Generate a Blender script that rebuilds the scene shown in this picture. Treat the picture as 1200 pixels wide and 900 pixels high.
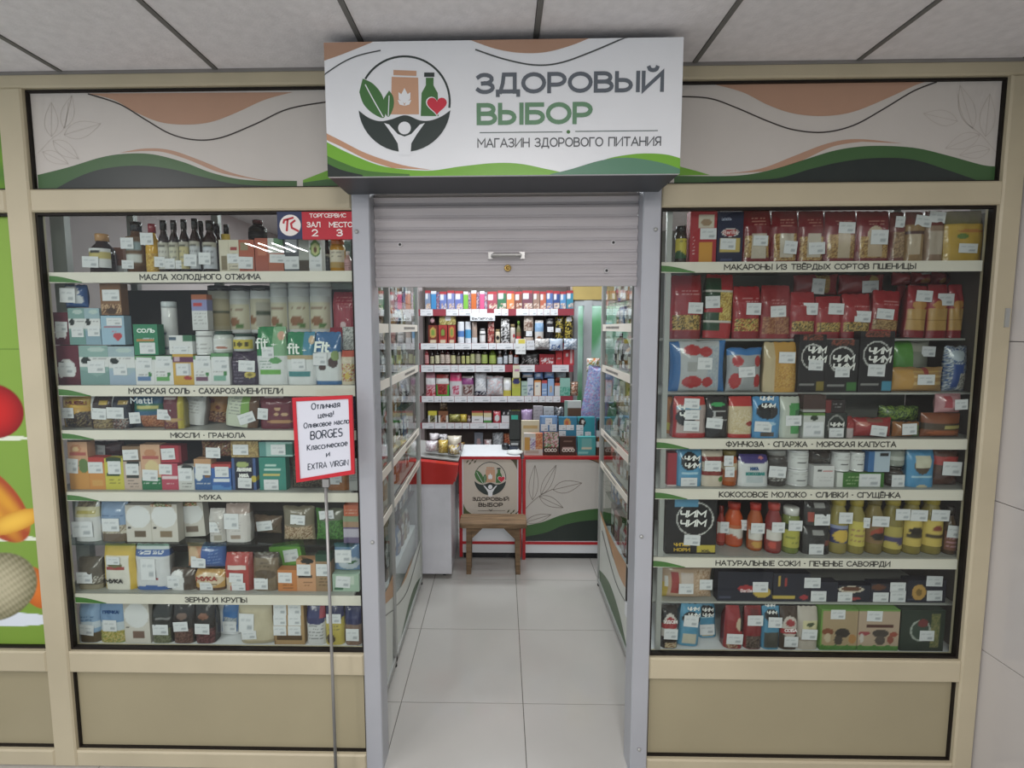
import bpy, math, random, re
import numpy as np
from mathutils import Matrix, Vector
from mathutils.geometry import tessellate_polygon

for o in list(bpy.data.objects):
    bpy.data.objects.remove(o)
SC = bpy.context.scene
COL = SC.collection
random.seed(7)

# ------------------------------------------------------------------ camera
K = 1/1.08946458
F, YAW, PIT, ROL, H, CX, CY = 581.11, -2.07256867e-02, -8.92929779e-02, math.radians(-0.16910797), 2.00176517*K, 575.92, 436.42
DIST = 2.1*K
def _basis():
    cy, sy = math.cos(YAW), math.sin(YAW); cp, sp = math.cos(PIT), math.sin(PIT); cr, sr = math.cos(ROL), math.sin(ROL)
    rx = np.array([cy, -sy, 0]); y1 = np.array([sy, cy, 0]); z = np.array([0, 0, 1.])
    fwd = cp*y1+sp*z; u = -sp*y1+cp*z
    return cr*rx+sr*u, -sr*rx+cr*u, fwd
CR, CU, CW = _basis()
CC = np.array([0, -DIST, H])
cam = bpy.data.cameras.new('camera')
cam.sensor_width = 36.0
cam.lens = F/1200*36
cam.shift_x = (600-CX)/1200
cam.shift_y = (CY-450)/1200
cam.clip_start = 0.02
cam_o = bpy.data.objects.new('camera', cam)
COL.objects.link(cam_o)
cam_o.matrix_world = Matrix(((CR[0], CU[0], -CW[0], CC[0]), (CR[1], CU[1], -CW[1], CC[1]), (CR[2], CU[2], -CW[2], CC[2]), (0, 0, 0, 1)))
SC.camera = cam_o

# ------------------------------------------------------------------ world, lamps, exposure
w = bpy.data.worlds.new('hall_ambient_fill'); SC.world = w; w.use_nodes = True  # even ambient fill, added to brighten the shop front and ceiling
w.node_tree.nodes['Background'].inputs[0].default_value = (0.85, 0.92, 1.0, 1)
w.node_tree.nodes['Background'].inputs[1].default_value = 0.75
SC.view_settings.view_transform = 'Standard'
SC.view_settings.look = 'None'
SC.view_settings.gamma = 1
SC.view_settings.use_curve_mapping = False
SC.view_settings.exposure = 0.0
def area(name, loc, sx, sy, power, col, rot=(0, 0, 0)):
    l = bpy.data.lights.new(name, 'AREA'); l.shape = 'RECTANGLE'; l.size = sx; l.size_y = sy; l.energy = power; l.color = col
    o = bpy.data.objects.new(name, l); o.location = loc; o.rotation_euler = rot; COL.objects.link(o)
    return o
HALL = (1.0, 0.955, 0.94)
SHOP = (0.93, 0.97, 1.0)
for fx, fy, pw in ((-2.6, -3.9, 16), (5.5, -4.4, 16), (0.25, -3.4, 17), (-2.2, -1.45, 5.0), (2.2, -1.5, 6.0), (.1, -2.2, 8.0)):
    for k in range(4):
        area('hall_tube_lamp', (fx-.225+.15*k, fy, 2.775), .03, .62, pw, HALL)
for fx, fy, pw in ((0.05, 1.0, 15), (0.0, 2.3, 28), (-1.35, 1.9, 10), (1.4, 1.7, 10)):
    area('shop_ceiling_lamp', (fx, fy, 2.775), .9, .3, pw, SHOP)

# ------------------------------------------------------------------ pixel helpers: a photograph pixel to the point it shows on a given plane
def ray(px, py): return CR*(px-CX)/F+CU*(CY-py)/F+CW
def at(px, py, Y): d = ray(px, py); t = (Y-CC[1])/d[1]; return CC+t*d
def atx(px, py, X): d = ray(px, py); t = (X-CC[0])/d[0]; return CC+t*d
def atz(px, py, Z): d = ray(px, py); t = (Z-CC[2])/d[2]; return CC+t*d

# ------------------------------------------------------------------ colour and materials
def hx(s):
    if not isinstance(s, str): return s
    s = s.lstrip('#')
    if len(s) == 3: s = ''.join(c*2 for c in s)
    v = [int(s[i:i+2], 16)/255 for i in (0, 2, 4)]
    return tuple(c/12.92 if c <= .04045 else ((c+.055)/1.055)**2.4 for c in v)
MATS = {}
def mat(name, col=None, rough=.5, spec=.5, bump=0, bscale=40, var=.06, vscale=6, metal=0, stretch=None, coat=0, col2=None):
    """principled material; col None reads the printed colours stored on the mesh"""
    if name in MATS: return MATS[name]
    m = bpy.data.materials.new(name); m.use_nodes = True; nt = m.node_tree; b = nt.nodes['Principled BSDF']
    N, L = nt.nodes.new, nt.links.new
    tc = N('ShaderNodeTexCoord'); mp = N('ShaderNodeMapping'); L(tc.outputs['Object'], mp.inputs[0])
    if stretch: mp.inputs['Scale'].default_value = stretch
    if col is None:
        at_ = N('ShaderNodeAttribute'); at_.attribute_name = 'Col'; src = at_.outputs['Color']
    else:
        rgb = N('ShaderNodeRGB'); rgb.outputs[0].default_value = (*hx(col), 1); src = rgb.outputs[0]
    nz = N('ShaderNodeTexNoise'); nz.inputs['Scale'].default_value = vscale; nz.inputs['Detail'].default_value = 5
    L(mp.outputs[0], nz.inputs['Vector'])
    mr = N('ShaderNodeMapRange'); mr.inputs[1].default_value = .3; mr.inputs[2].default_value = .7
    L(nz.outputs[0], mr.inputs[0])
    mx = N('ShaderNodeMix'); mx.data_type = 'RGBA'; mx.blend_type = 'MIX' if col2 else 'MULTIPLY'
    if col2:
        L(mr.outputs[0], mx.inputs[0]); L(src, mx.inputs[6]); mx.inputs[7].default_value = (*hx(col2), 1)
    else:
        mr.inputs[3].default_value = 0; mr.inputs[4].default_value = 1
        L(mr.outputs[0], mx.inputs[0]); L(src, mx.inputs[6]); mx.inputs[7].default_value = (1-var*2, 1-var*2, 1-var*2, 1)
    L(mx.outputs[2], b.inputs['Base Color'])
    b.inputs['Roughness'].default_value = rough; b.inputs['Specular IOR Level'].default_value = spec; b.inputs['Metallic'].default_value = metal
    b.inputs['Coat Weight'].default_value = coat
    if bump:
        n2 = N('ShaderNodeTexNoise'); n2.inputs['Scale'].default_value = bscale; n2.inputs['Detail'].default_value = 3
        L(mp.outputs[0], n2.inputs['Vector'])
        bp = N('ShaderNodeBump'); bp.inputs['Strength'].default_value = bump; bp.inputs['Distance'].default_value = .004
        L(n2.outputs[0], bp.inputs['Height']); L(bp.outputs[0], b.inputs['Normal'])
    MATS[name] = m
    return m
def glass_mat(name, tint='#f4fbf7', refl=1.0, rough=0.0):
    m = bpy.data.materials.new(name); m.use_nodes = True; nt = m.node_tree; nt.nodes.clear()
    N, L = nt.nodes.new, nt.links.new
    t = N('ShaderNodeBsdfTransparent'); g = N('ShaderNodeBsdfGlossy'); f = N('ShaderNodeFresnel'); x = N('ShaderNodeMixShader'); o = N('ShaderNodeOutputMaterial')
    nz = N('ShaderNodeTexNoise'); nz.inputs['Scale'].default_value = 1.5
    mr = N('ShaderNodeMapRange'); mr.inputs[3].default_value = 1.42; mr.inputs[4].default_value = 1.5; L(nz.outputs[0], mr.inputs[0]); L(mr.outputs[0], f.inputs[0])
    t.inputs[0].default_value = (*hx(tint), 1); g.inputs['Roughness'].default_value = rough; g.inputs[0].default_value = (refl, refl, refl, 1)
    geo = N('ShaderNodeNewGeometry'); inv = N('ShaderNodeMath'); inv.operation = 'SUBTRACT'; inv.inputs[0].default_value = 1; L(geo.outputs['Backfacing'], inv.inputs[1])
    mu = N('ShaderNodeMath'); mu.operation = 'MULTIPLY'; L(f.outputs[0], mu.inputs[0]); L(inv.outputs[0], mu.inputs[1])   # one reflection per pane, none inside the sheet
    L(mu.outputs[0], x.inputs[0]); L(t.outputs[0], x.inputs[1]); L(g.outputs[0], x.inputs[2]); L(x.outputs[0], o.inputs[0])
    MATS[name] = m
    return m
PAPER = mat('printed_card', None, .5, .35, var=.03)
FILM = mat('printed_film', None, .2, .6, bump=.9, bscale=24, var=.05, vscale=20)
GLOSSY = mat('glossy_bottle', None, .1, .6, var=.02)
PRINT = mat('flat_print', None, .45, .35, var=.01)
SATIN = mat('sign_film', None, .38, .4, var=.02)
CREAM = mat('cream_frame', '#bfb59a', .42, .45, bump=.06, bscale=14, var=.06, vscale=3, stretch=(1, 1, 1))
KICK = mat('beige_laminate', '#a2997d', .4, .4, bump=.05, bscale=60, var=.04, vscale=2)
GASK = mat('black_gasket', '#1c1713', .6, .3)
ALU = mat('grey_aluminium', '#adb0b6', .35, .5, var=.03, vscale=4, metal=.15)
ALU2 = mat('light_aluminium', '#a9aba8', .38, .5, var=.04, metal=.25)
SLAT = mat('shutter_slat', '#b6b2b4', .38, .5, var=.04, vscale=3, stretch=(1, 8, 8))
CEIL = mat('ceiling_board', '#e6e3e4', .9, .1, bump=.35, bscale=120, var=.06, vscale=25)
BARM = mat('ceiling_bar', '#6f6e6b', .5, .4)
TILE = mat('porcelain_tile', '#aeaca7', .16, .5, var=.025, vscale=3, coat=.2)
GROUT = mat('dark_grout', '#57544e', .8, .2, var=.1)
WTILE = mat('wall_tile', '#c9c5c2', .1, .6, var=.03, vscale=2)
STRIPM = mat('white_strip', '#dfd9cd', .4, .4, var=.02)
SHELFM = mat('white_shelf', '#a3a5a0', .35, .4, var=.03)
WALLP = mat('pale_wall', '#cfc4c4', .8, .2, var=.04, vscale=2)
BACKM = mat('grey_back_panel', '#4a4643', .5, .3, var=.08, vscale=3)
BACKR = mat('pale_back_panel', '#9a9e98', .5, .3, var=.06, vscale=3)
RED = mat('red_edge', '#b8232a', .35, .5, var=.03)
WHITE = mat('white_laminate', '#dfe3e6', .3, .4, var=.02)
DARK = mat('dark_plastic', '#1d1f22', .4, .4, var=.05)
STEEL = mat('grey_steel_pole', '#9a9a98', .3, .5, metal=.4, var=.05)
WOOD = mat('worn_wood', '#8d7458', .6, .3, bump=.5, bscale=18, stretch=(2, 14, 14), vscale=3, col2='#5c4a38')
GLASS = glass_mat('clear_glass', '#f6f9f7')
GSHELF = glass_mat('glass_shelf', '#cfe0d8')
ICEGL = glass_mat('freezer_glass', '#aab4b4')

# ------------------------------------------------------------------ mesh building
class MB:
    def __init__(s): s.v = []; s.f = []; s.c = []; s.n = 0
    def add(s, verts, faces, col='#fff'):
        verts = [tuple(map(float, p)) for p in verts]
        s.v += verts; s.f += [tuple(i+s.n for i in f) for f in faces]
        if isinstance(col, (list, np.ndarray)) and len(col) == len(verts) and not isinstance(col, str): s.c += [tuple(c) for c in col]
        else: s.c += [hx(col)]*len(verts)
        s.n += len(verts); return s
    def box(s, x0, x1, y0, y1, z0, z1, col='#fff'):
        P = [(x0, y0, z0), (x1, y0, z0), (x1, y1, z0), (x0, y1, z0), (x0, y0, z1), (x1, y0, z1), (x1, y1, z1), (x0, y1, z1)]
        v = []; f = []
        for q in ((0, 1, 5, 4), (1, 2, 6, 5), (2, 3, 7, 6), (3, 0, 4, 7), (4, 5, 6, 7), (3, 2, 1, 0)):
            f.append(tuple(range(len(v), len(v)+4))); v += [P[i] for i in q]
        return s.add(v, f, col)
    def bbox(s, x0, x1, y0, y1, z0, z1, b=.004, col='#fff'):
        """box with chamfered edges along every side of the front face (facing -y) and plain back"""
        P = [(x0, y1, z0), (x1, y1, z0), (x1, y1, z1), (x0, y1, z1), (x0, y0+b, z0), (x1, y0+b, z0), (x1, y0+b, z1), (x0, y0+b, z1),
             (x0+b, y0, z0+b), (x1-b, y0, z0+b), (x1-b, y0, z1-b), (x0+b, y0, z1-b)]
        q = [(3, 2, 1, 0), (0, 1, 5, 4), (1, 2, 6, 5), (2, 3, 7, 6), (3, 0, 4, 7), (4, 5, 9, 8), (5, 6, 10, 9), (6, 7, 11, 10), (7, 4, 8, 11), (8, 9, 10, 11)]
        v = []; f = []
        for k in q: f.append(tuple(range(len(v), len(v)+4))); v += [P[i] for i in k]
        return s.add(v, f, col)
    def poly(s, pts, col='#fff'):
        tri = tessellate_polygon([[Vector(p) for p in pts]])
        return s.add(pts, [tuple(t) for t in tri], col)
    def tube(s, p0, p1, r, n=10, col='#fff', r1=None):
        p0, p1 = Vector(p0), Vector(p1); d = (p1-p0).normalized(); a = d.orthogonal().normalized(); b = d.cross(a); r1 = r if r1 is None else r1
        v = []
        for p, q in ((p0, r), (p1, r1)):
            for k in range(n):
                t = 2*math.pi*k/n; v.append(p+a*math.cos(t)*q+b*math.sin(t)*q)
        f = [(k, (k+1) % n, n+(k+1) % n, n+k) for k in range(n)]+[tuple(range(n))[::-1], tuple(range(n, 2*n))]
        return s.add(v, f, col)
    def lathe(s, prof, n=14, cols=None, c=(0, 0, 0)):
        v = []; cc = []
        for i, (r, z) in enumerate(prof):
            for k in range(n):
                t = 2*math.pi*k/n; v.append((c[0]+r*math.cos(t), c[1]+r*math.sin(t), c[2]+z)); cc.append(hx(cols[i] if isinstance(cols, list) else (cols or '#fff')))
        f = [(i*n+k, i*n+(k+1) % n, (i+1)*n+(k+1) % n, (i+1)*n+k) for i in range(len(prof)-1) for k in range(n)]
        f += [tuple(range(n))[::-1], tuple(range((len(prof)-1)*n, len(prof)*n))]
        return s.add(v, f, cc)
    def mesh(s, name, m, smooth=False):
        me = bpy.data.meshes.new(name); me.from_pydata(s.v, [], s.f)
        a = me.color_attributes.new('Col', 'FLOAT_COLOR', 'POINT')
        arr = np.ones((len(s.v), 4), np.float32); arr[:, :3] = np.array(s.c, np.float32).reshape(-1, 3); a.data.foreach_set('color', arr.ravel())
        if smooth: me.polygons.foreach_set('use_smooth', [True]*len(me.polygons))
        me.materials.append(m); me.update(); return me
def link(name, me, parent=None, loc=None, rot=None, scale=None):
    o = bpy.data.objects.new(name, me); COL.objects.link(o)
    if parent is not None: o.parent = parent
    if loc is not None: o.location = loc
    if rot is not None: o.rotation_euler = rot
    if scale is not None: o.scale = scale
    return o
def obj(name, mb, m, parent=None, smooth=False, **kw): return link(name, mb.mesh(name, m, smooth), parent, **kw)
def tag(o, label=None, cat=None, group=None, kind=None):
    for k, v in (('label', label), ('category', cat), ('group', group), ('kind', kind)):
        if v: o[k] = v
    return o
def box(name, m, x0, x1, y0, y1, z0, z1, parent=None, b=0):
    mb = MB(); (mb.bbox(x0, x1, y0, y1, z0, z1, b) if b else mb.box(x0, x1, y0, y1, z0, z1)); return obj(name, mb, m, parent)

# ------------------------------------------------------------------ stroke lettering (each glyph: width, list of polylines, height 1)
def arc(cx, cy, rx, ry, a0, a1, n=10): return [(cx+rx*math.cos(math.radians(a0+(a1-a0)*i/n)), cy+ry*math.sin(math.radians(a0+(a1-a0)*i/n))) for i in range(n+1)]
def bowl(x0, y0, x1, y1): r = (y1-y0)/2; rx = min(r, x1-x0); return [(x0, y1)]+arc(x1-rx, (y0+y1)/2, rx, r, 90, -90, 8)+[(x0, y0)]
O_ = arc(.42, .5, .42, .5, 0, 360, 20)
G = {
 ' ': (.35, []), 'А': (.8, [[(0, 0), (.4, 1), (.8, 0)], [(.15, .32), (.65, .32)]]), 'Б': (.62, [[(.58, 1), (0, 1), (0, 0)], bowl(0, 0, .62, .58)]),
 'В': (.64, [[(0, 0), (0, 1)], bowl(0, .52, .58, 1), bowl(0, 0, .64, .52)]), 'Г': (.52, [[(0, 0), (0, 1), (.52, 1)]]),
 'Д': (.82, [[(0, -.18), (0, .02), (.82, .02), (.82, -.18)], [(.1, 0), (.2, .5), (.24, 1), (.68, 1), (.68, 0)]]),
 'Е': (.55, [[(.55, 1), (0, 1), (0, 0), (.55, 0)], [(0, .52), (.48, .52)]]), 'Ё': (.55, [[(.55, 1), (0, 1), (0, 0), (.55, 0)], [(0, .52), (.48, .52)], [(.12, 1.2), (.17, 1.2)], [(.37, 1.2), (.42, 1.2)]]),
 'Ж': (1.05, [[(.525, 0), (.525, 1)], [(0, 1), (.4, .5), (0, 0)], [(1.05, 1), (.65, .5), (1.05, 0)], [(.4, .5), (.65, .5)]]),
 'З': (.6, [arc(.27, .75, .29, .25, 150, -90, 9)+[(.2, .5)], [(.2, .5)]+arc(.28, .26, .32, .26, 90, -150, 10)]),
 'И': (.74, [[(0, 1), (0, 0), (.74, 1), (.74, 0)]]), 'Й': (.74, [[(0, 1), (0, 0), (.74, 1), (.74, 0)], arc(.37, 1.28, .16, .14, 180, 360, 6)]),
 'К': (.66, [[(0, 0), (0, 1)], [(.62, 1), (.05, .5), (.66, 0)]]), 'Л': (.76, [[(-.02, .02), (.08, .05), (.15, .25), (.26, 1), (.76, 1), (.76, 0)]]),
 'М': (.86, [[(0, 0), (0, 1), (.43, .35), (.86, 1), (.86, 0)]]), 'Н': (.72, [[(0, 0), (0, 1)], [(.72, 0), (.72, 1)], [(0, .5), (.72, .5)]]),
 'О': (.84, [O_]), 'П': (.7, [[(0, 0), (0, 1), (.7, 1), (.7, 0)]]), 'Р': (.62, [[(0, 0), (0, 1)], bowl(0, .38, .62, 1)]),
 'С': (.72, [arc(.44, .5, .44, .5, 48, 312, 14)]), 'Т': (.7, [[(0, 1), (.7, 1)], [(.35, 1), (.35, 0)]]),
 'У': (.72, [[(0, 1), (.37, .3)], [(.72, 1), (.3, .1), (.18, 0), (.06, .02)]]), 'Ф': (.92, [[(.46, -.06), (.46, 1.06)], arc(.46, .5, .46, .36, 0, 360, 16)]),
 'Х': (.7, [[(0, 0), (.7, 1)], [(0, 1), (.7, 0)]]), 'Ц': (.8, [[(0, 1), (0, 0), (.8, 0), (.8, -.18)], [(.68, 1), (.68, 0)]]),
 'Ч': (.62, [[(0, 1), (0, .6), (.08, .42), (.62, .42)], [(.62, 1), (.62, 0)]]), 'Ш': (1.0, [[(0, 1), (0, 0), (1, 0), (1, 1)], [(.5, 0), (.5, 1)]]),
 'Щ': (1.1, [[(0, 1), (0, 0), (1.1, 0), (1.1, -.18)], [(.5, 0), (.5, 1)], [(1, 0), (1, 1)]]), 'Ъ': (.75, [[(0, 1), (.2, 1), (.2, 0)], bowl(.2, 0, .75, .56)]),
 'Ы': (.86, [[(0, 0), (0, 1)], bowl(0, 0, .56, .6), [(.84, 0), (.84, 1)]]), 'Ь': (.6, [[(0, 0), (0, 1)], bowl(0, 0, .6, .6)]),
 'Э': (.7, [arc(.28, .5, .42, .5, 135, -135, 14), [(.2, .5), (.68, .5)]]), 'Ю': (1.05, [[(0, 0), (0, 1)], [(0, .5), (.25, .5)], arc(.65, .5, .4, .5, 0, 360, 18)]),
 'Я': (.62, [[(.62, 0), (.62, 1)], [(.62-x, y) for x, y in bowl(0, .4, .6, 1)], [(.34, .4), (.02, 0)]]),
 'а': (.52, [arc(.26, .48, .22, .2, 160, 20, 6)+[(.48, .44), (.48, 0)], arc(.24, .2, .22, .19, 60, 330, 10)]),
 'е': (.56, [[(.03, .34), (.53, .34)]+arc(.28, .34, .26, .32, 0, 320, 14)]), 'я': (.5, [[(.5, 0), (.5, .68)], [(.5-x, y) for x, y in bowl(0, .3, .46, .68)], [(.25, .3), (.02, 0)]]),
 'B': (.64, [[(0, 0), (0, 1)], bowl(0, .52, .58, 1), bowl(0, 0, .64, .52)]), 'R': (.64, [[(0, 0), (0, 1)], bowl(0, .42, .6, 1), [(.32, .42), (.64, 0)]]),
 'G': (.78, [arc(.44, .5, .44, .5, 45, 320, 14)+[(.78, .2), (.78, .48), (.48, .48)]]), 'S': (.6, [arc(.3, .75, .28, .25, 30, 270, 8)+arc(.3, .26, .3, .26, 90, -150, 8)]),
 'V': (.76, [[(0, 1), (.38, 0), (.76, 1)]]), 'I': (.08, [[(.04, 0), (.04, 1)]]), 'N': (.72, [[(0, 0), (0, 1), (.72, 0), (.72, 1)]]), 'U': (.7, [[(0, 1), (0, .35)]+arc(.35, .35, .35, .35, 180, 360, 8)+[(.7, 1)]]),
 'L': (.5, [[(0, 1), (0, 0), (.5, 0)]]), '2': (.58, [arc(.29, .7, .28, .3, 165, -30, 9)+[(.02, 0), (.6, 0)]]), '!': (.1, [[(.05, 1), (.05, .3)], [(.05, .05), (.05, 0)]]), '+': (.5, [[(0, .4), (.5, .4)], [(.25, .15), (.25, .65)]]),
 '•': (.2, [[(.04, .5), (.16, .5)]]), 'f': (.36, [[(.36, 1), (.24, 1), (.14, .9), (.14, 0)], [(0, .62), (.34, .62)]]), 'i': (.1, [[(.05, 0), (.05, .66)], [(.05, .9), (.05, .96)]]),
 't': (.34, [[(.12, .9), (.12, .12), (.2, 0), (.34, 0)], [(0, .64), (.34, .64)]]), 'l': (.1, [[(.05, 0), (.05, 1)]]), 'r': (.3, [[(0, 0), (0, .66)], [(0, .45), (.12, .62), (.3, .66)]]),
}
for a_, b_ in (('A', 'А'), ('E', 'Е'), ('T', 'Т'), ('O', 'О'), ('X', 'Х'), ('M', 'М'), ('3', 'З'), ('F', 'Е'), ('C', 'С'), ('H', 'Н'), ('a', 'а'), ('e', 'е')): G[a_] = G[b_]
G['F'] = (.52, [[(.52, 1), (0, 1), (0, 0)], [(0, .5), (.45, .5)]])
for ch in 'тличнковмсцбдзыйгпу':
    wd, st = G[ch.upper()]; G[ch] = (wd*.68, [[(x*.7, y*.66) for x, y in p] for p in st])
G['о'] = (.58, [[(x*.7, y*.66) for x, y in O_]]); G['o'] = G['о']
def seg_ribbon(mb, pts, t, y, col, M):
    pts = [p for i, p in enumerate(pts) if i == 0 or math.dist(p, pts[i-1]) > 1e-6]
    if len(pts) < 2: return
    closed = math.dist(pts[0], pts[-1]) < 1e-6
    L_ = []; R_ = []
    n = len(pts)
    for i, p in enumerate(pts):
        if closed: a = pts[i-1] if i else pts[-2]; b = pts[i+1] if i < n-1 else pts[1]
        else: a = pts[max(i-1, 0)]; b = pts[min(i+1, n-1)]
        d0 = (p[0]-a[0], p[1]-a[1]); d1 = (b[0]-p[0], b[1]-p[1])
        if math.hypot(*d0) < 1e-9: d0 = d1
        if math.hypot(*d1) < 1e-9: d1 = d0
        l0 = math.hypot(*d0); l1 = math.hypot(*d1); d0 = (d0[0]/l0, d0[1]/l0); d1 = (d1[0]/l1, d1[1]/l1)
        nx, ny = -(d0[1]+d1[1]), d0[0]+d1[0]; l = math.hypot(nx, ny)
        if l < .2: nx, ny, l = -d0[1], d0[0], 1
        nx /= l; ny /= l; k = min(1/max(.3, nx*-d0[1]+ny*d0[0]), 2.2)*t/2
        L_.append((p[0]+nx*k, p[1]+ny*k)); R_.append((p[0]-nx*k, p[1]-ny*k))
    v = [M(*q) for q in L_+R_]
    mb.add(v, [(i, n+i, n+i+1, i+1) for i in range(n-1)], col)
def text_mb(s, x0, x1, z0, z1, t=.13, col='#222', mb=None, plane=None, gap=.2, slant=0):
    """flat stroke lettering filling x0..x1, capitals z0..z1, on the plane given by plane(x, z)"""
    mb = mb or MB(); h = z1-z0
    tot = 0; lay = []
    for ch in s:
        wd, st = G.get(ch, G['О']); lay.append((tot, st)); tot += wd+gap
    tot -= gap
    sx = (x1-x0)/tot
    q = 0
    for ox, st in lay:
        for p in st:
            q += 1; n0 = len(mb.v); p = [(a, t/2+b*(1-t)) for a, b in p]; asp = sx/h; ex = lambda e, f: (e[0]+(e[0]-f[0])/dd*t/2/asp, e[1]+(e[1]-f[1])/dd*t/2)
            if math.dist(p[0], p[-1]) > 1e-6:
                dd = math.dist(p[0], p[1]); e0 = ex(p[0], p[1]); dd = math.dist(p[-1], p[-2]); e1 = ex(p[-1], p[-2]); p = [e0]+list(p[1:-1])+[e1]
            seg_ribbon(mb, [((ox+a)*sx+slant*b*h, b*h) for a, b in p], t*h, 0, col, lambda a, b: plane(x0+a, z0+b))
            for i in range(n0, len(mb.v)): mb.v[i] = (mb.v[i][0], mb.v[i][1]-.00012*(q % 3), mb.v[i][2])
    return mb
def ptext(name, s, pl, pr_, pt, pb, Y, col, t=.13, parent=None, m=None, slant=0, origin=(0, 0, 0)):
    """lettering whose outline box is given in photograph pixels on the upright plane y = Y"""
    a = at(pl, (pt+pb)/2, Y); b = at(pr_, (pt+pb)/2, Y); zt = at((pl+pr_)/2, pt, Y)[2]; zb = at((pl+pr_)/2, pb, Y)[2]
    ox, oy, oz = origin
    mb = text_mb(s, a[0], b[0], zb, zt, t, col, None, lambda x, z: (x-ox, Y-oy, z-oz), slant=slant)
    return obj(name, mb, m or PRINT, parent)
def ppoly(mb, pts, Y, col): mb.poly([tuple(at(x, y, Y)) for x, y in smooth(pts)], col)
def smooth(pts, it=1): return pts
def curve(pts, n=6):
    """Catmull-Rom through the points"""
    out = []; P = [pts[0]]+list(pts)+[pts[-1]]
    for i in range(1, len(P)-2):
        for k in range(n):
            t = k/n; q = []
            for d in (0, 1):
                a, b, c, e = P[i-1][d], P[i][d], P[i+1][d], P[i+2][d]
                q.append(.5*((2*b)+(-a+c)*t+(2*a-5*b+4*c-e)*t*t+(-a+3*b-3*c+e)*t**3))
            out.append(tuple(q))
    return out+[tuple(pts[-1])]
def pline(mb, pts, t, Y, col, pl=None):
    pl = pl or (lambda x, y: tuple(at(x, y, Y)))
    seg_ribbon(mb, pts, t, 0, col, pl)
def circ(cx, cy, r, n=24, ry=None, a0=0, a1=360): return [(cx+r*math.cos(math.radians(a0+(a1-a0)*i/n)), cy+(ry or r)*math.sin(math.radians(a0+(a1-a0)*i/n))) for i in range(n+(a1-a0 != 360))]
# ================================================================== THE SETTING
XA, XB, XC, XD, XE, XF = -1.792, -.565, -.494, .525, .595, 1.828
XL, XR = -1.887, 1.903
ZA, ZB, ZC, ZDD, ZE, ZF = 2.729, 2.367, 2.283, .511, .42, .071
ZCEIL = 2.79
BACKY = 3.2
# floor: dark grout bed with single tiles
fl = box('floor', GROUT, -3.4, 7.5, -6.5, 3.9, -.06, -.004); fl['kind'] = 'structure'
tmb = MB()
tmb.box(-.2983, .2983, -.2983, .2983, -.008, 0)
tile_me = tmb.mesh('floor_tile', TILE)
for i in range(-4, 4):
    for j in range(-3, 6):
        link('floor_tile', tile_me, fl, (.103+.3+.6*i, .355+.3+.6*j, 0))
hf = box('hall_paving', TILE, -3.4, 7.5, -6.5, -1.46, -.03, 0, fl); hf['kind'] = 'structure'
# suspended ceiling: bars and boards
ce = box('ceiling', mat('ceiling_void', '#3a3936', .9, .1), -3.4, 7.5, -6.5, 3.9, ZCEIL+.02, ZCEIL+.08); ce['kind'] = 'structure'
bars = [-1.633+.5825*k for k in range(-2, 8)]
cb = MB().box(-.008, .008, -1.2, .0, 0, .02)
cb_me = cb.mesh('ceiling_bar', BARM)
for x in bars: link('ceiling_bar', cb_me, ce, (x, -.012, ZCEIL-.004))
ctb = MB()
hw = .2815
ctb.box(-hw, hw, -.298, .298, 0, .02)
ct_me = ctb.mesh('ceiling_tile', CEIL)
for x in bars[:-1]:
    for j in range(2):
        link('ceiling_tile', ct_me, ce, (x+.29125, -.32-.6*j, ZCEIL))
for j in range(2): box('ceiling_bar', BARM, bars[0], bars[-1], -.032-.6*(j+1)+.004, -.008-.6*(j+1)-.0, ZCEIL-.004, ZCEIL+.016, ce)
hb = box('hall_ceiling_board', CEIL, -3.4, 7.5, -6.5, -1.23, ZCEIL, ZCEIL+.015, ce); hb['kind'] = 'structure'
sb = box('shop_ceiling_board', CEIL, -2.3, 2.4, .03, BACKY, ZCEIL, ZCEIL+.015, ce); sb['kind'] = 'structure'
box('edge_angle', mat('ceiling_angle', '#85827e', .5, .3), -2.4, 1.903, -.034, -.008, ZCEIL-.012, ZCEIL+.01, ce)
# walls
wr = box('wall_right', mat('wall_bed', '#8f8b88', .7, .2), 1.925, 2.02, -3.2, .2, 0, ZCEIL); wr['kind'] = 'structure'
for k, (z0, z1) in enumerate(((0, .557), (.56, 1.165), (1.168, 1.78), (1.783, 2.386), (2.389, ZCEIL))):
    for j in range(5):
        y1 = .06-.33*j if j else .06
        y0 = -.27-.33*j
        box('wall_tile', WTILE, 1.908, 1.925, y0+.001, y1-.001, z0, z1, wr)
wb = MB().box(-2.3, .74, BACKY, BACKY+.1, 0, ZCEIL).box(1.35, 2.4, BACKY, BACKY+.1, 0, ZCEIL).box(.74, 1.35, BACKY, BACKY+.1, 0, .7).box(.74, 1.35, BACKY, BACKY+.1, 2.12, ZCEIL)
wb = obj('wall_back', wb, WALLP); wb['kind'] = 'structure'
wl = box('wall_left', WALLP, -2.4, -2.3, .06, BACKY+.1, 0, ZCEIL); wl['kind'] = 'structure'
w2 = box('wall_side', WALLP, 2.4, 2.5, .2, BACKY+.1, 0, ZCEIL); w2['kind'] = 'structure'
lt = box('trim_1', mat('yellow_lintel', '#d8c07a', .6, .3), .72, 1.4, BACKY-.04, BACKY-.002, 2.12, 2.5); lt['kind'] = 'structure'
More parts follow.
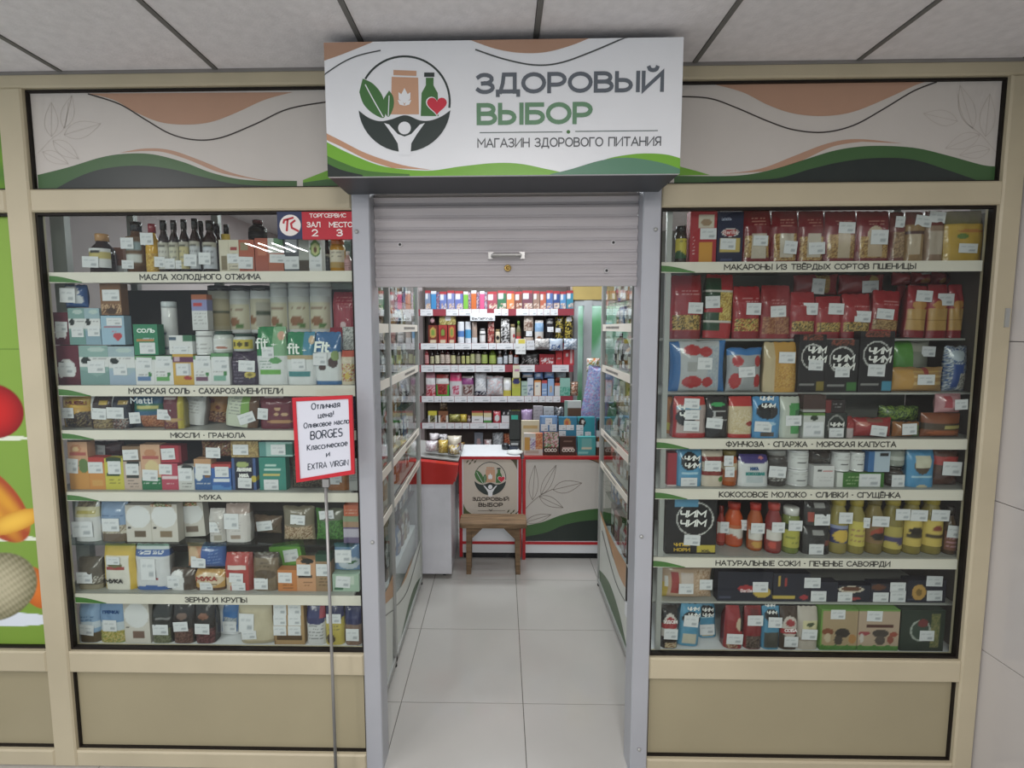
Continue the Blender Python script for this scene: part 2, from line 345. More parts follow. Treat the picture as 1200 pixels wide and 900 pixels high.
# window at the back of the shop
wn = bpy.data.objects.new('window_3', None); COL.objects.link(wn); wn['kind'] = 'structure'; wn.location = (1.04, BACKY, .7)
PVC = mat('white_window_plastic', '#cfd6d8', .3, .5)
def fr(x0, x1, z0, z1, y0=-.02, y1=.05): return box('window_frame', PVC, x0-1.04, x1-1.04, y0, y1, z0-.7, z1-.7, wn)
fr(.74, .78, .7, 2.12); fr(.84, .92, .7, 2.12, -.03); fr(1.3, 1.35, .7, 2.12); fr(.78, .84, 2.06, 2.12); fr(.92, 1.3, 2.06, 2.12); fr(.78, .84, .7, .76); fr(.92, 1.3, .7, .76)
box('window_pane', GLASS, .8-1.04, 1.3-1.04, .015, .02, .06, 1.34, wn)
og = bpy.data.materials.new('daylit_green'); og.use_nodes = True; nt = og.node_tree
nz = nt.nodes.new('ShaderNodeTexNoise'); nz.inputs['Scale'].default_value = 5; rp = nt.nodes.new('ShaderNodeValToRGB')
rp.color_ramp.elements[0].position = .38; rp.color_ramp.elements[0].color = (*hx('#5f9a6c'), 1); rp.color_ramp.elements[1].position = .55; rp.color_ramp.elements[1].color = (*hx('#b5cdc8'), 1)
nt.links.new(nz.outputs[0], rp.inputs[0]); nt.links.new(rp.outputs[0], nt.nodes['Principled BSDF'].inputs['Base Color'])
ho = box('outdoor_backdrop', og, .2, 2.6, 3.9, 3.95, 0, 2.8); tag(ho, 'green and pale hoarding seen outside through the back window', 'backdrop')  # flat mottled board added as a stand-in for the green view outside
area('daylight', (1.1, 3.45, 2.6), 1.2, .3, 14, (.9, 1, .97), (math.radians(35), 0, 0))

# ------------------------------------------------------------------ shop front frame
wf = bpy.data.objects.new('wall_front', None); COL.objects.link(wf); wf['kind'] = 'structure'; wf.location = (0, 0, 0)
def rail(n, x0, x1, z0, z1, y0=-.03, y1=.03, b=.006): return box(n, CREAM, x0, x1, y0, y1, z0, z1, wf, b)
rail('top_rail', -2.3, XR, ZA+.006, ZCEIL-.006)
for n, a, b_ in (('transom', ZC, ZB), ('middle_rail', ZE, ZDD), ('bottom_rail', .0, ZF)):
    rail(n, -2.3, XL, a, b_); rail(n, XA, XB, a, b_); rail(n, XE, XF, a, b_)
rail('mullion', XL, XA, 0, ZA+.006, -.031); rail('mullion', XF, XR, 0, ZA+.006, -.031)
rail('transom', XB, XE, 2.376, 2.44)
def gasket(x0, x1, z0, z1, g=.008):
    mb = MB(); y0, y1 = -.012, .01
    mb.box(x0, x1, y0, y1, z0, z0+g).box(x0, x1, y0, y1, z1-g, z1).box(x0, x0+g, y0, y1, z0+g, z1-g).box(x1-g, x1, y0, y1, z0+g, z1-g)
    return mb
for x0, x1 in ((XA, XB), (XE, XF), (-2.3, XL)):
    obj('gasket', gasket(x0, x1, ZF, ZE, .006), GASK, wf)
    mb = MB().box(x0+.004, x1-.004, .0, .012, ZF+.004, ZE-.004); obj('kick_panel', mb, KICK, wf)
# windows
for n, (x0, x1) in enumerate(((XA, XB), (XE, XF))):
    wd = bpy.data.objects.new('window_%d' % (n+1), None); COL.objects.link(wd); wd['kind'] = 'structure'; wd.location = ((x0+x1)/2, 0, ZDD)
    def loc(mb): mb.v = [(a-(x0+x1)/2, b, c-ZDD) for a, b, c in mb.v]; return mb
    obj('gasket', loc(gasket(x0, x1, ZDD, ZC, .009)), GASK, wd)
    obj('glass_pane', loc(MB().box(x0+.005, x1-.005, .0, .005, ZDD+.005, ZC-.005)), GLASS, wd)
lp = MB().box(1.872, 1.888, -.036, -.029, 1.835, 1.905); obj('lock_plate', lp, ALU2, wf)

# fascia boards with printed waves
TAN, DKG, GRN, LTG, INK, OFFW = '#b5917a', '#2f3634', '#45663f', '#6fa33a', '#3a3431', '#c9c4bd'
def sketch_leaf(mb, a, b, wd, Y, c='#b9b2a9', t=.6, pl=None):
    ax, ay = a; bx, by = b; dx, dy = bx-ax, by-ay; nx, ny = -dy, dx
    up = [(ax+dx*s+nx*wd*math.sin(math.pi*s**.8), ay+dy*s+ny*wd*math.sin(math.pi*s**.8)) for s in [i/8 for i in range(9)]]
    dn = [(ax+dx*s-nx*wd*math.sin(math.pi*s**.8), ay+dy*s-ny*wd*math.sin(math.pi*s**.8)) for s in [i/8 for i in range(9)]]
    for p in (up, dn, [a, b]): pline(mb, p, t, Y, c, pl)
fb = bpy.data.objects.new('fascia_board', None); COL.objects.link(fb); fb.location = (-1.18, 0, ZB)
tag(fb, 'printed fascia board with green wave and tan crest over the oil window', 'sign board')
def at_loc(parent, mb): ox, oy, oz = parent.location; mb.v = [(a-ox, b-oy, c-oz) for a, b, c in mb.v]; return mb
YF = 0.0
obj('board', at_loc(fb, MB().box(XA+.008, -.5, YF, YF+.012, ZB+.006, ZA-.002)), mat('fascia_white', OFFW, .4, .4, var=.02), fb)
obj('gasket', at_loc(fb, gasket(XA, -.5, ZB, ZA+.004, .007)), GASK, fb)
mb = MB(); yy = YF-.0006
mb.poly([tuple(at(x, y, yy)) for x, y in curve([(103, 109.5), (133, 117), (160, 132), (187, 143), (217, 146), (247, 143), (277, 132), (310, 117), (343, 108)])], TAN)
mb.poly([tuple(at(x, y, yy)) for x, y in curve([(140, 179), (170, 174), (200, 176), (235, 188), (270, 202), (310, 211), (345, 211)])+curve([(310, 212), (260, 203), (220, 187), (190, 178), (165, 177)])], TAN)
gtop = curve([(44, 205), (80, 196), (120, 184), (150, 180), (180, 181), (215, 190), (250, 203), (290, 211), (348, 212)])
mb.poly([tuple(at(x, y, yy)) for x, y in gtop+[(348, 222), (45, 223)]], GRN)
mb.poly([tuple(at(x, y, yy-.0005)) for x, y in curve([(62, 223), (90, 208), (120, 198), (160, 194), (200, 198), (240, 208), (280, 216), (348, 219)])+[(348, 222)]], DKG)
mb.poly([tuple(at(x, y, yy)) for x, y in [(355, 211), (383, 200), (420, 196), (420, 221), (355, 222)]], LTG)
mb.poly([tuple(at(x, y, yy-.0004)) for x, y in [(355, 214), (383, 210), (420, 212), (420, 221), (355, 222)]], GRN)
pline(mb, curve([(103, 110), (140, 122), (170, 140), (200, 157), (230, 164), (260, 161), (300, 145), (340, 127), (400, 117)]), 1.6, yy-.0004, INK)
obj('wave_print', at_loc(fb, mb), SATIN, fb)
mb = MB()
pline(mb, curve([(44, 180), (60, 163), (75, 150), (80, 120)]), .6, yy, '#b9b2a9')
for a, b_, wd in (((75, 158), (118, 145), .22), ((62, 165), (92, 186), .22), ((60, 160), (60, 120), .2), ((50, 178), (80, 192), .2), ((75, 150), (84, 112), .2)): sketch_leaf(mb, a, b_, wd, yy)
obj('leaf_sketch', at_loc(fb, mb), SATIN, fb)
fb = bpy.data.objects.new('fascia_board', None); COL.objects.link(fb); fb.location = (1.18, 0, ZB)
tag(fb, 'printed fascia board with green wave and sketched leaves over the pasta window', 'sign board')
obj('board', at_loc(fb, MB().box(.5, XF-.008, YF, YF+.012, ZB+.006, ZA-.002)), MATS['fascia_white'], fb)
obj('gasket', at_loc(fb, gasket(.5, XF, ZB, ZA+.004, .007)), GASK, fb)
mb = MB()
mb.poly([tuple(at(x, y, yy)) for x, y in curve([(835, 98.5), (870, 108), (900, 123), (930, 133), (965, 136), (1000, 131), (1040, 115), (1075, 99), (1092, 95)])], TAN)
mb.poly([tuple(at(x, y, yy)) for x, y in curve([(845, 204), (890, 198), (930, 183), (970, 168), (1005, 163), (1058, 168)])+curve([(1010, 166), (975, 172), (935, 190), (895, 201)])], TAN)
mb.poly([tuple(at(x, y, yy)) for x, y in curve([(790, 206), (860, 206), (900, 200), (940, 188), (980, 176), (1020, 171), (1070, 173), (1110, 182), (1150, 193), (1167, 195)])+[(1166, 213), (790, 217)]], GRN)
mb.poly([tuple(at(x, y, yy-.0005)) for x, y in [(790, 217)]+curve([(800, 216), (850, 212), (910, 209), (950, 198), (990, 189), (1030, 185), (1070, 187), (1110, 199), (1150, 213)])], DKG)
mb.poly([tuple(at(x, y, yy-.0005)) for x, y in [(780, 190), (800, 196), (815, 200), (832, 205), (780, 206)]], LTG)
pline(mb, curve([(790, 113), (830, 115), (860, 125), (900, 142), (930, 152), (965, 155), (1000, 147), (1035, 128), (1070, 107), (1098, 96)]), 1.6, yy-.0004, INK)
obj('wave_print', at_loc(fb, mb), SATIN, fb)
mb = MB()
pline(mb, curve([(1167, 178), (1150, 158), (1130, 140), (1122, 110)]), .6, yy, '#b9b2a9')
for a, b_, wd in (((1122, 142), (1082, 133), .22), ((1148, 158), (1108, 174), .2), ((1140, 150), (1125, 100), .18), ((1160, 175), (1124, 182), .2), ((1155, 160), (1160, 110), .18)): sketch_leaf(mb, a, b_, wd, yy)
obj('leaf_sketch', at_loc(fb, mb), SATIN, fb)

# ------------------------------------------------------------------ door frame posts, roller shutter
df = bpy.data.objects.new('door_1', None); COL.objects.link(df); df['kind'] = 'structure'
for x0, x1 in ((XB+.002, XC), (XD, XE-.002)):
    box('door_post', ALU, x0, x1, -.033, .07, 0, 2.375, df, .004)
for x, z in ((-.545, 2.20), (-.515, .99), (.572, 2.2), (.548, 1.02), (.56, .12)):
    m_ = MB().lathe([(.008, 0), (.007, .003), (.002, .005)], 10); o = obj('screw_cap', m_, ALU2, df, True, loc=(x, -.035, z), rot=(math.pi/2, 0, 0))
rs = bpy.data.objects.new('roller_shutter', None); COL.objects.link(rs); rs.location = (.015, .04, 2.34)
tag(rs, 'half raised grey slatted roller shutter closing the top of the doorway', 'shutter')
ys = [226, 236.6, 251.5, 265.5, 279, 293, 307, 321, 335.5]
for k in range(8):
    zt = at(593, ys[k], .03)[2]; zb = at(593, ys[k+1], .03)[2]; h = zt-zb
    prof = [(0, .004), (.012, 0), (h*.5, -.007), (h-.014, -.004), (h-.009, .004), (h, .006)]
    mb = MB(); v = []
    for x in (XC+.001-.015, XD-.001-.015):
        for z, y in prof: v.append((x, y-.01, zb+z-2.34))
        for z, y in prof[::-1]: v.append((x, .015, zb+z-2.34))
    n = 12; mb.add(v, [(i, (i+1) % n, n+(i+1) % n, n+i) for i in range(n)]+[tuple(range(n))[::-1], tuple(range(n, 2*n))])
    obj('slat', mb, SLAT, rs)
def shp(px, py): p = at(px, py, .02); return (p[0]-.015, p[2]-2.34)
hx0, hz0 = shp(574, 300); hx1, _ = shp(613, 300)
hd = MB().tube((hx0+.01, -.045, hz0), (hx1-.01, -.045, hz0), .007, 10).tube((hx0+.01, -.012, hz0+.003), (hx0+.012, -.045, hz0), .006).tube((hx1-.01, -.012, hz0+.003), (hx1-.012, -.045, hz0), .006)
hd.box(hx0-.006, hx0+.014, -.028, -.018, hz0-.012, hz0+.014).box(hx1-.014, hx1+.006, -.028, -.018, hz0-.012, hz0+.014)
tag(obj('pull_handle', hd, STEEL, rs), 'grey steel pull handle')
lx, lz = shp(595, 314)
lk = MB().lathe([(.014, 0), (.013, .008), (.006, .008), (.006, .004)], 14); tag(obj('lock_cylinder', lk, mat('brass', '#b79a5c', .3, .5, metal=.7), rs, True, loc=(lx, -.016, lz), rot=(math.pi/2, 0, 0)), 'brass lock cylinder')
for px, py in ((468.5, 286.5), (719, 284), (711, 317)):
    a, b_ = shp(px, py); obj('rivet', MB().lathe([(.009, 0), (.008, .004), (.004, .004), (.004, .002)], 12, ['#ddd', '#ddd', '#333', '#222']), PRINT, rs, loc=(a, -.015, b_), rot=(math.pi/2, 0, 0))

# ------------------------------------------------------------------ projecting sign box
YS = -.25
sg = bpy.data.objects.new('shop_sign', None); COL.objects.link(sg); sg.location = (0, 0, 2.335)
tag(sg, 'large white box sign with round emblem and wave print above the doorway', 'sign')
SX0, SX1, SZ0, SZ1 = -.573, .58, 2.336, 2.757
BOXG = mat('charcoal_case', '#43464a', .45, .4, var=.03)
obj('case', at_loc(sg, MB().box(SX0+.001, SX1-.001, YS+.012, -.034, SZ0, SZ1-.004)), BOXG, sg)
obj('face_panel', at_loc(sg, MB().box(SX0, SX1, YS, YS+.012, SZ0, SZ1)), mat('sign_white', '#eceff2', .35, .45, var=.015), sg)
def sp(px, py, k=0): p = at(px, py, YS-.0006-.0004*k); return (min(max(p[0], SX0), SX1), p[1], min(max(p[2], SZ0), SZ1))
def spoly(mb, pts, col, k=0): mb.poly([sp(x, y, k) for x, y in pts], col)
mb = MB()
spoly(mb, [(377, 50), (437, 48)]+curve([(435, 50), (400, 64), (377, 72)]), TAN)
spoly(mb, curve([(549, 46), (580, 57), (610, 62), (640, 61), (670, 53), (697, 42)]), TAN)
spoly(mb, curve([(380, 155), (400, 165), (430, 180), (470, 193), (505, 199)])+curve([(460, 197), (430, 187), (400, 172), (380, 163)]), '#c79a7c')
spoly(mb, curve([(380, 165), (410, 180), (450, 195), (500, 200), (540, 195), (580, 191), (610, 192), (640, 198), (664, 203)])+[(664, 215), (380, 215)], '#79b23e')
spoly(mb, curve([(380, 181), (400, 190), (430, 200), (480, 204)])+[(480, 215), (380, 215)], '#4f7a3c', 1)
spoly(mb, curve([(380, 190), (400, 199), (425, 205)])+[(425, 215), (380, 215)], '#2e3533', 2)
spoly(mb, curve([(700, 190), (720, 184), (750, 180), (780, 181), (802, 187)])+[(802, 215), (700, 215)], '#79b23e', 1)
spoly(mb, curve([(645, 204), (670, 198), (700, 189), (725, 185), (750, 186), (780, 192), (802, 200)])+[(802, 215), (645, 215)], '#5f8a72', 2)
for p, t in ((curve([(379, 88), (400, 74), (420, 65), (446, 59)]), 1.5), (curve([(557, 58), (590, 69), (625, 76), (655, 74), (690, 62), (737, 42)]), 1.8)):
    pline(mb, p, t, YS, '#4c5150', lambda x, y: sp(x, y, 1))
obj('wave_print', at_loc(sg, mb), SATIN, sg)
DK = '#3b4442'
def emblem(pl, S=1.0):
    """the round emblem, in pixels of the big sign; pl maps them to 3D"""
    mb = MB()
    def P(pts, col, k): mb.poly([pl(x, y, k) for x, y in pts], col)
    seg_ribbon(mb, circ(474, 119, 53, 30, a0=-150, a1=8), 2.4, 0, DK, lambda x, y: pl(x, y, 0))
    P(curve([(425, 92), (437, 98), (447, 110), (451, 124), (450, 138), (437, 133), (426, 122), (421, 108)])+[(425, 92)], '#4e7a49', 0)
    P(curve([(456, 106), (461, 114), (461, 126), (455, 137), (449, 127), (450, 115)])+[(456, 106)], '#4e7a49', .4)
    seg_ribbon(mb, curve([(428, 99), (437, 116), (449, 137)]), 1.3, 0, '#eceff2', lambda x, y: pl(x, y, 1))
    seg_ribbon(mb, [(456, 112), (455, 136)], 1, 0, '#eceff2', lambda x, y: pl(x, y, 1))
    P([(459, 90), (490, 91), (491, 134), (458, 134)], '#cda285', 0); P([(461, 82), (488, 83), (488, 89), (461, 88)], '#cda285', 1)
    for i_, (a, b_) in enumerate((((474, 122), (474, 103)), ((474, 121), (467, 108)), ((474, 121), (481, 108)), ((474, 124), (466, 117)), ((474, 124), (482, 117)))):
        mx_, my = (a[0]+b_[0])/2, (a[1]+b_[1])/2; dx, dy = (b_[0]-a[0])*.25, (b_[1]-a[1])*.25
        P([a, (mx_-dy, my+dx), b_, (mx_+dy, my-dx)], '#eceff2', 1+.25*i_)
    P([(499, 91), (508, 91), (508, 100), (513, 109), (514, 136), (493, 136), (494, 109), (499, 100)], '#4e7a49', 0); P([(497, 85), (509, 85), (509, 90), (497, 90)], DK, 1)
    hp = [(512+13*(math.sin(t)**3), 123-.82*(13*math.cos(t)-5*math.cos(2*t)-2*math.cos(3*t)-math.cos(4*t))) for t in [2*math.pi*i/28 for i in range(28)]]
    P(hp, '#eceff2', 1); P([(512+(x-512)*.9, 123+(y-123)*.88) for x, y in hp], '#cf3b4b', 2)
    P(curve([(421, 130), (432, 138), (445, 142), (458, 140), (475, 135), (492, 141), (505, 141), (518, 136), (528, 129)])+circ(474, 124, 54, 22, a0=6, a1=174), DK, 1)
    P([(450, 144), (456, 146), (466, 157), (474, 160), (482, 157), (492, 146), (498, 144), (488, 158), (482, 168), (481, 182), (468, 182), (466, 168), (460, 158)], '#eceff2', 2)
    P(circ(474, 150, 7.5, 18), '#eceff2', 3)
    return mb
obj('emblem', at_loc(sg, emblem(sp)), SATIN, sg)
YT = YS-.001
def stext(n, s, x0, x1, y0, y1, col, t):
    a = at(x0, (y0+y1)/2, YT)[0]; b = at(x1, (y0+y1)/2, YT)[0]; zt = at((x0+x1)/2, y0, YT)[2]; zb = at((x0+x1)/2, y1, YT)[2]
    return obj(n, at_loc(sg, text_mb(s, a, b, zb, zt, t, col, None, lambda x, z: (x, YT, z))), SATIN, sg)
stext('lettering', 'ЗДОРОВЫЙ', 560, 776, 84, 109, '#656c74', .19)
stext('lettering', 'ВЫБОР', 561, 692, 120, 146, '#6b9373', .2)
stext('lettering', 'МАГАЗИН ЗДОРОВОГО ПИТАНИЯ', 560, 774, 161, 172, '#55595c', .13)
mb = MB()
for p in ([(562, 155.5), (659, 154.5)], [(674, 154), (771, 153)]): pline(mb, p, 1.1, YT, '#6d7a76')
mb.poly([tuple(at(x, y, YT)) for x, y in circ(666, 154.5, 2.2, 12)], '#4e7a49')
obj('divider_line', at_loc(sg, mb), SATIN, sg)

# ------------------------------------------------------------------ market sticker on the glass
st = bpy.data.objects.new('market_sticker', None); COL.objects.link(st); st.location = (-.71, -.002, 2.23)
tag(st, 'red and navy sticker reading hall 2 place 3 on the oil window', 'sticker')
yq = -.0125
def rectpx(mb, x0, x1, y0, y1, Y, col, th=.0005):
    a = at(x0, (y0+y1)/2, Y)[0]; b = at(x1, (y0+y1)/2, Y)[0]; c = at((x0+x1)/2, y1, Y)[2]; d = at((x0+x1)/2, y0, Y)[2]
    return mb.box(a, b, Y, Y+th, c, d, col)
obj('sticker_sheet', at_loc(st, rectpx(rectpx(MB(), 325, 354, 248, 280, yq, '#2d3858', .012), 354, 415, 248, 280.5, yq, '#b52f3b', .012)), PRINT, st)
mb = MB().poly([tuple(at(x, y, yq-.0005)) for x, y in circ(340, 264, 12.5, 26)], '#e6e2dd')
for p in ([(332, 262), (333, 258), (344, 255)], [(337, 257), (336, 271)], [(346, 258), (341, 262), (342, 267), (350, 271)]): pline(mb, p, 2.4, yq-.001, '#b52f3b')
obj('round_mark', at_loc(st, mb), PRINT, st)
for s, a, b_, c, d in (('ТОРГСЕРВИС', 363, 405, 250, 255), ('ЗАЛ', 360, 375, 260, 266.5), ('МЕСТО', 386, 413, 260, 266.5), ('2', 366, 372, 268.5, 277), ('3', 395, 401, 268.5, 277)):
    o = ptext('lettering', s, a, b_, c, d, yq-.0008, '#efe9e4', .17, st, origin=tuple(st.location))
# ------------------------------------------------------------------ fruit poster beside the oil window
def raster(nx, nz, fn):
    u, v = np.meshgrid(np.linspace(0, 1, nx+1), np.linspace(0, 1, nz+1)); return fn(u, v)
def grid_mesh(mb, P, nx, nz, colr):
    n = mb.n; v = [P(i/nx, j/nz) for j in range(nz+1) for i in range(nx+1)]
    f = [(j*(nx+1)+i, j*(nx+1)+i+1, (j+1)*(nx+1)+i+1, (j+1)*(nx+1)+i) for j in range(nz) for i in range(nx)]
    return mb.add(v, f, np.asarray(colr).reshape(-1, 3))
def hv(s): return np.array(hx(s))
def lerp(a, b, t): return a+(b-a)*np.clip(t, 0, 1)[..., None]
PX0, PX1, PZ0, PZ1 = -2.28, XL, .514, 2.280
def poster_art(u, v):
    x = PX0+u*(PX1-PX0); z = PZ0+v*(PZ1-PZ0)
    c = lerp(hv('#78983a'), hv('#86a845'), v)*np.ones(u.shape+(1,))
    def ell(cx, cz, rx, rz, a=0):
        ca, sa = math.cos(a), math.sin(a); dx, dz = x-cx, z-cz
        return ((dx*ca+dz*sa)/rx)**2+((-dx*sa+dz*ca)/rz)**2
    def put(m, col):
        nonlocal c
        m = np.clip(m, 0, 1)[..., None]; c = c*(1-m)+col*m
    sh = lambda d, k=12: (1-d)*k
    put(sh(ell(-2.06, 1.40, .16, .012)), hv('#dfe6d2'))
    d = ell(-2.05, 1.51, .135, .115); put(sh(d), lerp(hv('#c9211c'), hv('#7d0f12'), d)); put(sh(ell(-2.06, 1.565, .03, .018)), hv('#f0b7a5'))
    put(sh(ell(-2.05, .98, .17, .012)), hv('#dfe6d2'))
    d = ell(-2.08, 1.13, .2, .11, -.9); put(sh(d), lerp(hv('#d89a2e'), hv('#a84a25'), d+.25*np.sin(x*60+z*50))); 
    d = ell(-2.0, 1.05, .13, .042, .35); put(sh(d), lerp(hv('#efc04a'), hv('#c98a2a'), d)); put(sh(ell(-2.14, 1.02, .06, .05, .8)), hv('#c0392b'))
    put(sh(ell(-2.05, .63, .2, .03)), hv('#d8e0e8'))
    d = ell(-1.93, .77, .07, .1, .5); put(sh(d), lerp(hv('#d9772e'), hv('#b55c22'), d))
    d = ell(-2.1, .77, .19, .14, .5); put(sh(d), lerp(hv('#b9b294'), hv('#6e6b4c'), d+.25*np.sin(x*220)*np.sin(z*210+x*90)))
    put((np.abs(z-1.76) < .0025)*.6, hv('#44661d'))
    return c
ps = bpy.data.objects.new('fruit_poster', None); COL.objects.link(ps); ps.location = (-2.08, 0, .511)
tag(ps, 'tall green poster of apple, mango and melon behind the outer glass', 'poster')
mb = MB(); C_ = raster(90, 380, poster_art)
grid_mesh(mb, lambda u, v: (PX0+u*(PX1-.002-PX0), .004, PZ0+v*(PZ1-PZ0)), 90, 380, C_)
mb.box(PX0, PX1-.002, .0045, .012, PZ0+.001, PZ1-.001, '#5d7f28')
obj('sheet', at_loc(ps, mb), PRINT, ps); obj('gasket', at_loc(ps, gasket(PX0, PX1-.001, PZ0+.001, PZ1-.001, .007)), GASK, ps)
ps = bpy.data.objects.new('green_poster', None); COL.objects.link(ps); ps.location = (-2.08, 0, ZB)
tag(ps, 'green leafy poster strip above the tall fruit poster', 'poster')
def up_art(u, v):
    t = .5+.5*np.sin(u*9+v*7)*np.cos(v*11-u*4); return lerp(hv('#6f9a2c'), hv('#2f5f3a'), t*(1.1-v))
mb = MB(); grid_mesh(mb, lambda u, v: (PX0+u*(PX1-.002-PX0), .004, ZB+.002+v*(ZA-ZB-.004)), 40, 40, raster(40, 40, up_art)); mb.box(PX0, PX1-.002, .0045, .012, ZB+.001, ZA, '#5d7f28')
obj('sheet', at_loc(ps, mb), PRINT, ps); obj('gasket', at_loc(ps, gasket(PX0, PX1-.001, ZB+.001, ZA+.004, .007)), GASK, ps)

# ------------------------------------------------------------------ price sign on a pole
pg = bpy.data.objects.new('price_sign', None); COL.objects.link(pg); pg.location = (-.66, -.12, 0)
tag(pg, 'red framed price sign standing on a thin grey pole before the oil window', 'sign')
yp = -.12
q = [(343, 466), (413, 463), (416, 555), (348, 565)]
def inset(q, d): cx = sum(p[0] for p in q)/4; cy = sum(p[1] for p in q)/4; return [(x+(d if x < cx else -d), y+(d if y < cy else -d)) for x, y in q]
def plate(q, y0, y1, col, n=MB):
    mb = MB(); v = [tuple(at(x, y, yp)) for x, y in q]; v = [(a, y0, c) for a, _, c in v]+[(a, y1, c) for a, _, c in v]
    return mb.add(v, [(0, 3, 2, 1), (4, 5, 6, 7), (0, 1, 5, 4), (1, 2, 6, 5), (2, 3, 7, 6), (3, 0, 4, 7)], col)
def frame4(q, d, y0, y1, col):
    mb = MB(); r = inset(q, d); V = []
    for P_, y in ((q, y0), (r, y0), (q, y1), (r, y1)):
        for x, yy_ in P_: a = at(x, yy_, yp); V.append((a[0], y, a[2]))
    f = []
    for i in range(4):
        j = (i+1) % 4; f += [(i, 4+i, 4+j, j), (8+i, 8+j, 12+j, 12+i), (i, j, 8+j, 8+i), (4+i, 12+i, 12+j, 4+j)]
    return mb.add(V, f, col)
obj('frame', at_loc(pg, frame4(q, 4.2, yp-.006, yp+.006, '#c02a35')), PRINT, pg)
obj('card', at_loc(pg, plate(inset(q, 4), yp-.002, yp+.003, '#d3d6e0')), PRINT, pg)
mb = MB()
def ltext(s, x0, x1, yb0, yb1, h, t):
    """a line rising from (x0,yb0) to (x1,yb1) with capitals h pixels high"""
    tot = sum(G[c][0]+.2 for c in s)-.2; sx = (x1-x0)/tot; ox = 0
    for c in s:
        for p in G[c][1]:
            seg_ribbon(mb, [((ox+a)*sx, b*h) for a, b in p], t*h, 0, '#3c4450', lambda a, b: tuple(at(x0+a, yb0+(yb1-yb0)*a/(x1-x0)-b, yp-.0028)))
        ox += G[c][0]+.2
ltext('Отличная', 365, 398, 480, 477, 7, .16); ltext('цена!', 373, 391, 490, 488, 6.6, .16); ltext('Оливковое масло', 356, 409, 502, 496, 6, .16)
ltext('BORGES', 364, 401, 515, 511, 9, .15); ltext('Классическое', 360, 407, 528, 522, 6.5, .16); ltext('и', 382.5, 386, 535, 534.5, 6, .2); ltext('EXTRA VIRGIN', 361, 408, 550.5, 545, 6.5, .15)
obj('lettering', at_loc(pg, mb), PRINT, pg)
obj('pole', MB().tube((0, 0, .01), (-.004, .004, 1.262), .006, 12), STEEL, pg, True)
obj('base_plate', MB().lathe([(.09, 0), (.09, .006), (.02, .012), (.01, .03)], 24), STEEL, pg, True)
obj('clip', MB().box(-.012, .012, -.009, .009, 1.245, 1.275), STEEL, pg)

# ------------------------------------------------------------------ display cabinets in the two windows
def Zp(py, px, Y=.05): return at(px, py, Y)[2]
CAB = {}
def cabinet(x0, x1, label, strips, shelves, backm, px_mid, leafpx):
    c = bpy.data.objects.new('display_cabinet', None); COL.objects.link(c); c.location = ((x0+x1)/2, .2, .5); tag(c, label, 'cabinet')
    y1 = .42; xe_ = x1+.06 if x0 > 0 else x1-.05; xs_ = x0+.012 if x0 > 0 else x0-.08
    obj('cabinet_base', at_loc(c, MB().box(xs_, xe_, .032, y1, .43, .499)), WHITE, c)
    for X in (x0+.10, (x0+x1)/2-.02, x1-.045) if x0 > 0 else (x0+.03, -1.36, x1-.075):
        for yy_ in (y1,): obj('post', at_loc(c, MB().box(X, X+.032, yy_, yy_+.03, .0, ZCEIL)), ALU2, c)
    obj('post', at_loc(c, MB().box(x0+.037, x0+.057, .02, .034, .5, ZC)), ALU2, c) if x0 > 0 else obj('post', at_loc(c, MB().box(x0-.083, x0-.023, .14, .17, .5, ZCEIL-.02)), ALU2, c)
    obj('back_panel', at_loc(c, MB().box(xs_, xe_, y1-.006, y1-.002, .5, 2.02 if x0 < 0 else 2.28)), backm, c)
    if x0 > 0: obj('back_panel', at_loc(c, MB().box(xs_, xe_, y1-.009, y1-.0065, .5, 1.13)), BACKM, c)  # dark sheet over the pale panel, lower shelves' shade put into colour
    if x0 > 0: obj('end_panel', at_loc(c, MB().box(x1+.062, x1+.067, .033, y1-.006, .5, 2.28)), BACKM, c)
    for s, yt, yb, tx in strips:
        zt = Zp(yt, px_mid, .02); zb = Zp(yb, px_mid, .02)
        so = obj('shelf_strip', at_loc(c, MB().box(x0+.012, x1-.012, .012, .017, zb, zt)), STRIPM, c)
        mb = MB(); a0 = x0+.014
        pts = [(a0, zb+.004)]+[(a0+.13*k/8, zb+(zt-zb)*(.62*math.cos(k/8*1.5)**1.2)+.002) for k in range(9)]
        mb.poly([(a-c.location[0], .0112-.2, b-.5) for a, b in pts]+[(a0+.13-c.location[0], .0112-.2, zb-.5)], '#4c7a3a')
        tag(obj('leaf_print', mb, PRINT, so), 'green wave at the strip end')
        if s:
            zc = (zt+zb)/2; h = (zt-zb)*.56
            a = at(tx[0], (yt+yb)/2, .011)[0]; b = at(tx[1], (yt+yb)/2, .011)[0]
            obj('lettering', at_loc(c, text_mb(s, a, b, zc-h/2, zc+h/2, .17, '#2c2a28', None, lambda x, z: (x, .0108, z))), PRINT, so)
        obj('shelf', at_loc(c, MB().box(xs_, xe_, .032, y1-.01, zt-.012, zt-.002)), SHELFM, c)
    for py, m_, d0 in shelves:
        z = Zp(py, px_mid, d0)
        obj('shelf', at_loc(c, MB().box(xs_, xe_, max(d0, .032), y1-.01, z-.008, z)), m_, c)
    return c
cabinet(XA, XB, 'glass fronted display cabinet of oils, salt, muesli and flour', [
    ('МАСЛА ХОЛОДНОГО ОТЖИМА', 318.5, 331, (164, 305)), ('МОРСКАЯ СОЛЬ • САХАРОЗАМЕНИТЕЛИ', 451.5, 464, (151, 331)), ('МЮСЛИ • ГРАНОЛА', 504, 515, (200, 287)),
    ('МУКА', 576.5, 587, (234, 259)), ('ЗЕРНО И КРУПЫ', 696, 707, (217, 289))], [(638, GSHELF, .03), (391, GSHELF, .2)], BACKM, 240, None)
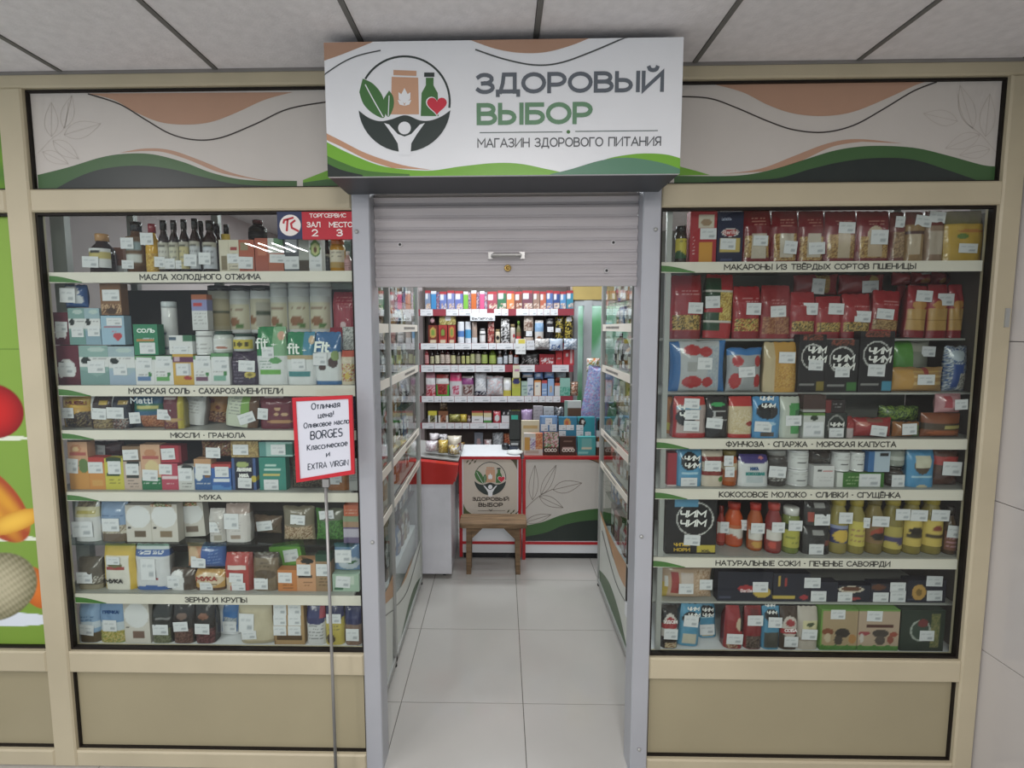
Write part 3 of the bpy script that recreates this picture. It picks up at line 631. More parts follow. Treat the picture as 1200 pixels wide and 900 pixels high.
cabinet(XE, XF, 'glass fronted display cabinet of pasta, noodles and juices', [
    ('МАКАРОНЫ ИЗ ТВЁРДЫХ СОРТОВ ПШЕНИЦЫ', 306.5, 319, (849, 1073)), ('ФУНЧОЗА • СПАРЖА • МОРСКАЯ КАПУСТА', 514, 526, (851, 1050)), ('КОКОСОВОЕ МОЛОКО • СЛИВКИ • СГУЩЁНКА', 573, 585, (843, 1055)),
    ('НАТУРАЛЬНЫЕ СОКИ • ПЕЧЕНЬЕ САВОЯРДИ', 653.5, 665, (839, 1043))], [(397, SHELFM, .135), (460, SHELFM, .085), (706, SHELFM, .08)], BACKR, 960, None)

# ------------------------------------------------------------------ pack making
def art_eval(art, nu, nv, seed):
    rs_ = np.random.RandomState(seed); u, v = np.meshgrid(np.linspace(0, 1, nu+1), np.linspace(0, 1, nv+1))
    c = np.ones(u.shape+(3,))*np.array(hx(art[0]))
    for a in art[1:]:
        k = a[0]
        if k == 'r': m = (u >= a[1]) & (v >= a[2]) & (u <= a[3]) & (v <= a[4]); c[m] = hx(a[5])
        elif k == 'e': m = ((u-a[1])/a[3])**2+((v-a[2])/a[4])**2 <= 1; c[m] = hx(a[5])
        elif k == 'w': m = v < a[1]+a[2]*np.sin(u*3.14*a[3]+a[4]); c[m] = hx(a[5])            # everything below a wave
        elif k == 'n':                                                                        # mottled food seen through a window
            m = (u >= a[1]) & (v >= a[2]) & (u <= a[3]) & (v <= a[4]); cols = np.array([hx(q) for q in a[5:]])
            r = rs_.randint(0, len(cols), u.shape); c[m] = cols[r[m]]
        elif k == 't':                                                                        # broken lines of small print
            m = (u >= a[1]) & (v >= a[2]) & (u <= a[3]) & (v <= a[4]) & ((np.arange(nv+1) % 3 == 0)[:, None]) & (rs_.rand(*u.shape) < .7); c[m] = np.array(hx(a[5]))*.7+c[m]*.3
    g = c.mean(-1, keepdims=True); return (c*.86+g*.14)*.9
CARD = MB(); _n = (12, 9)
def card_art(u, v):
    c = np.ones(u.shape+(3,))*np.array(hx('#d9dbde')); r = np.random.RandomState(3)
    m = (u > .12) & (u < .8) & (v > .45) & (v < .85) & ((np.arange(u.shape[0]) % 2 == 0)[:, None]) & (r.rand(*u.shape) < .75); c[m] = hx('#bcc1c6')
    m = (u > .5) & (u < .88) & (v > .15) & (v < .38); c[m] = hx('#a9aeb3'); return c
grid_mesh(CARD, lambda u, v: (u-.5, 0, v-.5), 12, 9, raster(12, 9, card_art)); CARD.box(-.5, .5, .0001, .0006, -.5, .5, '#d9dbde')
CARD_ME = CARD.mesh('price_tag', PRINT)
ORD = ['first', 'second', 'third', 'fourth', 'fifth', 'sixth', 'seventh', 'eighth', 'ninth', 'tenth', 'eleventh', 'twelfth', 'thirteenth', 'fourteenth', 'fifteenth', 'sixteenth', 'seventeenth', 'eighteenth', 'nineteenth', 'twentieth',
       'twenty-first', 'twenty-second', 'twenty-third', 'twenty-fourth', 'twenty-fifth', 'twenty-sixth', 'twenty-seventh', 'twenty-eighth', 'twenty-ninth', 'thirtieth', 'thirty-first', 'thirty-second', 'thirty-third', 'thirty-fourth', 'thirty-fifth']
SEED = [1]
def front_mesh(w_, h, d, kind, art, px_w, px_h, cell=1.25, nmax=52):
    nu = int(max(4, min(nmax, px_w/cell))); nv = int(max(5, min(nmax+16, px_h/cell))); SEED[0] += 1
    rs_ = np.random.RandomState(SEED[0]); C = art_eval(art, nu, nv, SEED[0])
    U, V = np.meshgrid(np.linspace(0, 1, nu+1), np.linspace(0, 1, nv+1)); c2 = np.abs(2*U-1)
    if kind == 'carton': yf = U*0; yb = V[:, 0]*0+d; X = (U-.5)*w_; Z = V*h
    elif kind == 'pouch':
        sv = np.minimum(1, (1-V)/.3)**.75; yf = d/2*(1-sv)+d*.3*sv*c2**5; yb = d-d/2*(1-sv[:, 0]); X = (U-.5)*w_*(1-.07*(1-sv)+.02*np.sin(V*9+SEED[0])); Z = V*h
    else:
        B = (np.sin(np.pi*U).clip(0)**.55)*(np.sin(np.pi*V).clip(0)**.42); yf = d*.75*(1-B); yb = V[:, 0]*0+d*.75+d*.25*np.sin(np.pi*V[:, 0]).clip(0)
        X = (U-.5)*w_*(1-.06*np.sin(np.pi*V)); Z = h*(V+.015*np.sin(U*11+SEED[0])*V**3)
    if kind != 'carton':
        wr_ = sum(np.sin(U*rs_.uniform(4, 14)+V*rs_.uniform(-14, 14)+rs_.uniform(0, 6)) for _ in range(4))*.0011
        yf = yf+wr_*np.sin(np.pi*U)*np.sin(np.pi*V)
        Z = Z+.0015*np.sin(U*23+SEED[0])*(V > .98)
    mb = MB(); P = np.stack([X, yf, Z], -1).reshape(-1, 3)
    n1 = nu+1; f = [(j*n1+i, j*n1+i+1, (j+1)*n1+i+1, (j+1)*n1+i) for j in range(nv) for i in range(nu)]
    mb.add(P, f, C.reshape(-1, 3)); base = mb.n
    side = C[:, [0, -1]]*.92
    L_ = [(X[j, 0], yb[j], Z[j, 0]) for j in range(nv+1)]; R_ = [(X[j, -1], yb[j], Z[j, -1]) for j in range(nv+1)]
    FL = [tuple(P[j*n1]) for j in range(nv+1)]; FR = [tuple(P[j*n1+nu]) for j in range(nv+1)]
    m = nv+1
    mb.add(FL+L_+FR+R_, [(j+1, m+j+1, m+j, j) for j in range(nv)]+[(2*m+j, 3*m+j, 3*m+j+1, 2*m+j+1) for j in range(nv)]+[(m+j+1, 3*m+j+1, 3*m+j, m+j) for j in range(nv)],
           np.concatenate([side[:, 0], side[:, 0], side[:, 1], side[:, 1]]))
    mb.add([tuple(P[i]) for i in range(n1)]+[R_[0], L_[0]], [tuple(range(n1+2))[::-1]], np.concatenate([C[0], side[0:1, 1], side[0:1, 0]]))
    mb.add([tuple(P[nv*n1+i]) for i in range(n1)]+[R_[-1], L_[-1]], [tuple(range(n1+2))], np.concatenate([C[-1], side[-1:, 1], side[-1:, 0]]))
    yfun = lambda u, v: float(yf[int(round(min(max(v, 0), 1)*nv)), int(round(min(max(u, 0), 1)*nu))])
    return mb, yfun
ROW = {}
PLACED = []
SHELVES = {False: [Zp(p, 240, .02) for p in (318.5, 451.5, 504, 576.5, 696)]+[Zp(638, 240, .03)+.001], True: [Zp(p, 960, .02) for p in (306.5, 514, 573, 653.5)]+[(Zp(397, 960, .135)+.001, .135), (Zp(460, 960, .085)+.001, .085), (Zp(706, 960, .08)+.001, .08)]}
SHELVES = {k: [q if isinstance(q, tuple) else (q, .02) for q in v] for k, v in SHELVES.items()}
COUNT = {}
def finish_label(o, desc, cat, shelf, x):
    ROW.setdefault(shelf, []).append((x, o, desc, cat))
def flush_rows():
    for shelf, items in ROW.items():
        items.sort(key=lambda t: t[0])
        for i, (x, o, desc, cat) in enumerate(items):
            tag(o, '%s, %s along the %s' % (desc, ORD[min(i, 34)], shelf), cat, 'goods on the '+shelf)
TAGW, TAGH = 17, 13
def add_tag(o, t, Yf, x0, x1, zb, h, yfun, rot):
    tx, ty = t[0], t[1]; tw = t[2] if len(t) > 2 else TAGW; th = t[3] if len(t) > 3 else TAGH; tr = t[4] if len(t) > 4 else ((int(tx*7+ty*3) % 9)-4)
    p = at(tx, ty, Yf); s = (at(tx+tw/2, ty, Yf)[0]-at(tx-tw/2, ty, Yf)[0]); sz = at(tx, ty-th/2, Yf)[2]-at(tx, ty+th/2, Yf)[2]
    dx = p[0]-(x0+x1)/2; dz = p[2]-zb; ca, sa = math.cos(-rot), math.sin(-rot); lx = dx*ca+dz*sa; lz = -dx*sa+dz*ca
    lz = max(lz, sz/2+(.0015 if abs(rot) < .01 else .013))
    wd = x1-x0; yy_ = min(yfun(lx/wd+.5+a, lz/h+b) for a in (-.12, 0, .12) for b in (-.08, 0, .08))
    link('price_tag', CARD_ME, o, (lx, yy_-.0012, lz), (0, math.radians(tr)-rot, 0), (s, 1, sz))
def item(x0, x1, yt, yb, kind, desc, art, tags=(), text=(), r=0, L=0, shelf='', zs=None, Y0=.04, cat=None, d=None, film=None):
    """a pack whose front is given in photograph pixels at its own depth; zs is the height of the shelf it stands on"""
    Yf = Y0+L*.075
    d = d or {'carton': .04, 'pouch': .05, 'bag': .045, 'bottle': 0, 'flask': 0, 'jar': 0, 'can': 0, 'tube': 0}[kind]
    for _try in range(14):
        a = at(x0, yb or yt+20, Yf)[0]; b = at(x1, yb or yt+20, Yf)[0]; zt = at((x0+x1)/2, yt, Yf)[2]; zb = at((x0+x1)/2, yb, Yf)[2] if zs is None else zs+.0007
        if Y0 < .3:
            up = [q for q, ys_ in SHELVES[x0 > 600] if q > zb+.03 and Yf+(d or (b-a)) > ys_-.001]
            if up: zt = min(zt, min(up)-.0135)
        if r: zb += abs(math.sin(math.radians(r)))*(b-a)*.5
        if zb > zt-.02: zt = zb+.02
        if Y0 < .3: a, b = (max(a, -1.865), min(b, -.594)) if x0 < 600 else (max(a, .653), min(b, 1.885))
        dd = d or (b-a); hit = False
        rg = abs(math.sin(math.radians(r)))*(zt-zb)*.6 if r else 0
        for (pa, pb, py0, py1, pz0, pz1) in PLACED:
            ox = min(b+(rg if r > 0 else 0), pb)-max(a-(rg if r < 0 else 0), pa); oy = min(Yf+dd, py1)-max(Yf-.002, py0); oz = min(zt, pz1)-max(zb, pz0)
            if ox > -.0004 and oy > 0 and oz > -.0004:
                if ox < .3*(b-a) and ox < .3*(pb-pa) and not r:                 # side by side: give way sideways
                    if a+b > pa+pb: a = pb+.0006
                    else: b = pa-.0006
                elif oz < .3*(zt-zb) and zb+zt > pz0+pz1 and oz < .025: zb = pz1+.0006      # stacked: stand on it
                elif oz < .3*(zt-zb) and zb+zt < pz0+pz1: zt = pz0-.0006
                else: hit = True; break
        if not hit: break
        Yf += .012
    PLACED.append((a-(rg if r < 0 else 0), b+(rg if r > 0 else 0), Yf-.002, Yf+(d or (b-a)), zb, zt))
    wd, h = b-a, zt-zb; rot = math.radians(r)
    if rot: wd *= .95
    cat0 = {'carton': 'box', 'pouch': 'packet', 'bag': 'bag', 'bottle': 'bottle', 'flask': 'bottle', 'jar': 'jar', 'can': 'can', 'tube': 'tube'}[kind]
    name = {'carton': 'food_carton', 'pouch': 'food_pouch', 'bag': 'food_bag', 'bottle': 'glass_bottle', 'flask': 'glass_bottle', 'jar': 'food_jar', 'can': 'food_can', 'tube': 'food_tub'}[kind]
    xc = (a+b)/2
    if kind in ('carton', 'pouch', 'bag'):
        mb, yfun = front_mesh(wd, h, d, kind, art, x1-x0, (x1-x0)*h/wd)
        o = obj(name, mb, PAPER if (film is False or kind == 'carton') else FILM, None, kind != 'carton', loc=(xc, Yf, zb), rot=(0, rot, 0))
    else:
        R_ = wd/2; body, cap, lab = art[0], art[1], art[2]
        if kind == 'bottle': prof = [(.86, 0), (1, .03), (1, .5), (.95, .6), (.78, .68), (.54, .75), (.47, .8), (.47, .93)]; lb = (.12, .5); cp = (.54, .82, 1.0)
        elif kind == 'jar': prof = [(.9, 0), (1, .04), (1, .72), (.93, .8), (.78, .85), (.78, .9)]; lb = (.14, .66); cp = (.86, .84, 1.0)
        elif kind == 'flask': prof = [(.88, 0), (1, .03), (1, .3), (.95, .36), (1, .42), (1, .6), (.9, .7), (.66, .8), (.6, .84), (.6, .92)]; lb = (.06, .52); cp = (.7, .86, 1.0)
        elif kind == 'tube': prof = [(.95, 0), (1, .03), (1, .9), (.9, .93)]; lb = (.08, .72); cp = (1.0, .88, 1.0)
        else: prof = [(.96, 0), (1, .02), (1, .06), (.97, .08), (.97, .92), (1, .94), (1, .98), (.96, 1)]; lb = (.1, .9); cp = None
        o = obj(name, MB().lathe([(q*R_, z*h) for q, z in prof], 16, body), GLOSSY, None, True, loc=(xc, Yf+R_, zb))
        mb = MB(); nn = 14; nv = 14; SEED[0] += 1; C = art_eval(lab, nn, nv, SEED[0])
        rr = R_*1.012
        if kind in ('bottle', 'flask') and len(art) > 3: lb = art[3]
        grid_mesh(mb, lambda u, v: (rr*math.sin((u-.5)*2.5), -rr*math.cos((u-.5)*2.5), h*(lb[0]+v*(lb[1]-lb[0]))), nn, nv, C)
        obj('label', mb, PAPER, o, True)
        if cap and cp: obj('cap', MB().lathe([(cp[0]*R_, cp[1]*h), (cp[0]*R_, (cp[2]-.01)*h), (cp[0]*R_*.9, cp[2]*h)], 16, cap), GLOSSY, o, True)
        yfun = lambda u, v: -R_*1.02*math.sqrt(max(0, 1-min(1, abs(2*u-1))**2))
    for t in tags: add_tag(o, t, Yf, a, b, zb, h, yfun, rot)
    for t in text:
        s, tx0, tx1, ty0, ty1, tc = t[:6]; tt = t[6] if len(t) > 6 else .2
        A = at(tx0, (ty0+ty1)/2, Yf)[0]-xc; B_ = at(tx1, (ty0+ty1)/2, Yf)[0]-xc; ZT = at(tx0, ty0, Yf)[2]-zb; ZB_ = at(tx0, ty1, Yf)[2]-zb
        if abs(B_-A) < .001: continue
        yy_ = min(yfun(((A+B_)/2+q)/wd+.5, (ZT+ZB_)/2/h) for q in (-.03, -.015, 0, .015, .03))-(.0008 if kind == 'carton' else .0035)
        ca, sa = math.cos(rot), math.sin(rot)
        slant = .16 if len(t) > 7 else 0
        obj('lettering', text_mb(s, A, B_, ZB_, ZT, tt, tc, None, lambda x, z: (x*ca-z*sa, yy_, x*sa+z*ca), slant=slant), PRINT, o)
    if shelf: finish_label(o, desc, cat or cat0, shelf, x0+L*.1-yt*.001)
    else: tag(o, desc, cat or cat0)
    return o
# ================================================================== GOODS IN THE TWO WINDOWS
YB, NAVY, KRAFT, WHT, CRM = '#e2bd2f', '#262c48', '#b08a5c', '#e4e5e6', '#ddd3bb'
def z_on(py, px_mid): return Zp(py, px_mid, .02)-.002
ROWS = []
def row(shelf, z, Y0, items):
    for it in items:
        kw = it[-1] if isinstance(it[-1], dict) else {}
        a = it[:-1] if isinstance(it[-1], dict) else it
        x0, x1, yt, yb, kind, desc, art = a[:7]; tags = a[7] if len(a) > 7 else (); text = a[8] if len(a) > 8 else ()
        item(x0, x1, yt, yb, kind, desc, art, tags, text, shelf=shelf, zs=z if yb == 0 else None, Y0=Y0, **kw)
def T(*p): return [tuple(q) if isinstance(q, (tuple, list)) else q for q in p]
DKB = '#2a1712'
def oil(lab='#d6d3c8'): return [DKB, '#17110f', [lab, ('r', 0, .8, 1, 1, '#b9b4a4'), ('t', .2, .2, .8, .75, '#777'), ('r', .25, .82, .75, .92, '#4d4a40')], (.08, .58)]
LM = 240
zO, zS, zM, zF, zG = [z_on(p, LM) for p in (318.5, 451.5, 504, 576.5, 696)]
zU = Zp(638, LM, .03); zB = .5
row('oil shelf', zO, .05, [
 (97, 123, 272, 0, 'bottle', 'squat dark flask with cork stopper and arched label', [DKB, '#b58a5a', [WHT, ('r', 0, .45, 1, .8, '#c9b866'), ('r', .3, .75, .7, .9, '#333')], (.15, .62)], [(106, 307, 19, 13, 2)]),
 (131, 145, 290, 0, 'carton', 'small orange and white oil carton', ['#a5674a', ('r', 0, 0, 1, .35, WHT), ('t', .2, .5, .8, .9, '#733')], {'L': 1}),
 (141, 163, 258, 0, 'bottle', 'tall amber oil bottle with black cap', ['#5a3a1c', '#1b1715', ['#6b4a22', ('r', .1, .55, .9, .8, '#8aa0a5'), ('r', .1, .1, .9, .4, '#cfd3d0')], (.15, .7)], [(149, 285, 15, 13, 0), (150, 310, 14, 10, 2)]),
 (166, 181, 261, 0, 'bottle', 'clear bottle of yellow oil with red cap', ['#c99a1d', '#8e2f38', ['#d3a41f', ('n', 0, 0, 1, 1, '#d3a41f', '#b7860f', '#e6c149')], (.05, .4)], [(172, 280, 15, 14, 0)]),
 (181, 194, 257, 0, 'bottle', 'slim dark oil bottle with long arched label', oil(), [(187, 307, 12, 12, 3)]),
 (193, 206, 257, 0, 'bottle', 'slim dark oil bottle with cream arched label', oil('#cfcbb0'), [(199, 309, 12, 12, 0)]),
 (205, 218, 256, 0, 'bottle', 'slim dark oil bottle with yellow-footed label', oil('#cdbf85'), [(210, 310, 9, 10, 0)]),
 (216, 231, 255, 0, 'bottle', 'taller dark oil bottle with grey label', oil('#c5c8cc'), [(223, 305, 15, 14, 3)]),
 (228, 238, 258, 0, 'bottle', 'dark bottle half hidden in second line', oil(), {'L': 1}),
 (233, 250, 257, 0, 'bottle', 'wide dark oil bottle with pale blue label', oil('#c8ccd6'), [(240, 303, 14, 14, 2)]),
 (246, 257, 261, 0, 'bottle', 'dark bottle with black cap in second line', oil('#8b8a80'), {'L': 1}),
 (257, 268, 262, 0, 'bottle', 'dark bottle with yellow neck band', ['#3a2616', '#1a1614', [YB, ('r', 0, 0, 1, .5, DKB)], (.55, .8)], {'L': 1}),
 (257, 268, 281, 0, 'carton', 'cream oil carton with narrow side', [CRM, ('r', .2, .1, .8, .5, '#8a7a5a')]),
 (268, 280, 281, 0, 'carton', 'cream oil carton with red lettered print', [CRM, ('r', .15, .7, .85, .78, '#a33'), ('e', .5, .5, .35, .08, '#5c3c22'), ('t', .1, .1, .9, .35, '#555')], [(273, 303, 13, 11, 0)]),
 (280, 298, 281, 0, 'carton', 'orange oil carton with price tag', ['#b85a3c', ('t', .1, .05, .9, .2, '#5a1d12'), ('r', .1, .7, .6, .9, '#9a8a6a')], [(288, 308, 17, 14, 2)]),
 (299, 314, 279, 0, 'carton', 'tall orange oil carton without a tag', ['#b0533a', ('r', .2, .5, .9, .9, '#c97352')]),
 (314, 332, 279, 0, 'carton', 'orange carton with white tagged top', ['#b9603f', ('r', 0, .55, 1, 1, '#cfd0cc'), ('r', .4, .8, 1, 1, '#5e8b63')], [(325, 303, 18, 10, 2)]),
 (333, 350, 277, 0, 'carton', 'grey oil carton with two white tags', ['#53575e', ('r', .1, .55, .9, .98, '#b9bdc4')], [(342, 308, 17, 15, 0)]),
 (350, 362, 279, 0, 'carton', 'narrow dark carton with pale head', ['#4b4035', ('r', 0, .35, 1, 1, '#a9aca5')]),
 (362, 377, 279, 0, 'carton', 'white oil carton printed with halved avocado', [WHT, ('e', .5, .7, .42, .25, '#5d8a3e'), ('e', .5, .68, .3, .18, '#c9cf8a'), ('e', .5, .66, .14, .09, '#6b4423'), ('t', .1, .1, .9, .35, '#555')], [(370, 308, 15, 13, 3)]),
 (376, 387, 280, 0, 'bottle', 'dark glass bottle beside avocado carton', oil('#3b3f49'), {'L': 1}),
 (384, 402, 279, 0, 'jar', 'honey yellow jar with cream label', ['#b8841c', '#b5652c', [CRM, ('r', 0, 0, 1, .35, '#b9974e'), ('t', .1, .5, .9, .9, '#666')]]),
 (402, 411, 294, 0, 'bottle', 'tiny pinkish bottle at shelf end', ['#b08c84', '#c9b9b4', ['#c99', ('t', .2, .2, .8, .8, '#644')], (.1, .6)]),
 (287, 308, 256, 281, 'bottle', 'black bottle lying above orange cartons', ['#1c1514', '#5c1f22', ['#1c1514', ('r', .2, .3, .8, .5, '#333')], (.1, .4)], {'L': 2}),
])
tealp = lambda a, b_: [a, ('r', 0, .45, 1, .72, WHT), ('e', .22, .62, .16, .09, '#222c28'), ('t', .4, .62, .95, .7, '#777'), ('w', .3, .08, 2, 1, b_), ('e', .6, .9, .3, .06, '#b9cfcb')]
gift = lambda a: [WHT, ('r', 0, .88, 1, 1, '#5f9a62'), ('r', .1, .12, .8, .28, a), ('e', .75, .36, .1, .08, '#3f8a47'), ('t', .1, .33, .6, .45, '#777')]
marp = ['#6b2436', ('e', .45, .38, .38, .28, WHT), ('r', .1, .25, .8, .55, WHT), ('r', .15, .55, .35, .6, '#444'), ('w', .12, .1, 1, 0, '#5b1a2c'), ('t', .2, .35, .75, .5, '#999')]
row('salt shelf', zS, .05, [
 (65, 93, 405, 0, 'carton', 'maroon carton with white oval cloud panel', marp, [(78, 432, 18, 14, 2)]),
 (93, 127, 405, 0, 'carton', 'teal sea salt carton with white band', tealp('#8fb3ae', '#7ba29f'), [(113, 430, 20, 14, 0)]),
 (127, 158, 406, 0, 'carton', 'pale blue sea salt carton with white band', tealp('#a5bcc6', '#9fb5cc'), [(141, 433, 16, 13, 0)]),
 (159, 181, 417, 0, 'carton', 'white sweetener carton with blue stripe', gift('#5c83b5'), [(169, 426, 18, 14, 2)]),
 (181, 203, 417, 0, 'carton', 'white sweetener carton with green stripe', gift('#63b05b'), [(192, 424, 18, 13, 0)]),
 (203, 227, 415, 0, 'carton', 'yellow carton with purple top band', ['#d9ab2c', ('r', 0, .75, 1, .92, '#6b2f58'), ('r', .1, .76, .35, .9, '#c9a9b9'), ('r', .15, .3, .85, .68, '#c9cbd3'), ('e', .7, .22, .2, .07, '#b3372f')], [(214, 433, 14, 14, 0)]),
 (227, 248, 417, 0, 'carton', 'white carton with brown beans print', gift('#7a4f6b'), [(238, 424, 17, 14, 0)]),
 (248, 269, 414, 0, 'carton', 'white carton with green leaf and lid band', gift('#7fb5a0'), [(259, 426, 18, 16, 0)]),
 (269, 300, 412, 0, 'pouch', 'dark violet pouch with yellow disc', ['#3f3047', ('t', .1, .1, .5, .8, '#8a7d94'), ('e', .75, .3, .2, .1, '#d6c04a'), ('e', .75, .3, .1, .05, '#8a7a2a')], [(289, 429, 19, 13, 3)]),
 (295, 334, 383, 0, 'pouch', 'green and white fit pouch with tall leaf print', ['#dfe3e4', ('r', 0, .5, .58, 1, '#1f8a4c'), ('r', .58, .5, 1, 1, '#86b98a'), ('e', .85, .85, .12, .08, '#d9a88a'), ('r', .12, .17, .82, .27, '#69b441'), ('e', .65, .42, .2, .06, '#5da55a'), ('t', .1, .3, .5, .45, '#3f7f5a')], [(314, 413, 14, 13, 0)], [('fit', 301, 313, 396, 409, '#e9efe9', .15), ('+', 319, 323, 401, 406, '#e9efe9')]),
 (334, 368, 389, 0, 'pouch', 'blue-green and white fit pouch', ['#dfe3e4', ('r', 0, .55, .62, 1, '#1f8a5a'), ('r', .62, .55, 1, 1, '#3f8fae'), ('e', .9, .85, .1, .08, '#e0c09a'), ('r', 0, .47, 1, .57, '#c0aa7c'), ('r', .05, .15, .85, .26, '#3a8c8f')], [(350, 427, 16, 13, 0)], [('fit', 338, 350, 402, 415, '#e9efe9', .16), ('+', 355, 359, 408, 412, '#e9efe9')]),
 (368, 398, 389, 0, 'pouch', 'blue topped white fit pouch with date print', ['#dfe3e4', ('r', 0, .62, 1, 1, '#2f6da6'), ('e', .7, .42, .2, .1, '#4d3029'), ('e', .3, .33, .15, .06, '#4d3029'), ('r', 0, 0, 1, .07, '#2f6da6'), ('e', .8, .55, .15, .1, '#8aa35a')], [(375, 421, 16, 14, 2)], [('Fit', 369, 384, 400, 413, '#e9efe9', .2, 1)]),
 (397, 414, 411, 0, 'pouch', 'orange and cream small pouch by the post', ['#d8cbb0', ('r', 0, .8, 1, 1, '#c7502f'), ('n', 0, .1, 1, .6, '#d8cbb0', '#b5583a', '#cdb95c'), ('e', .5, .25, .2, .1, '#d6b93a')]),
 (64, 82, 366, 404, 'carton', 'maroon carton on top of another maroon one', marp, [(72, 383, 14, 12, 2)]),
 (82, 101, 361, 404, 'carton', 'stacked teal salt carton with black badge', tealp('#7ea7a3', '#6f9d98'), [(91, 389, 14, 12, 0)]),
 (101, 119, 361, 404, 'carton', 'stacked pale blue salt carton with badge', tealp('#9ab7c2', '#88a9bc'), [(110, 388, 14, 12, 0)]),
 (120, 147, 370, 404, 'carton', 'light blue carton with red heart', ['#9cc0d8', ('r', .1, .58, .9, .64, '#b8393f'), ('e', .62, .3, .12, .1, '#c8333b'), ('e', .76, .3, .12, .1, '#c8333b'), ('e', .69, .24, .13, .1, '#c8333b'), ('t', .3, .45, .8, .55, '#d05')], [(134, 377, 18, 9, 0)]),
 (158, 186, 380, 416, 'carton', 'green salt carton resting on white cartons', ['#2b8a62', ('r', .1, .45, .85, .5, '#c98a3c'), ('t', .3, .52, .9, .6, '#cde')], [(173, 408, 18, 13, 0)], [('СОЛЬ', 161, 181, 385, 390, '#e6efe9', .24)]),
 (188, 204, 353, 416, 'tube', 'tall white dispenser tube with blue marks', [WHT, '#cfd6da', [WHT, ('r', .2, .8, .8, .83, '#345'), ('r', 0, .05, .6, .12, '#35506e'), ('r', 0, .45, .5, .5, '#35506e')]], {'L': 1}),
 (199, 226, 393, 416, 'carton', 'low white sachet box with green corner', [WHT, ('r', .6, .7, 1, 1, '#3f7a58'), ('r', 0, .75, .3, .9, '#4a6076'), ('t', .1, .1, .9, .5, '#aaa')], [(212, 409, 17, 8, 0)]),
 (226, 246, 388, 416, 'can', 'squat white tub below a taller box', [WHT, None, [WHT, ('r', 0, .8, 1, .9, '#888'), ('t', .1, .2, .9, .6, '#999')]], {'L': 0}),
 (226, 244, 345, 387, 'carton', 'white and violet carton with orange head', [WHT, ('r', 0, .55, 1, .9, '#8f93c9'), ('r', 0, .86, 1, 1, '#c26a3c'), ('r', .1, .68, .7, .75, '#c33'), ('t', .1, .1, .9, .5, '#999')], {'L': 1}),
 (246, 268, 388, 414, 'jar', 'white jar with dark green lid', ['#c7ccc8', '#1f3f33', [WHT, ('e', .6, .2, .25, .12, '#b9755c'), ('r', .1, .5, .9, .9, '#d9dbd8')]], {'L': 0}),
 (269, 293, 391, 412, 'jar', 'jar with green lid and yellow band', ['#c2c6c4', '#1c3c30', ['#d4c02d', ('e', .25, .5, .1, .3, '#4d4412'), ('e', .5, .5, .1, .3, '#4d4412'), ('e', .75, .5, .1, .3, '#4d4412')]]),
 (69, 96, 333, 360, 'bag', 'blue and white bag on top of stack', ['#2f62a8', ('e', .4, .65, .42, .3, WHT), ('e', .75, .35, .2, .2, '#dfe6ee')], [(79, 346, 18, 17, 2)], {'L': 0}),
 (119, 143, 332, 369, 'carton', 'brown carton with wood pattern and bowl', ['#8a5f3a', ('n', .05, .05, .95, .35, '#c9a377', '#6b4528'), ('e', .5, .12, .25, .1, '#4a2f1c')], [(130, 346, 20, 13, 0)], {'L': 0}),
])
tub = lambda x: [WHT, '#cdcfcd', ['#ddd6b8', ('r', 0, .8, 1, 1, '#d8dad6'), ('t', .2, .5, .8, .75, '#8a4b3a'), ('e', x, .25, .25, .14, '#a06a42'), ('e', x+.2, .12, .15, .08, '#5c8a3a')]]
row('riser behind salt cartons', Zp(391, LM, .2), .205, [
 (238, 264, 334, 0, 'tube', 'tall tub with black lid and beige side', ['#c9c6b8', '#1c1c1c', ['#c8bb96', ('r', .3, .55, 1, .62, '#47533a'), ('r', .3, .1, 1, .5, '#bfae80')]]),
 (264, 288, 334, 0, 'tube', 'tall powder tub with almond print and black lid', [WHT, '#222', tub(.4)[2]]),
 (288, 313, 334, 0, 'tube', 'tall tub with black lid and grey panel', [WHT, '#222', ['#d7d0b4', ('r', .5, .1, 1, .9, '#b7b2a2'), ('r', .5, .5, 1, .58, '#47533a'), ('e', .25, .3, .2, .14, '#a06a42')]]),
 (312, 333, 331, 0, 'tube', 'tall white tub with single walnut print', tub(.4)), (333, 359, 330, 0, 'tube', 'tall white tub with avocado print', tub(.5)), (359, 384, 330, 0, 'tube', 'tall white tub with hazelnut print', tub(.45)),
 (389, 414, 342, 0, 'pouch', 'crimson pouch with white heart and tall top', ['#b3283f', ('r', 0, 0, 1, 1, '#ad2a3f'), ('e', .5, .2, .15, .08, '#e8c9cc'), ('t', .2, .6, .9, .9, '#d88')]),
])
row('salt shelf', zS, .12, [(385, 402, 384, 412, 'pouch', 'small crimson pouch above the fit pouch', ['#a12a3f', ('t', .2, .2, .8, .6, '#c77')]), (401, 414, 383, 410, 'carton', 'small grey-white patterned box', ['#b9bcb8', ('n', 0, 0, 1, 1, '#b9bcb8', '#7b7f7b', '#d5d8d3')])])
nuts = lambda *c: ('n', 0, 0, 1, .55)+c
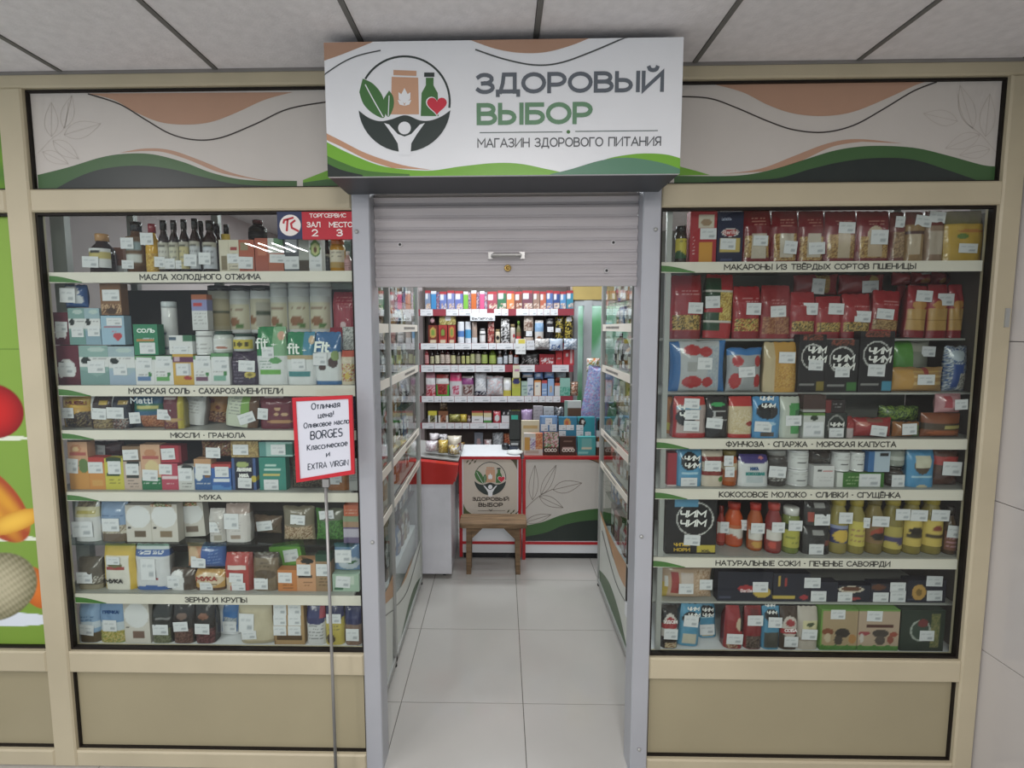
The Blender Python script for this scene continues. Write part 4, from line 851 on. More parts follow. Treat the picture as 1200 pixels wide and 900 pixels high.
row('muesli shelf', zM, .05, [
 (66, 103, 463, 0, 'bag', 'yellow muesli bag over dark nuts', ['#c99a22', ('n', .15, .02, 1, .5, '#3b2b22', '#5a4233', '#8a7a52', '#2a1d18'), ('e', .3, .55, .5, .12, '#c99a22'), ('r', .1, .62, 1, .84, '#dbb02a')], [(79, 484, 15, 12, 0)], [('MUESLI', 77, 101, 470, 474.5, '#6b2a1f', .24)]),
 (101, 128, 462, 0, 'pouch', 'white-sided pouch with dark brown face', ['#3a2420', ('r', 0, .3, .2, 1, WHT), ('n', .2, .0, 1, .3, '#8a7448', '#5a4630', '#a38d5c'), ('r', .5, .68, .9, .8, '#c9a83a')], [(116, 485, 17, 13, 3)]),
 (126, 150, 462, 0, 'pouch', 'navy granola pouch with pale corner', ['#272c3c', ('r', 0, .4, .12, 1, WHT), ('n', .1, 0, .9, .3, '#4a3a36', '#8a5a4a', '#2a2426', '#a9a29a'), ('r', .45, .7, .9, .8, '#b99a4a')], [(135, 484, 20, 13, 1)]),
 (149, 188, 460, 0, 'bag', 'teal muesli bag over orange flakes', ['#1f5f86', ('r', 0, .5, 1, .68, '#2a6d5c'), ('n', .35, 0, 1, .38, '#b5683c', '#c98a5c', '#8a4a2a'), ('r', 0, 0, .35, .3, '#27394c'), ('r', .2, .54, .9, .64, '#c7c26a')], [(157, 490, 13, 13, -3)], [('Matti', 153, 178, 466, 473, '#e6ecf0', .17)]),
 (188.6, 212, 460, 0, 'pouch', 'maroon fruit granola pouch with spoon', ['#6b2330', ('r', .78, 0, 1, 1, '#cdbb2c'), ('e', .5, .25, .45, .05, '#c19a62'), ('n', .2, .0, .7, .2, '#6b2330', '#9a6a3a'), ('r', .1, .8, .7, .86, '#d9c9c9')], [(192, 486, 16, 12, 4)]),
 (209, 236, 459, 0, 'pouch', 'tilted white fruit pouch with small print', [WHT, ('t', .3, .35, .8, .8, '#999'), ('r', .1, .86, .9, .93, '#444')], {'r': 8}),
 (232, 262, 459, 0, 'pouch', 'tilted orange pouch of fruit and nuts', ['#c88a42', ('e', .4, .7, .18, .08, '#8a3a2a'), ('e', .7, .5, .12, .06, '#8a3a2a'), ('n', 0, 0, 1, .35, '#8a4a34', '#c99a6a', '#5a2f22')], {'r': 8, 'L': 1}),
 (260, 300, 459, 0, 'pouch', 'tilted pale green fruit pouch with tag', ['#c9d0b8', ('r', .5, .35, .75, 1, '#7fae4a'), ('r', .75, 0, 1, 1, '#6b4a30'), ('t', .1, .3, .5, .9, '#667'), ('r', .1, .86, .7, .93, '#333')], [(289, 490, 19, 12, -18)], {'r': 7}),
 (302, 343, 460, 0, 'pouch', 'maroon granola pouch with spoon and nuts', ['#6e1f30', ('e', .6, .2, .35, .05, '#bb8a55'), ('e', .55, .55, .1, .05, '#c9a377'), ('e', .75, .4, .1, .05, '#c9a377'), ('e', .5, .4, .08, .04, '#c9a377'), ('r', .15, .85, .7, .9, '#d9b9bd')], [(308, 485, 12, 13, 5)]),
 (343, 382, 462, 0, 'pouch', 'brown granola pouch behind the price sign', ['#5a3326', ('n', 0, 0, 1, .4, '#8a6a42', '#5a3326')]), (382, 418, 462, 0, 'pouch', 'navy pouch peeping beside the price sign', ['#232744', ('n', 0, 0, 1, .3, '#5a4a42', '#2c2f4a')]),
])
flc = lambda a, b_, c='#e4e5e6': [a, ('r', 0, 0, 1, .28, b_), ('t', .2, .08, .8, .2, c), ('r', .2, .4, .8, .5, '#333a33')]
row('flour shelf', zF, .05, [
 (80, 103, 518, 0, 'carton', 'tall peach carton with yellow foot', ['#d9a47c', ('r', 0, 0, 1, .42, '#d9983a'), ('e', .4, .85, .28, .1, '#c9875c'), ('e', .4, .85, .16, .05, '#e0c08a'), ('r', .1, .72, .9, .78, '#bb5a52'), ('e', .75, .5, .25, .15, '#6b8a4a')], [(85, 546, 13, 17, 4)]),
 (103, 123, 536, 0, 'carton', 'orange carton with red lid band', ['#dd9230', ('r', 0, .82, 1, 1, '#c22f24'), ('r', .15, .1, .85, .3, '#e0a648')], [(112, 548, 17, 13, 0)]),
 (123, 145, 537, 0, 'carton', 'yellow-green carton with dark label', ['#d3c92c', ('r', .1, .88, .9, 1, '#2f4a2c'), ('r', .1, .42, .8, .55, '#2f4a2c'), ('t', .2, .15, .8, .38, '#5a5a20')], [(134, 548, 15, 15, 0)]),
 (144, 166, 541, 0, 'carton', 'pinkish beige flour carton with dark label', ['#cbb3a3', ('r', .2, .85, .9, 1, '#2c3430'), ('r', .15, .42, .85, .52, '#2c3430'), ('t', .2, .1, .8, .38, '#444')], [(155, 550, 15, 13, 0)]),
 (165, 188, 521, 0, 'carton', 'tall peach carton with green foot', ['#d8a883', ('r', 0, 0, 1, .28, '#1f7a4a'), ('e', .5, .8, .3, .1, '#c9875c'), ('r', .1, .68, .9, .74, '#bb5a52'), ('e', .55, .5, .35, .15, '#e0c98f'), ('t', .1, .12, .9, .22, '#e9efe9')], [(176, 557, 18, 13, 3)]),
 (188, 209, 543, 0, 'carton', 'pink-red baking carton with white lettering', ['#c23f58', ('r', .05, .42, .95, .52, '#e8d3d8'), ('t', .3, .2, .7, .3, '#e8d3d8')], [(194, 550, 15, 12, 2)]),
 (209, 228, 546, 0, 'carton', 'white flour carton with black middle band', ['#d2d2ce', ('e', .6, .92, .4, .14, '#26302c'), ('r', .05, .4, .8, .5, '#26302c'), ('t', .2, .1, .8, .35, '#444')], [(217, 556, 16, 15, 0)]),
 (228, 248, 538, 0, 'carton', 'blue carton with white leaf and nut', ['#2f62a0', ('e', .25, .45, .22, .15, '#e2e6e8'), ('e', .75, .5, .2, .12, '#8a5f33'), ('r', 0, .75, 1, 1, '#cc9a6a'), ('t', .1, .15, .9, .25, '#e2e6e8')], [(238, 550, 18, 13, 2)]),
 (248, 271, 544, 0, 'carton', 'blue rice flour carton with red lid', ['#2b66b5', ('r', 0, .85, 1, 1, '#c23a35'), ('r', .1, .32, .9, .45, '#dfe6ee'), ('w', .15, .05, 2, 0, '#4f8fd0')], [(260, 553, 16, 12, 0)]),
 (272, 300, 537, 0, 'carton', 'black flax flour carton with white lettering', ['#25283a', ('r', 0, 0, .12, 1, '#3f5f9a'), ('r', .9, 0, 1, 1, '#3f5f9a'), ('e', .45, .8, .25, .1, '#a9b86a'), ('e', .9, .35, .12, .1, '#c9b52f')], [(287, 566, 16, 12, 2)], [('ЛЬНЯНАЯ', 278, 294, 548, 552.5, '#e6e6e2', .28), ('МУКА', 281, 291, 555, 559.5, '#e6e6e2', .3)]),
 (304, 335, 536, 0, 'carton', 'wide teal flour box with pale print', ['#2f8f80', ('r', .25, .72, .65, .78, '#bfe0d6'), ('r', .2, .6, .8, .66, '#bfe0d6'), ('r', .15, .45, .75, .5, '#d8c86a')], [(318, 569, 17, 12, 0)]),
 (338, 380, 540, 0, 'bag', 'transparent bag of dark grain behind sign', ['#4a443c', ('n', .05, .05, .95, .8, '#4a443c', '#6b6253', '#39342d')]),
 (383, 409, 545, 0, 'pouch', 'orange brown pouch behind sign pole', ['#b5793c', ('r', 0, 0, 1, .4, '#a3652f')], [(393, 562, 15, 11, 0)]),
 (408, 420, 540, 0, 'carton', 'narrow grey carton at flour shelf end', ['#a9aba8', ('t', .1, .3, .9, .8, '#777')]),
 (100, 140, 519, 536, 'bag', 'dark maroon bag lying on orange cartons', ['#4f262b', ('t', .1, .2, .5, .7, '#8a5a5c')], [(115, 528, 17, 13, 3)], {'L': 1}),
 (139, 165, 523, 541, 'carton', 'small brown box on the beige carton', ['#8a6a4a', ('r', 0, 0, 1, .1, '#5a432f')], [(153, 533, 18, 12, -2)]),
 (189, 213, 522, 542, 'carton', 'red box stacked on the pink-red carton', ['#b5283a', ('r', .85, 0, 1, 1, '#8a1f2c')], [(197, 532, 16, 13, -3)]),
 (231, 270, 518, 537, 'bag', 'bag of mixed brown nuts on top', ['#6b4f38', ('n', .05, .05, .95, .95, '#6b4f38', '#9a7a4c', '#4a3527', '#7c3a2c')], [(250, 532, 17, 12, 2)]),
 (271, 304, 517, 536, 'carton', 'flat gold packet above the flax flour', ['#a98b4f', ('n', 0, 0, 1, 1, '#a98b4f', '#8a6f3c', '#bda566')], [(282, 527, 18, 12, 0)]),
 (304, 343, 518, 535, 'carton', 'mint box on top of the teal box', ['#9fc9c3', ('r', .0, 0, .2, 1, '#5a9a95'), ('r', .8, .1, 1, .9, '#2f6f62')], [(326, 527, 17, 12, 0)]),
])
heart = lambda wc: ['#cdc6bb', ('r', .02, 0, .98, .5, '#d6d0c6'), ('e', .5, .68, .48, .3, WHT), ('r', .1, .5, .9, .75, WHT), ('r', .3, .12, .75, .3, wc), ('r', .05, .36, .2, .4, '#333')]
row('glass shelf above the grain', zU, .05, [
 (84, 114, 588, 0, 'pouch', 'white bag under a yellow-olive header', ['#d5d6d6', ('r', 0, .62, 1, .85, '#cfc79a'), ('r', .2, .68, .9, .76, '#b3a545'), ('n', .15, .85, .9, 1, '#8a7a5a', '#5f5238')], [(97, 620, 24, 18, -1)]),
 (115, 147, 587, 0, 'pouch', 'sky blue bag with brown foot', ['#7f9cc0', ('r', 0, 0, 1, .2, '#6b563f'), ('n', 0, .2, 1, .4, '#b7aa90', '#8a7a60', '#d3cbb8'), ('t', .1, .6, .9, .7, '#33558a')], [(130, 615, 20, 15, 0)]),
 (147, 177, 592, 0, 'carton', 'white paper bag with clasp and grain slot', heart('#6b5a45')),
 (177, 208, 591, 0, 'carton', 'white paper bag with brown-topped corner', heart('#8a7558')+[('n', 0, .93, .8, 1, '#b5583a', '#d8c9a8', '#5a7a3a')]),
 (208, 241, 589, 0, 'carton', 'large white paper bag with heart panel', heart('#7c6a5c')+[('n', 0, .9, .8, 1, '#b5583a', '#d8b98a', '#5a7a3a')], {'r': -3}),
 (243, 262, 598, 0, 'pouch', 'narrow white packet with a tiny tag', ['#c9c4c0', ('t', .2, .2, .8, .5, '#888'), ('r', .4, .05, .8, .2, '#a79f8f')], [(251, 618, 11, 12, 0)]),
 (259, 291, 592, 0, 'pouch', 'white packet with pinkish folded head', ['#d8d2cf', ('r', 0, .75, 1, 1, '#b39c92'), ('r', .25, .08, .65, .2, '#a08a78'), ('t', .2, .3, .7, .6, '#999')], [(271, 611, 17, 18, 1)]),
 (290, 327, 607, 0, 'bag', 'flat brown bag of grain lying down', ['#7a6450', ('n', .1, .05, .9, .9, '#7a6450', '#6a5543', '#8b7460')], [(310, 616, 18, 11, -6)], {'r': 4}),
 (328, 366, 596, 0, 'bag', 'clear bag of shelled nuts', ['#8f8168', ('n', .05, .0, .95, .45, '#b59a78', '#8a6a4a', '#cdb493'), ('r', 0, .5, 1, 1, '#7f7660')], [(349, 609, 17, 11, 4)]),
 (367, 402, 599, 0, 'bag', 'grass green packet of dried greens', ['#3f7a2f', ('n', 0, 0, 1, .65, '#3f7a2f', '#4f9438', '#2f5f25'), ('r', .2, .7, 1, 1, '#6b6f5c')], [(382, 604, 17, 10, -5)]),
 (403, 421, 618, 0, 'carton', 'violet box at bottom of a small stack', ['#6f6286', ('r', 0, .4, 1, .9, '#b9b3c4')]),
 (402, 421, 605, 618, 'carton', 'beige box in middle of a small stack', ['#a9876a', ('r', 0, .5, 1, 1, '#8a9a7a')]), (403, 421, 592, 605, 'carton', 'orange box topping a small stack', ['#c2603c', ('t', .1, .2, .9, .8, '#e0b9a0')]),
])
row('grain shelf', zG, .05, [
 (88, 117, 655, 0, 'pouch', 'grey-brown grain bag with lace ornament', ['#5f574a', ('n', 0, .18, 1, .42, '#c9c4b8', '#5a5246', '#8a8272'), ('r', 0, 0, 1, .15, '#9a9078')], [(99, 677, 18, 13, 0)]),
 (119, 156, 640, 0, 'pouch', 'yellow-edged white flour bag', ['#e6e2d6', ('r', 0, .78, 1, 1, '#d9b52a'), ('r', .84, 0, 1, 1, '#d9b52a'), ('r', 0, 0, .08, 1, '#d9b52a'), ('r', .12, .45, .7, .53, '#a8362e'), ('e', .4, .56, .25, .05, '#6b6a3a')], [(133, 657, 15, 9, 1)], [('МУКА', 125, 144, 678, 683, '#2a2a2a', .28)]),
 (156, 196, 640, 0, 'pouch', 'white flour bag with blue folded top', ['#d8dade', ('r', 0, .76, 1, .9, '#3f66ae'), ('r', 0, .9, 1, 1, '#e3e6ea'), ('n', .1, .8, .9, .86, '#e3e6ea', '#3f66ae'), ('e', .5, -.02, .6, .12, '#4a6db0'), ('r', .2, .22, .7, .27, '#a8404a'), ('r', .2, .27, .25, .45, '#a8404a')], [(174, 667, 17, 25, 1)]),
 (192, 227, 668, 0, 'pouch', 'low brown paper bag with white label', ['#4f4136', ('e', .32, .5, .3, .42, WHT), ('r', .1, .0, .6, .6, WHT)], [(203, 682, 14, 14, 0)]),
 (226, 262, 670, 0, 'pouch', 'beige and orange rye flour bag', ['#c99a4c', ('e', .5, .55, .48, .32, '#e2ccaa'), ('r', .2, .28, .8, .34, '#6a5230'), ('r', 0, 0, 1, .15, '#5b3a25')], [(242, 691, 15, 9, 0)], [('МУКА', 231, 254, 675, 680.5, '#9a3f35', .26)]),
 (262, 295, 650, 0, 'pouch', 'red flour bag with white script', ['#b8332b', ('r', 0, 0, .2, .35, '#cbb9a8'), ('e', .3, .25, .35, .12, '#d9c3a9'), ('r', .85, 0, 1, 1, '#8f2a24'), ('r', .15, .58, .8, .68, '#ead9d2')], [(277, 677, 16, 11, 3), (280, 690, 16, 9, 0)]),
 (294, 325, 650, 0, 'pouch', 'dark kraft paper flour bag', ['#7d6a50', ('r', 0, .88, 1, 1, '#4a3b2c'), ('e', .5, .45, .42, .13, '#5c4b36'), ('t', .3, .6, .7, .75, '#3a2f22')], [(306, 684, 16, 13, 1)]),
 (325, 348, 668, 0, 'carton', 'orange flour carton below the tilted green box', ['#d07f35', ('t', .2, .1, .8, .4, '#5a3a1a')], [(334, 677, 16, 12, 1)]),
 (346, 370, 656, 0, 'carton', 'peach flour carton with black middle label', ['#d39a6b', ('r', .1, .42, .8, .5, '#2f2a22'), ('e', .6, .95, .35, .08, '#20251f'), ('t', .3, .1, .8, .35, '#5a3a1a')], [(356, 668, 16, 13, 1)]),
 (370, 388, 650, 0, 'carton', 'brown flour carton with dark green top', ['#a3835e', ('r', 0, .82, 1, 1, '#25503a'), ('r', .1, .42, .9, .5, '#3a2f25'), ('t', .2, .1, .8, .35, '#3a2a1a')], [(378, 668, 15, 14, 0)]),
 (390, 421, 673, 0, 'carton', 'mint green box under a blue bag', ['#a9c4ae', ('r', .05, .1, .4, .2, '#2f6a4a'), ('r', .2, .4, .8, .9, '#c7d6c7')], [(402, 682, 17, 13, 4)]),
 (215, 262, 640, 669, 'bag', 'blue bag with orange biscuit end', ['#2a5aa5', ('r', 0, 0, .45, 1, '#c98a62'), ('e', .2, .5, .2, .4, '#d9b48a'), ('t', .6, .2, .9, .8, '#7fa3d8')], [(232, 659, 17, 13, 2)]),
 (319, 357, 639, 667, 'carton', 'lime green box tilted across the cartons', ['#6fae35', ('r', 0, 0, .25, .5, '#25604a'), ('r', .25, .0, 1, .08, '#4f8a2a')], [(341, 651, 17, 14, -8)], {'r': -9, 'L': 0}),
 (389, 422, 636, 672, 'bag', 'pale blue grain bag on the mint box', ['#6f93bd', ('e', .6, .35, .4, .25, '#c3d0dc'), ('e', .7, .4, .2, .06, '#3f7a4a')], [(402, 652, 19, 15, 0)]),
])
row('bottom shelf under the grain', zB, .05, [
 (90, 114, 706, 0, 'pouch', 'light blue rolled oats packet', ['#8fb0d4', ('r', 0, 0, 1, .25, '#6a5c48'), ('r', 0, .35, 1, .5, '#cfdbe6'), ('t', .2, .55, .8, .7, '#33558a')], [(101, 738, 18, 12, 6)]),
 (114, 145, 705, 0, 'pouch', 'blue buckwheat packet with yellow foot', ['#7ea2cc', ('n', 0, 0, 1, .3, '#b9a54a', '#8a9a4a', '#d3c27a'), ('r', 0, .3, 1, .5, '#c7d3dd')], [(129, 733, 16, 13, 1)], [('ГРЕЧКА', 121, 139, 715, 719, '#2f4f80', .26)]),
 (145, 175, 706, 0, 'carton', 'white paper bag with rounded label and slot', heart('#7c5f50')),
 (175, 200, 709, 0, 'pouch', 'black topped bag of green lentils', ['#222725', ('n', .05, 0, .95, .4, '#6b7050', '#555a3c', '#7c8262'), ('r', .3, .6, .9, .66, '#888')], [(188, 738, 18, 12, 0)]),
 (200, 226, 709, 0, 'pouch', 'black topped bag of brown beans', ['#231f1f', ('n', .05, 0, .95, .4, '#6a4a40', '#4f352e', '#7c5a4f'), ('e', .5, .7, .25, .08, '#7a5f52')], [(212, 734, 17, 11, -3)]),
 (226, 250, 709, 0, 'pouch', 'black topped bag of dark red beans', ['#22201f', ('n', .05, 0, .95, .4, '#6a3a3f', '#4a2a2c', '#7c4a4c'), ('e', .5, .7, .25, .08, '#8a5a42')], [(237, 737, 17, 12, 2)]),
 (248, 279, 704, 0, 'pouch', 'white bag with bright blue panel', ['#dfe2e6', ('r', .35, .08, .95, .85, '#2f78c0'), ('n', .4, .3, .9, .5, '#bfc7cc', '#8a98a8')], [(269, 739, 16, 12, 0)], {'r': 5}),
 (279, 320, 702, 0, 'pouch', 'large cream sack of semolina', ['#cbbf9f', ('r', 0, 0, 1, .05, '#b3a685')], [(289, 730, 17, 22, 3), (292, 744, 17, 10, -3)], {'r': -3}),
 (318, 356, 704, 0, 'carton', 'kraft box covered with six price tags', ['#b3905c', ('r', .1, .1, .9, .22, '#5a4325'), ('r', 0, 0, .05, 1, '#8a6c42')], [(328, 714, 15, 14, 0), (345, 714, 15, 14, 0), (328, 727, 15, 12, 0), (345, 727, 15, 12, 0), (328, 739, 15, 11, 0), (345, 739, 15, 11, 0)]),
 (358, 380, 711, 0, 'pouch', 'navy topped white packet with black print', ['#d3d4d6', ('r', 0, .65, 1, 1, '#2f356a'), ('e', .5, .62, .5, .1, '#2f356a'), ('r', .75, .7, 1, .95, '#a83a4a'), ('t', .1, .1, .9, .5, '#444')]),
 (380, 402, 710, 0, 'pouch', 'navy topped yellow packet with bread print', ['#cdb945', ('r', 0, .7, 1, 1, '#2b2f5e'), ('e', .4, .68, .5, .12, '#2b2f5e'), ('e', .3, .15, .25, .12, '#4a3a1f'), ('t', .2, .35, .8, .5, '#333')], [(391, 725, 17, 11, 0)]),
 (403, 424, 713, 0, 'pouch', 'navy topped brown packet by the post', ['#8a6f60', ('r', 0, .55, 1, 1, '#2d3260')], [(413, 744, 15, 14, 1)]),
])
RM = 960
zP, zN, zK, zJ = [z_on(p, RM) for p in (306.5, 514, 573, 653.5)]
zR2 = Zp(397, RM, .135); zR3 = Zp(460, RM, .085); zR7 = Zp(706, RM, .08)
RP = '#821a25'
def pas(v0=.12, v1=.5, c=('#b58a3f', '#8a5f2a', '#cda75c')): return [RP, ('n', .08, v0, .92, v1)+tuple(c), ('t', .3, .7, .8, .85, '#d98'), ('r', 0, .96, 1, 1, '#7a1a24')]
lab = ('r', .3, .1, .8, .55, '#cfc3b0')
row('top pasta shelf', zP, .05, [
 (793, 807, 264, 0, 'jar', 'dark sauce jar with yellow band', ['#2f261c', '#171412', ['#cdbb2e', ('w', .3, .1, 2, 0, '#2f5a35'), ('t', .2, .7, .9, .9, '#333')]]),
 (809, 840, 247, 0, 'carton', 'red lasagne box with yellow sheet picture', ['#b3212f', ('r', .35, .02, .85, .4, '#dd9a1f'), ('r', .3, .68, .9, .92, '#d8cdb9'), ('e', .6, .78, .2, .07, '#a98a6a'), ('t', .1, .15, .2, .5, '#f0d9d9')], [(830, 274, 19, 13, 0)]),
 (841, 871, 248, 0, 'carton', 'navy lasagne box with red oval mark', ['#262c4a', ('e', .5, .6, .34, .08, '#e0dcdc'), ('e', .5, .6, .3, .065, '#b5252f'), ('r', .12, .22, .9, .48, '#cdb35a'), ('r', .15, .05, .6, .1, '#47507a')], [(853, 286, 18, 13, 2)], [('Barilla', 848, 864, 270, 274.5, '#f0e6e4', .14), ('Lasagne', 846, 857, 255, 258.5, '#aeb4c9', .14)]),
 (871, 906, 245, 0, 'pouch', 'dark red pasta bag with open pasta window', pas()+[lab], [(891, 282, 17, 12, 2)]),
 (905, 938, 246, 0, 'pouch', 'dark red pasta bag with spiral pasta', pas(.05, .55)+[lab], [(926, 290, 15, 15, 5)]),
 (937, 969, 246, 0, 'pouch', 'dark red pasta bag with tag near foot', pas(.05, .5)+[lab], [(957, 291, 19, 14, -2)]),
 (969, 1007, 246, 0, 'pouch', 'dark red pasta bag with tall pale label', pas(.1, .55)+[('r', .4, .1, .75, .75, '#c9b598')], [(992, 267, 19, 13, 2)]),
 (1007, 1046, 246, 0, 'pouch', 'dark red pasta bag with arched pale label', pas(.1, .5)+[('e', .5, .55, .22, .15, '#cdb79a'), ('r', .3, .12, .72, .55, '#c9b091')], [(1030, 278, 20, 17, 1)]),
 (1046.5, 1064, 247, 0, 'pouch', 'slim brown-red pasta packet tilted', ['#7a3a35', ('n', .1, .1, .9, .6, '#b5936a', '#8a6a4a')], [(1055, 260, 11, 13, 4)]),
 (1064.5, 1087, 247, 0, 'pouch', 'brown striped spaghetti packet tilted', ['#a3804f', ('r', 0, .75, 1, 1, '#7a3a32'), ('r', .15, .15, .7, .55, '#cbb79c'), ('r', 0, .55, 1, .62, '#5a3a3a')], [(1083, 259, 19, 13, 8)]),
 (1088, 1110, 246, 0, 'pouch', 'second brown spaghetti packet tilted', ['#9a7a60', ('r', 0, .7, 1, 1, '#7a3a35'), ('r', .15, .15, .85, .6, '#bfae9b')], [(1100, 254, 19, 13, 6)]),
 (1111, 1157, 246, 0, 'pouch', 'large yellow pasta bag at shelf end', ['#cfa61e', ('r', 0, .75, 1, 1, '#6f6a3f'), ('e', .4, .5, .15, .05, '#6a8a3a'), ('e', .6, .6, .35, .03, '#c77f2a')], [(1134, 291, 22, 11, 2)]),
])
spag = ['#a3242f', ('r', .05, .15, .95, .55, '#c69a4c'), ('r', .05, .33, .95, .35, '#a37a35'), ('e', .5, .62, .35, .08, '#c9903f'), ('r', 0, 0, 1, .14, '#8a1f2a')]
rpas = lambda c=('#c99f3f', '#8a6a2a', '#d8b65a', '#4a4a2a'): ['#a81a25', ('n', .05, .15, .95, .38)+tuple(c), ('t', .3, .68, .9, .78, '#e4a9a9'), ('r', 0, 0, 1, .12, '#8f1a26')]
row('second pasta shelf', zR2, .14, [
 (788, 824, 322, 0, 'pouch', 'bright red pasta bag with pointed top', rpas(), [(815, 361, 17, 13, 2)]),
 (826, 860, 321, 0, 'pouch', 'red and green bag of fusilli', ['#b8222c', ('r', 0, .12, .55, .95, '#1f4a30'), ('n', .5, .28, 1, .72, '#d2ae3c', '#a8842a', '#e6cc6a'), ('r', 0, .4, .6, .48, '#b8222c'), ('r', 0, .72, 1, .76, '#d5d0c8'), ('r', 0, .25, 1, .28, '#d5d0c8')], [(835, 354, 17, 14, -2)], {'r': 2}),
 (860, 893, 335, 0, 'pouch', 'red pasta bag with tricolour spirals', rpas(('#c99f3f', '#5a6a2a', '#a8452a', '#d8b65a')), [(883, 362, 17, 14, 1)]),
 (894, 929, 334, 0, 'pouch', 'duller red bag of small pasta', ['#9a2a30', ('n', .05, .1, .95, .4, '#a56a42', '#8a4a35', '#b87f52'), ('t', .3, .65, .8, .75, '#d99')], [(912, 365, 18, 13, -3)]),
 (921, 958, 342, 0, 'pouch', 'red bag of pale shell pasta', rpas(), [(950, 362, 17, 14, 1)], {'L': 0}),
 (957, 989, 347, 0, 'pouch', 'red pasta bag with bow-tie pasta', rpas(), [(980, 362, 18, 13, 2)]),
 (989, 1023, 344, 0, 'pouch', 'red pasta bag with noodle nests', rpas(), [(1011, 371, 19, 13, 3)]),
 (1022, 1056, 340, 0, 'pouch', 'leaning red pasta bag', rpas(('#a9844a', '#7c5a32', '#bf9a5c')), [(1037, 368, 20, 12, 5)], {'r': 4}),
 (1056, 1066, 334, 0, 'pouch', 'narrow red spaghetti packet half hidden', spag, {'L': 1}),
 (1064, 1089, 334, 0, 'pouch', 'tilted red spaghetti packet', spag, [(1083, 347, 19, 13, 4)], {'r': 3}),
 (1091, 1115, 333, 0, 'pouch', 'upright red spaghetti packet with tag', spag, [(1109, 351, 19, 14, 1)]),
 (1116, 1137, 333, 0, 'pouch', 'upright red spaghetti packet without tag', spag),
 (934, 987, 321, 345, 'bag', 'red pasta bag lying across the others', ['#a3222c', ('n', .45, .1, .75, .95, '#c99f4f', '#a3803a')], [(959, 336, 15, 18, 4)], {'L': 1}),
 (988, 1042, 321, 344, 'bag', 'red bag with noodle nest lying on top', ['#9a2029', ('e', .7, .5, .13, .45, '#c7a24f')], [(1020, 336, 19, 14, -2)], {'L': 1}),
 (1052, 1074, 318, 334, 'bag', 'small red packet at the upper corner', ['#a5252d', ('t', .2, .1, .8, .4, '#d88')], {'L': 1}), (1075, 1098, 318, 333, 'bag', 'red packet with orange shell print', ['#a5252d', ('e', .5, .3, .25, .2, '#c9803f'), ('r', .3, .8, .9, .95, '#ddd')], {'L': 1}),
 (1099, 1122, 318, 333, 'bag', 'red packet with round pasta print', ['#9a2229', ('e', .5, .3, .25, .2, '#c9803f')], {'L': 1}), (1123, 1142, 318, 334, 'bag', 'dark packet carrying a tilted tag', ['#5a2a2c', ('r', 0, 0, 1, .5, '#7a2a2c')], [(1134, 328, 21, 13, 3)], {'L': 1}),
])
drag = lambda: ['#b9bdc0', ('r', 0, 0, .16, 1, '#1f6fb5'), ('r', .88, 0, 1, 1, '#2a78bd'), ('n', .65, .1, .85, .9, '#b9c4cc', '#a3b2bf'), ('e', .38, .82, .16, .1, '#b8262c'), ('e', .62, .8, .12, .1, '#b8262c'), ('e', .38, .2, .18, .12, '#b8262c'), ('e', .66, .2, .1, .1, '#b8262c'), ('r', .27, .4, .45, .6, '#a5a7a5')]
def chim(x0, x1, y, dy, h, col='#e9e9e6'):
    return [('ЧИМ', x0, x1, y, y+h, col, .23, 1), ('ЧИМ', x0, x1, y+dy, y+dy+h, col, .23, 1)]
def blk(acc, face='#232427', cx=.5, cy=.62, r=.36, asp=1.0): return [face, ('e', cx, cy, r+.04, (r+.04)*asp, '#cfcfcb'), ('e', cx, cy, r, r*asp, face), ('n', .15, .9, .85, 1, '#6b3a2c', '#9a4a35', '#3a2a24'), ('r', .08, .12, .6, .15, '#8a8a88'), ('r', .7, .03, .98, .18, acc)]
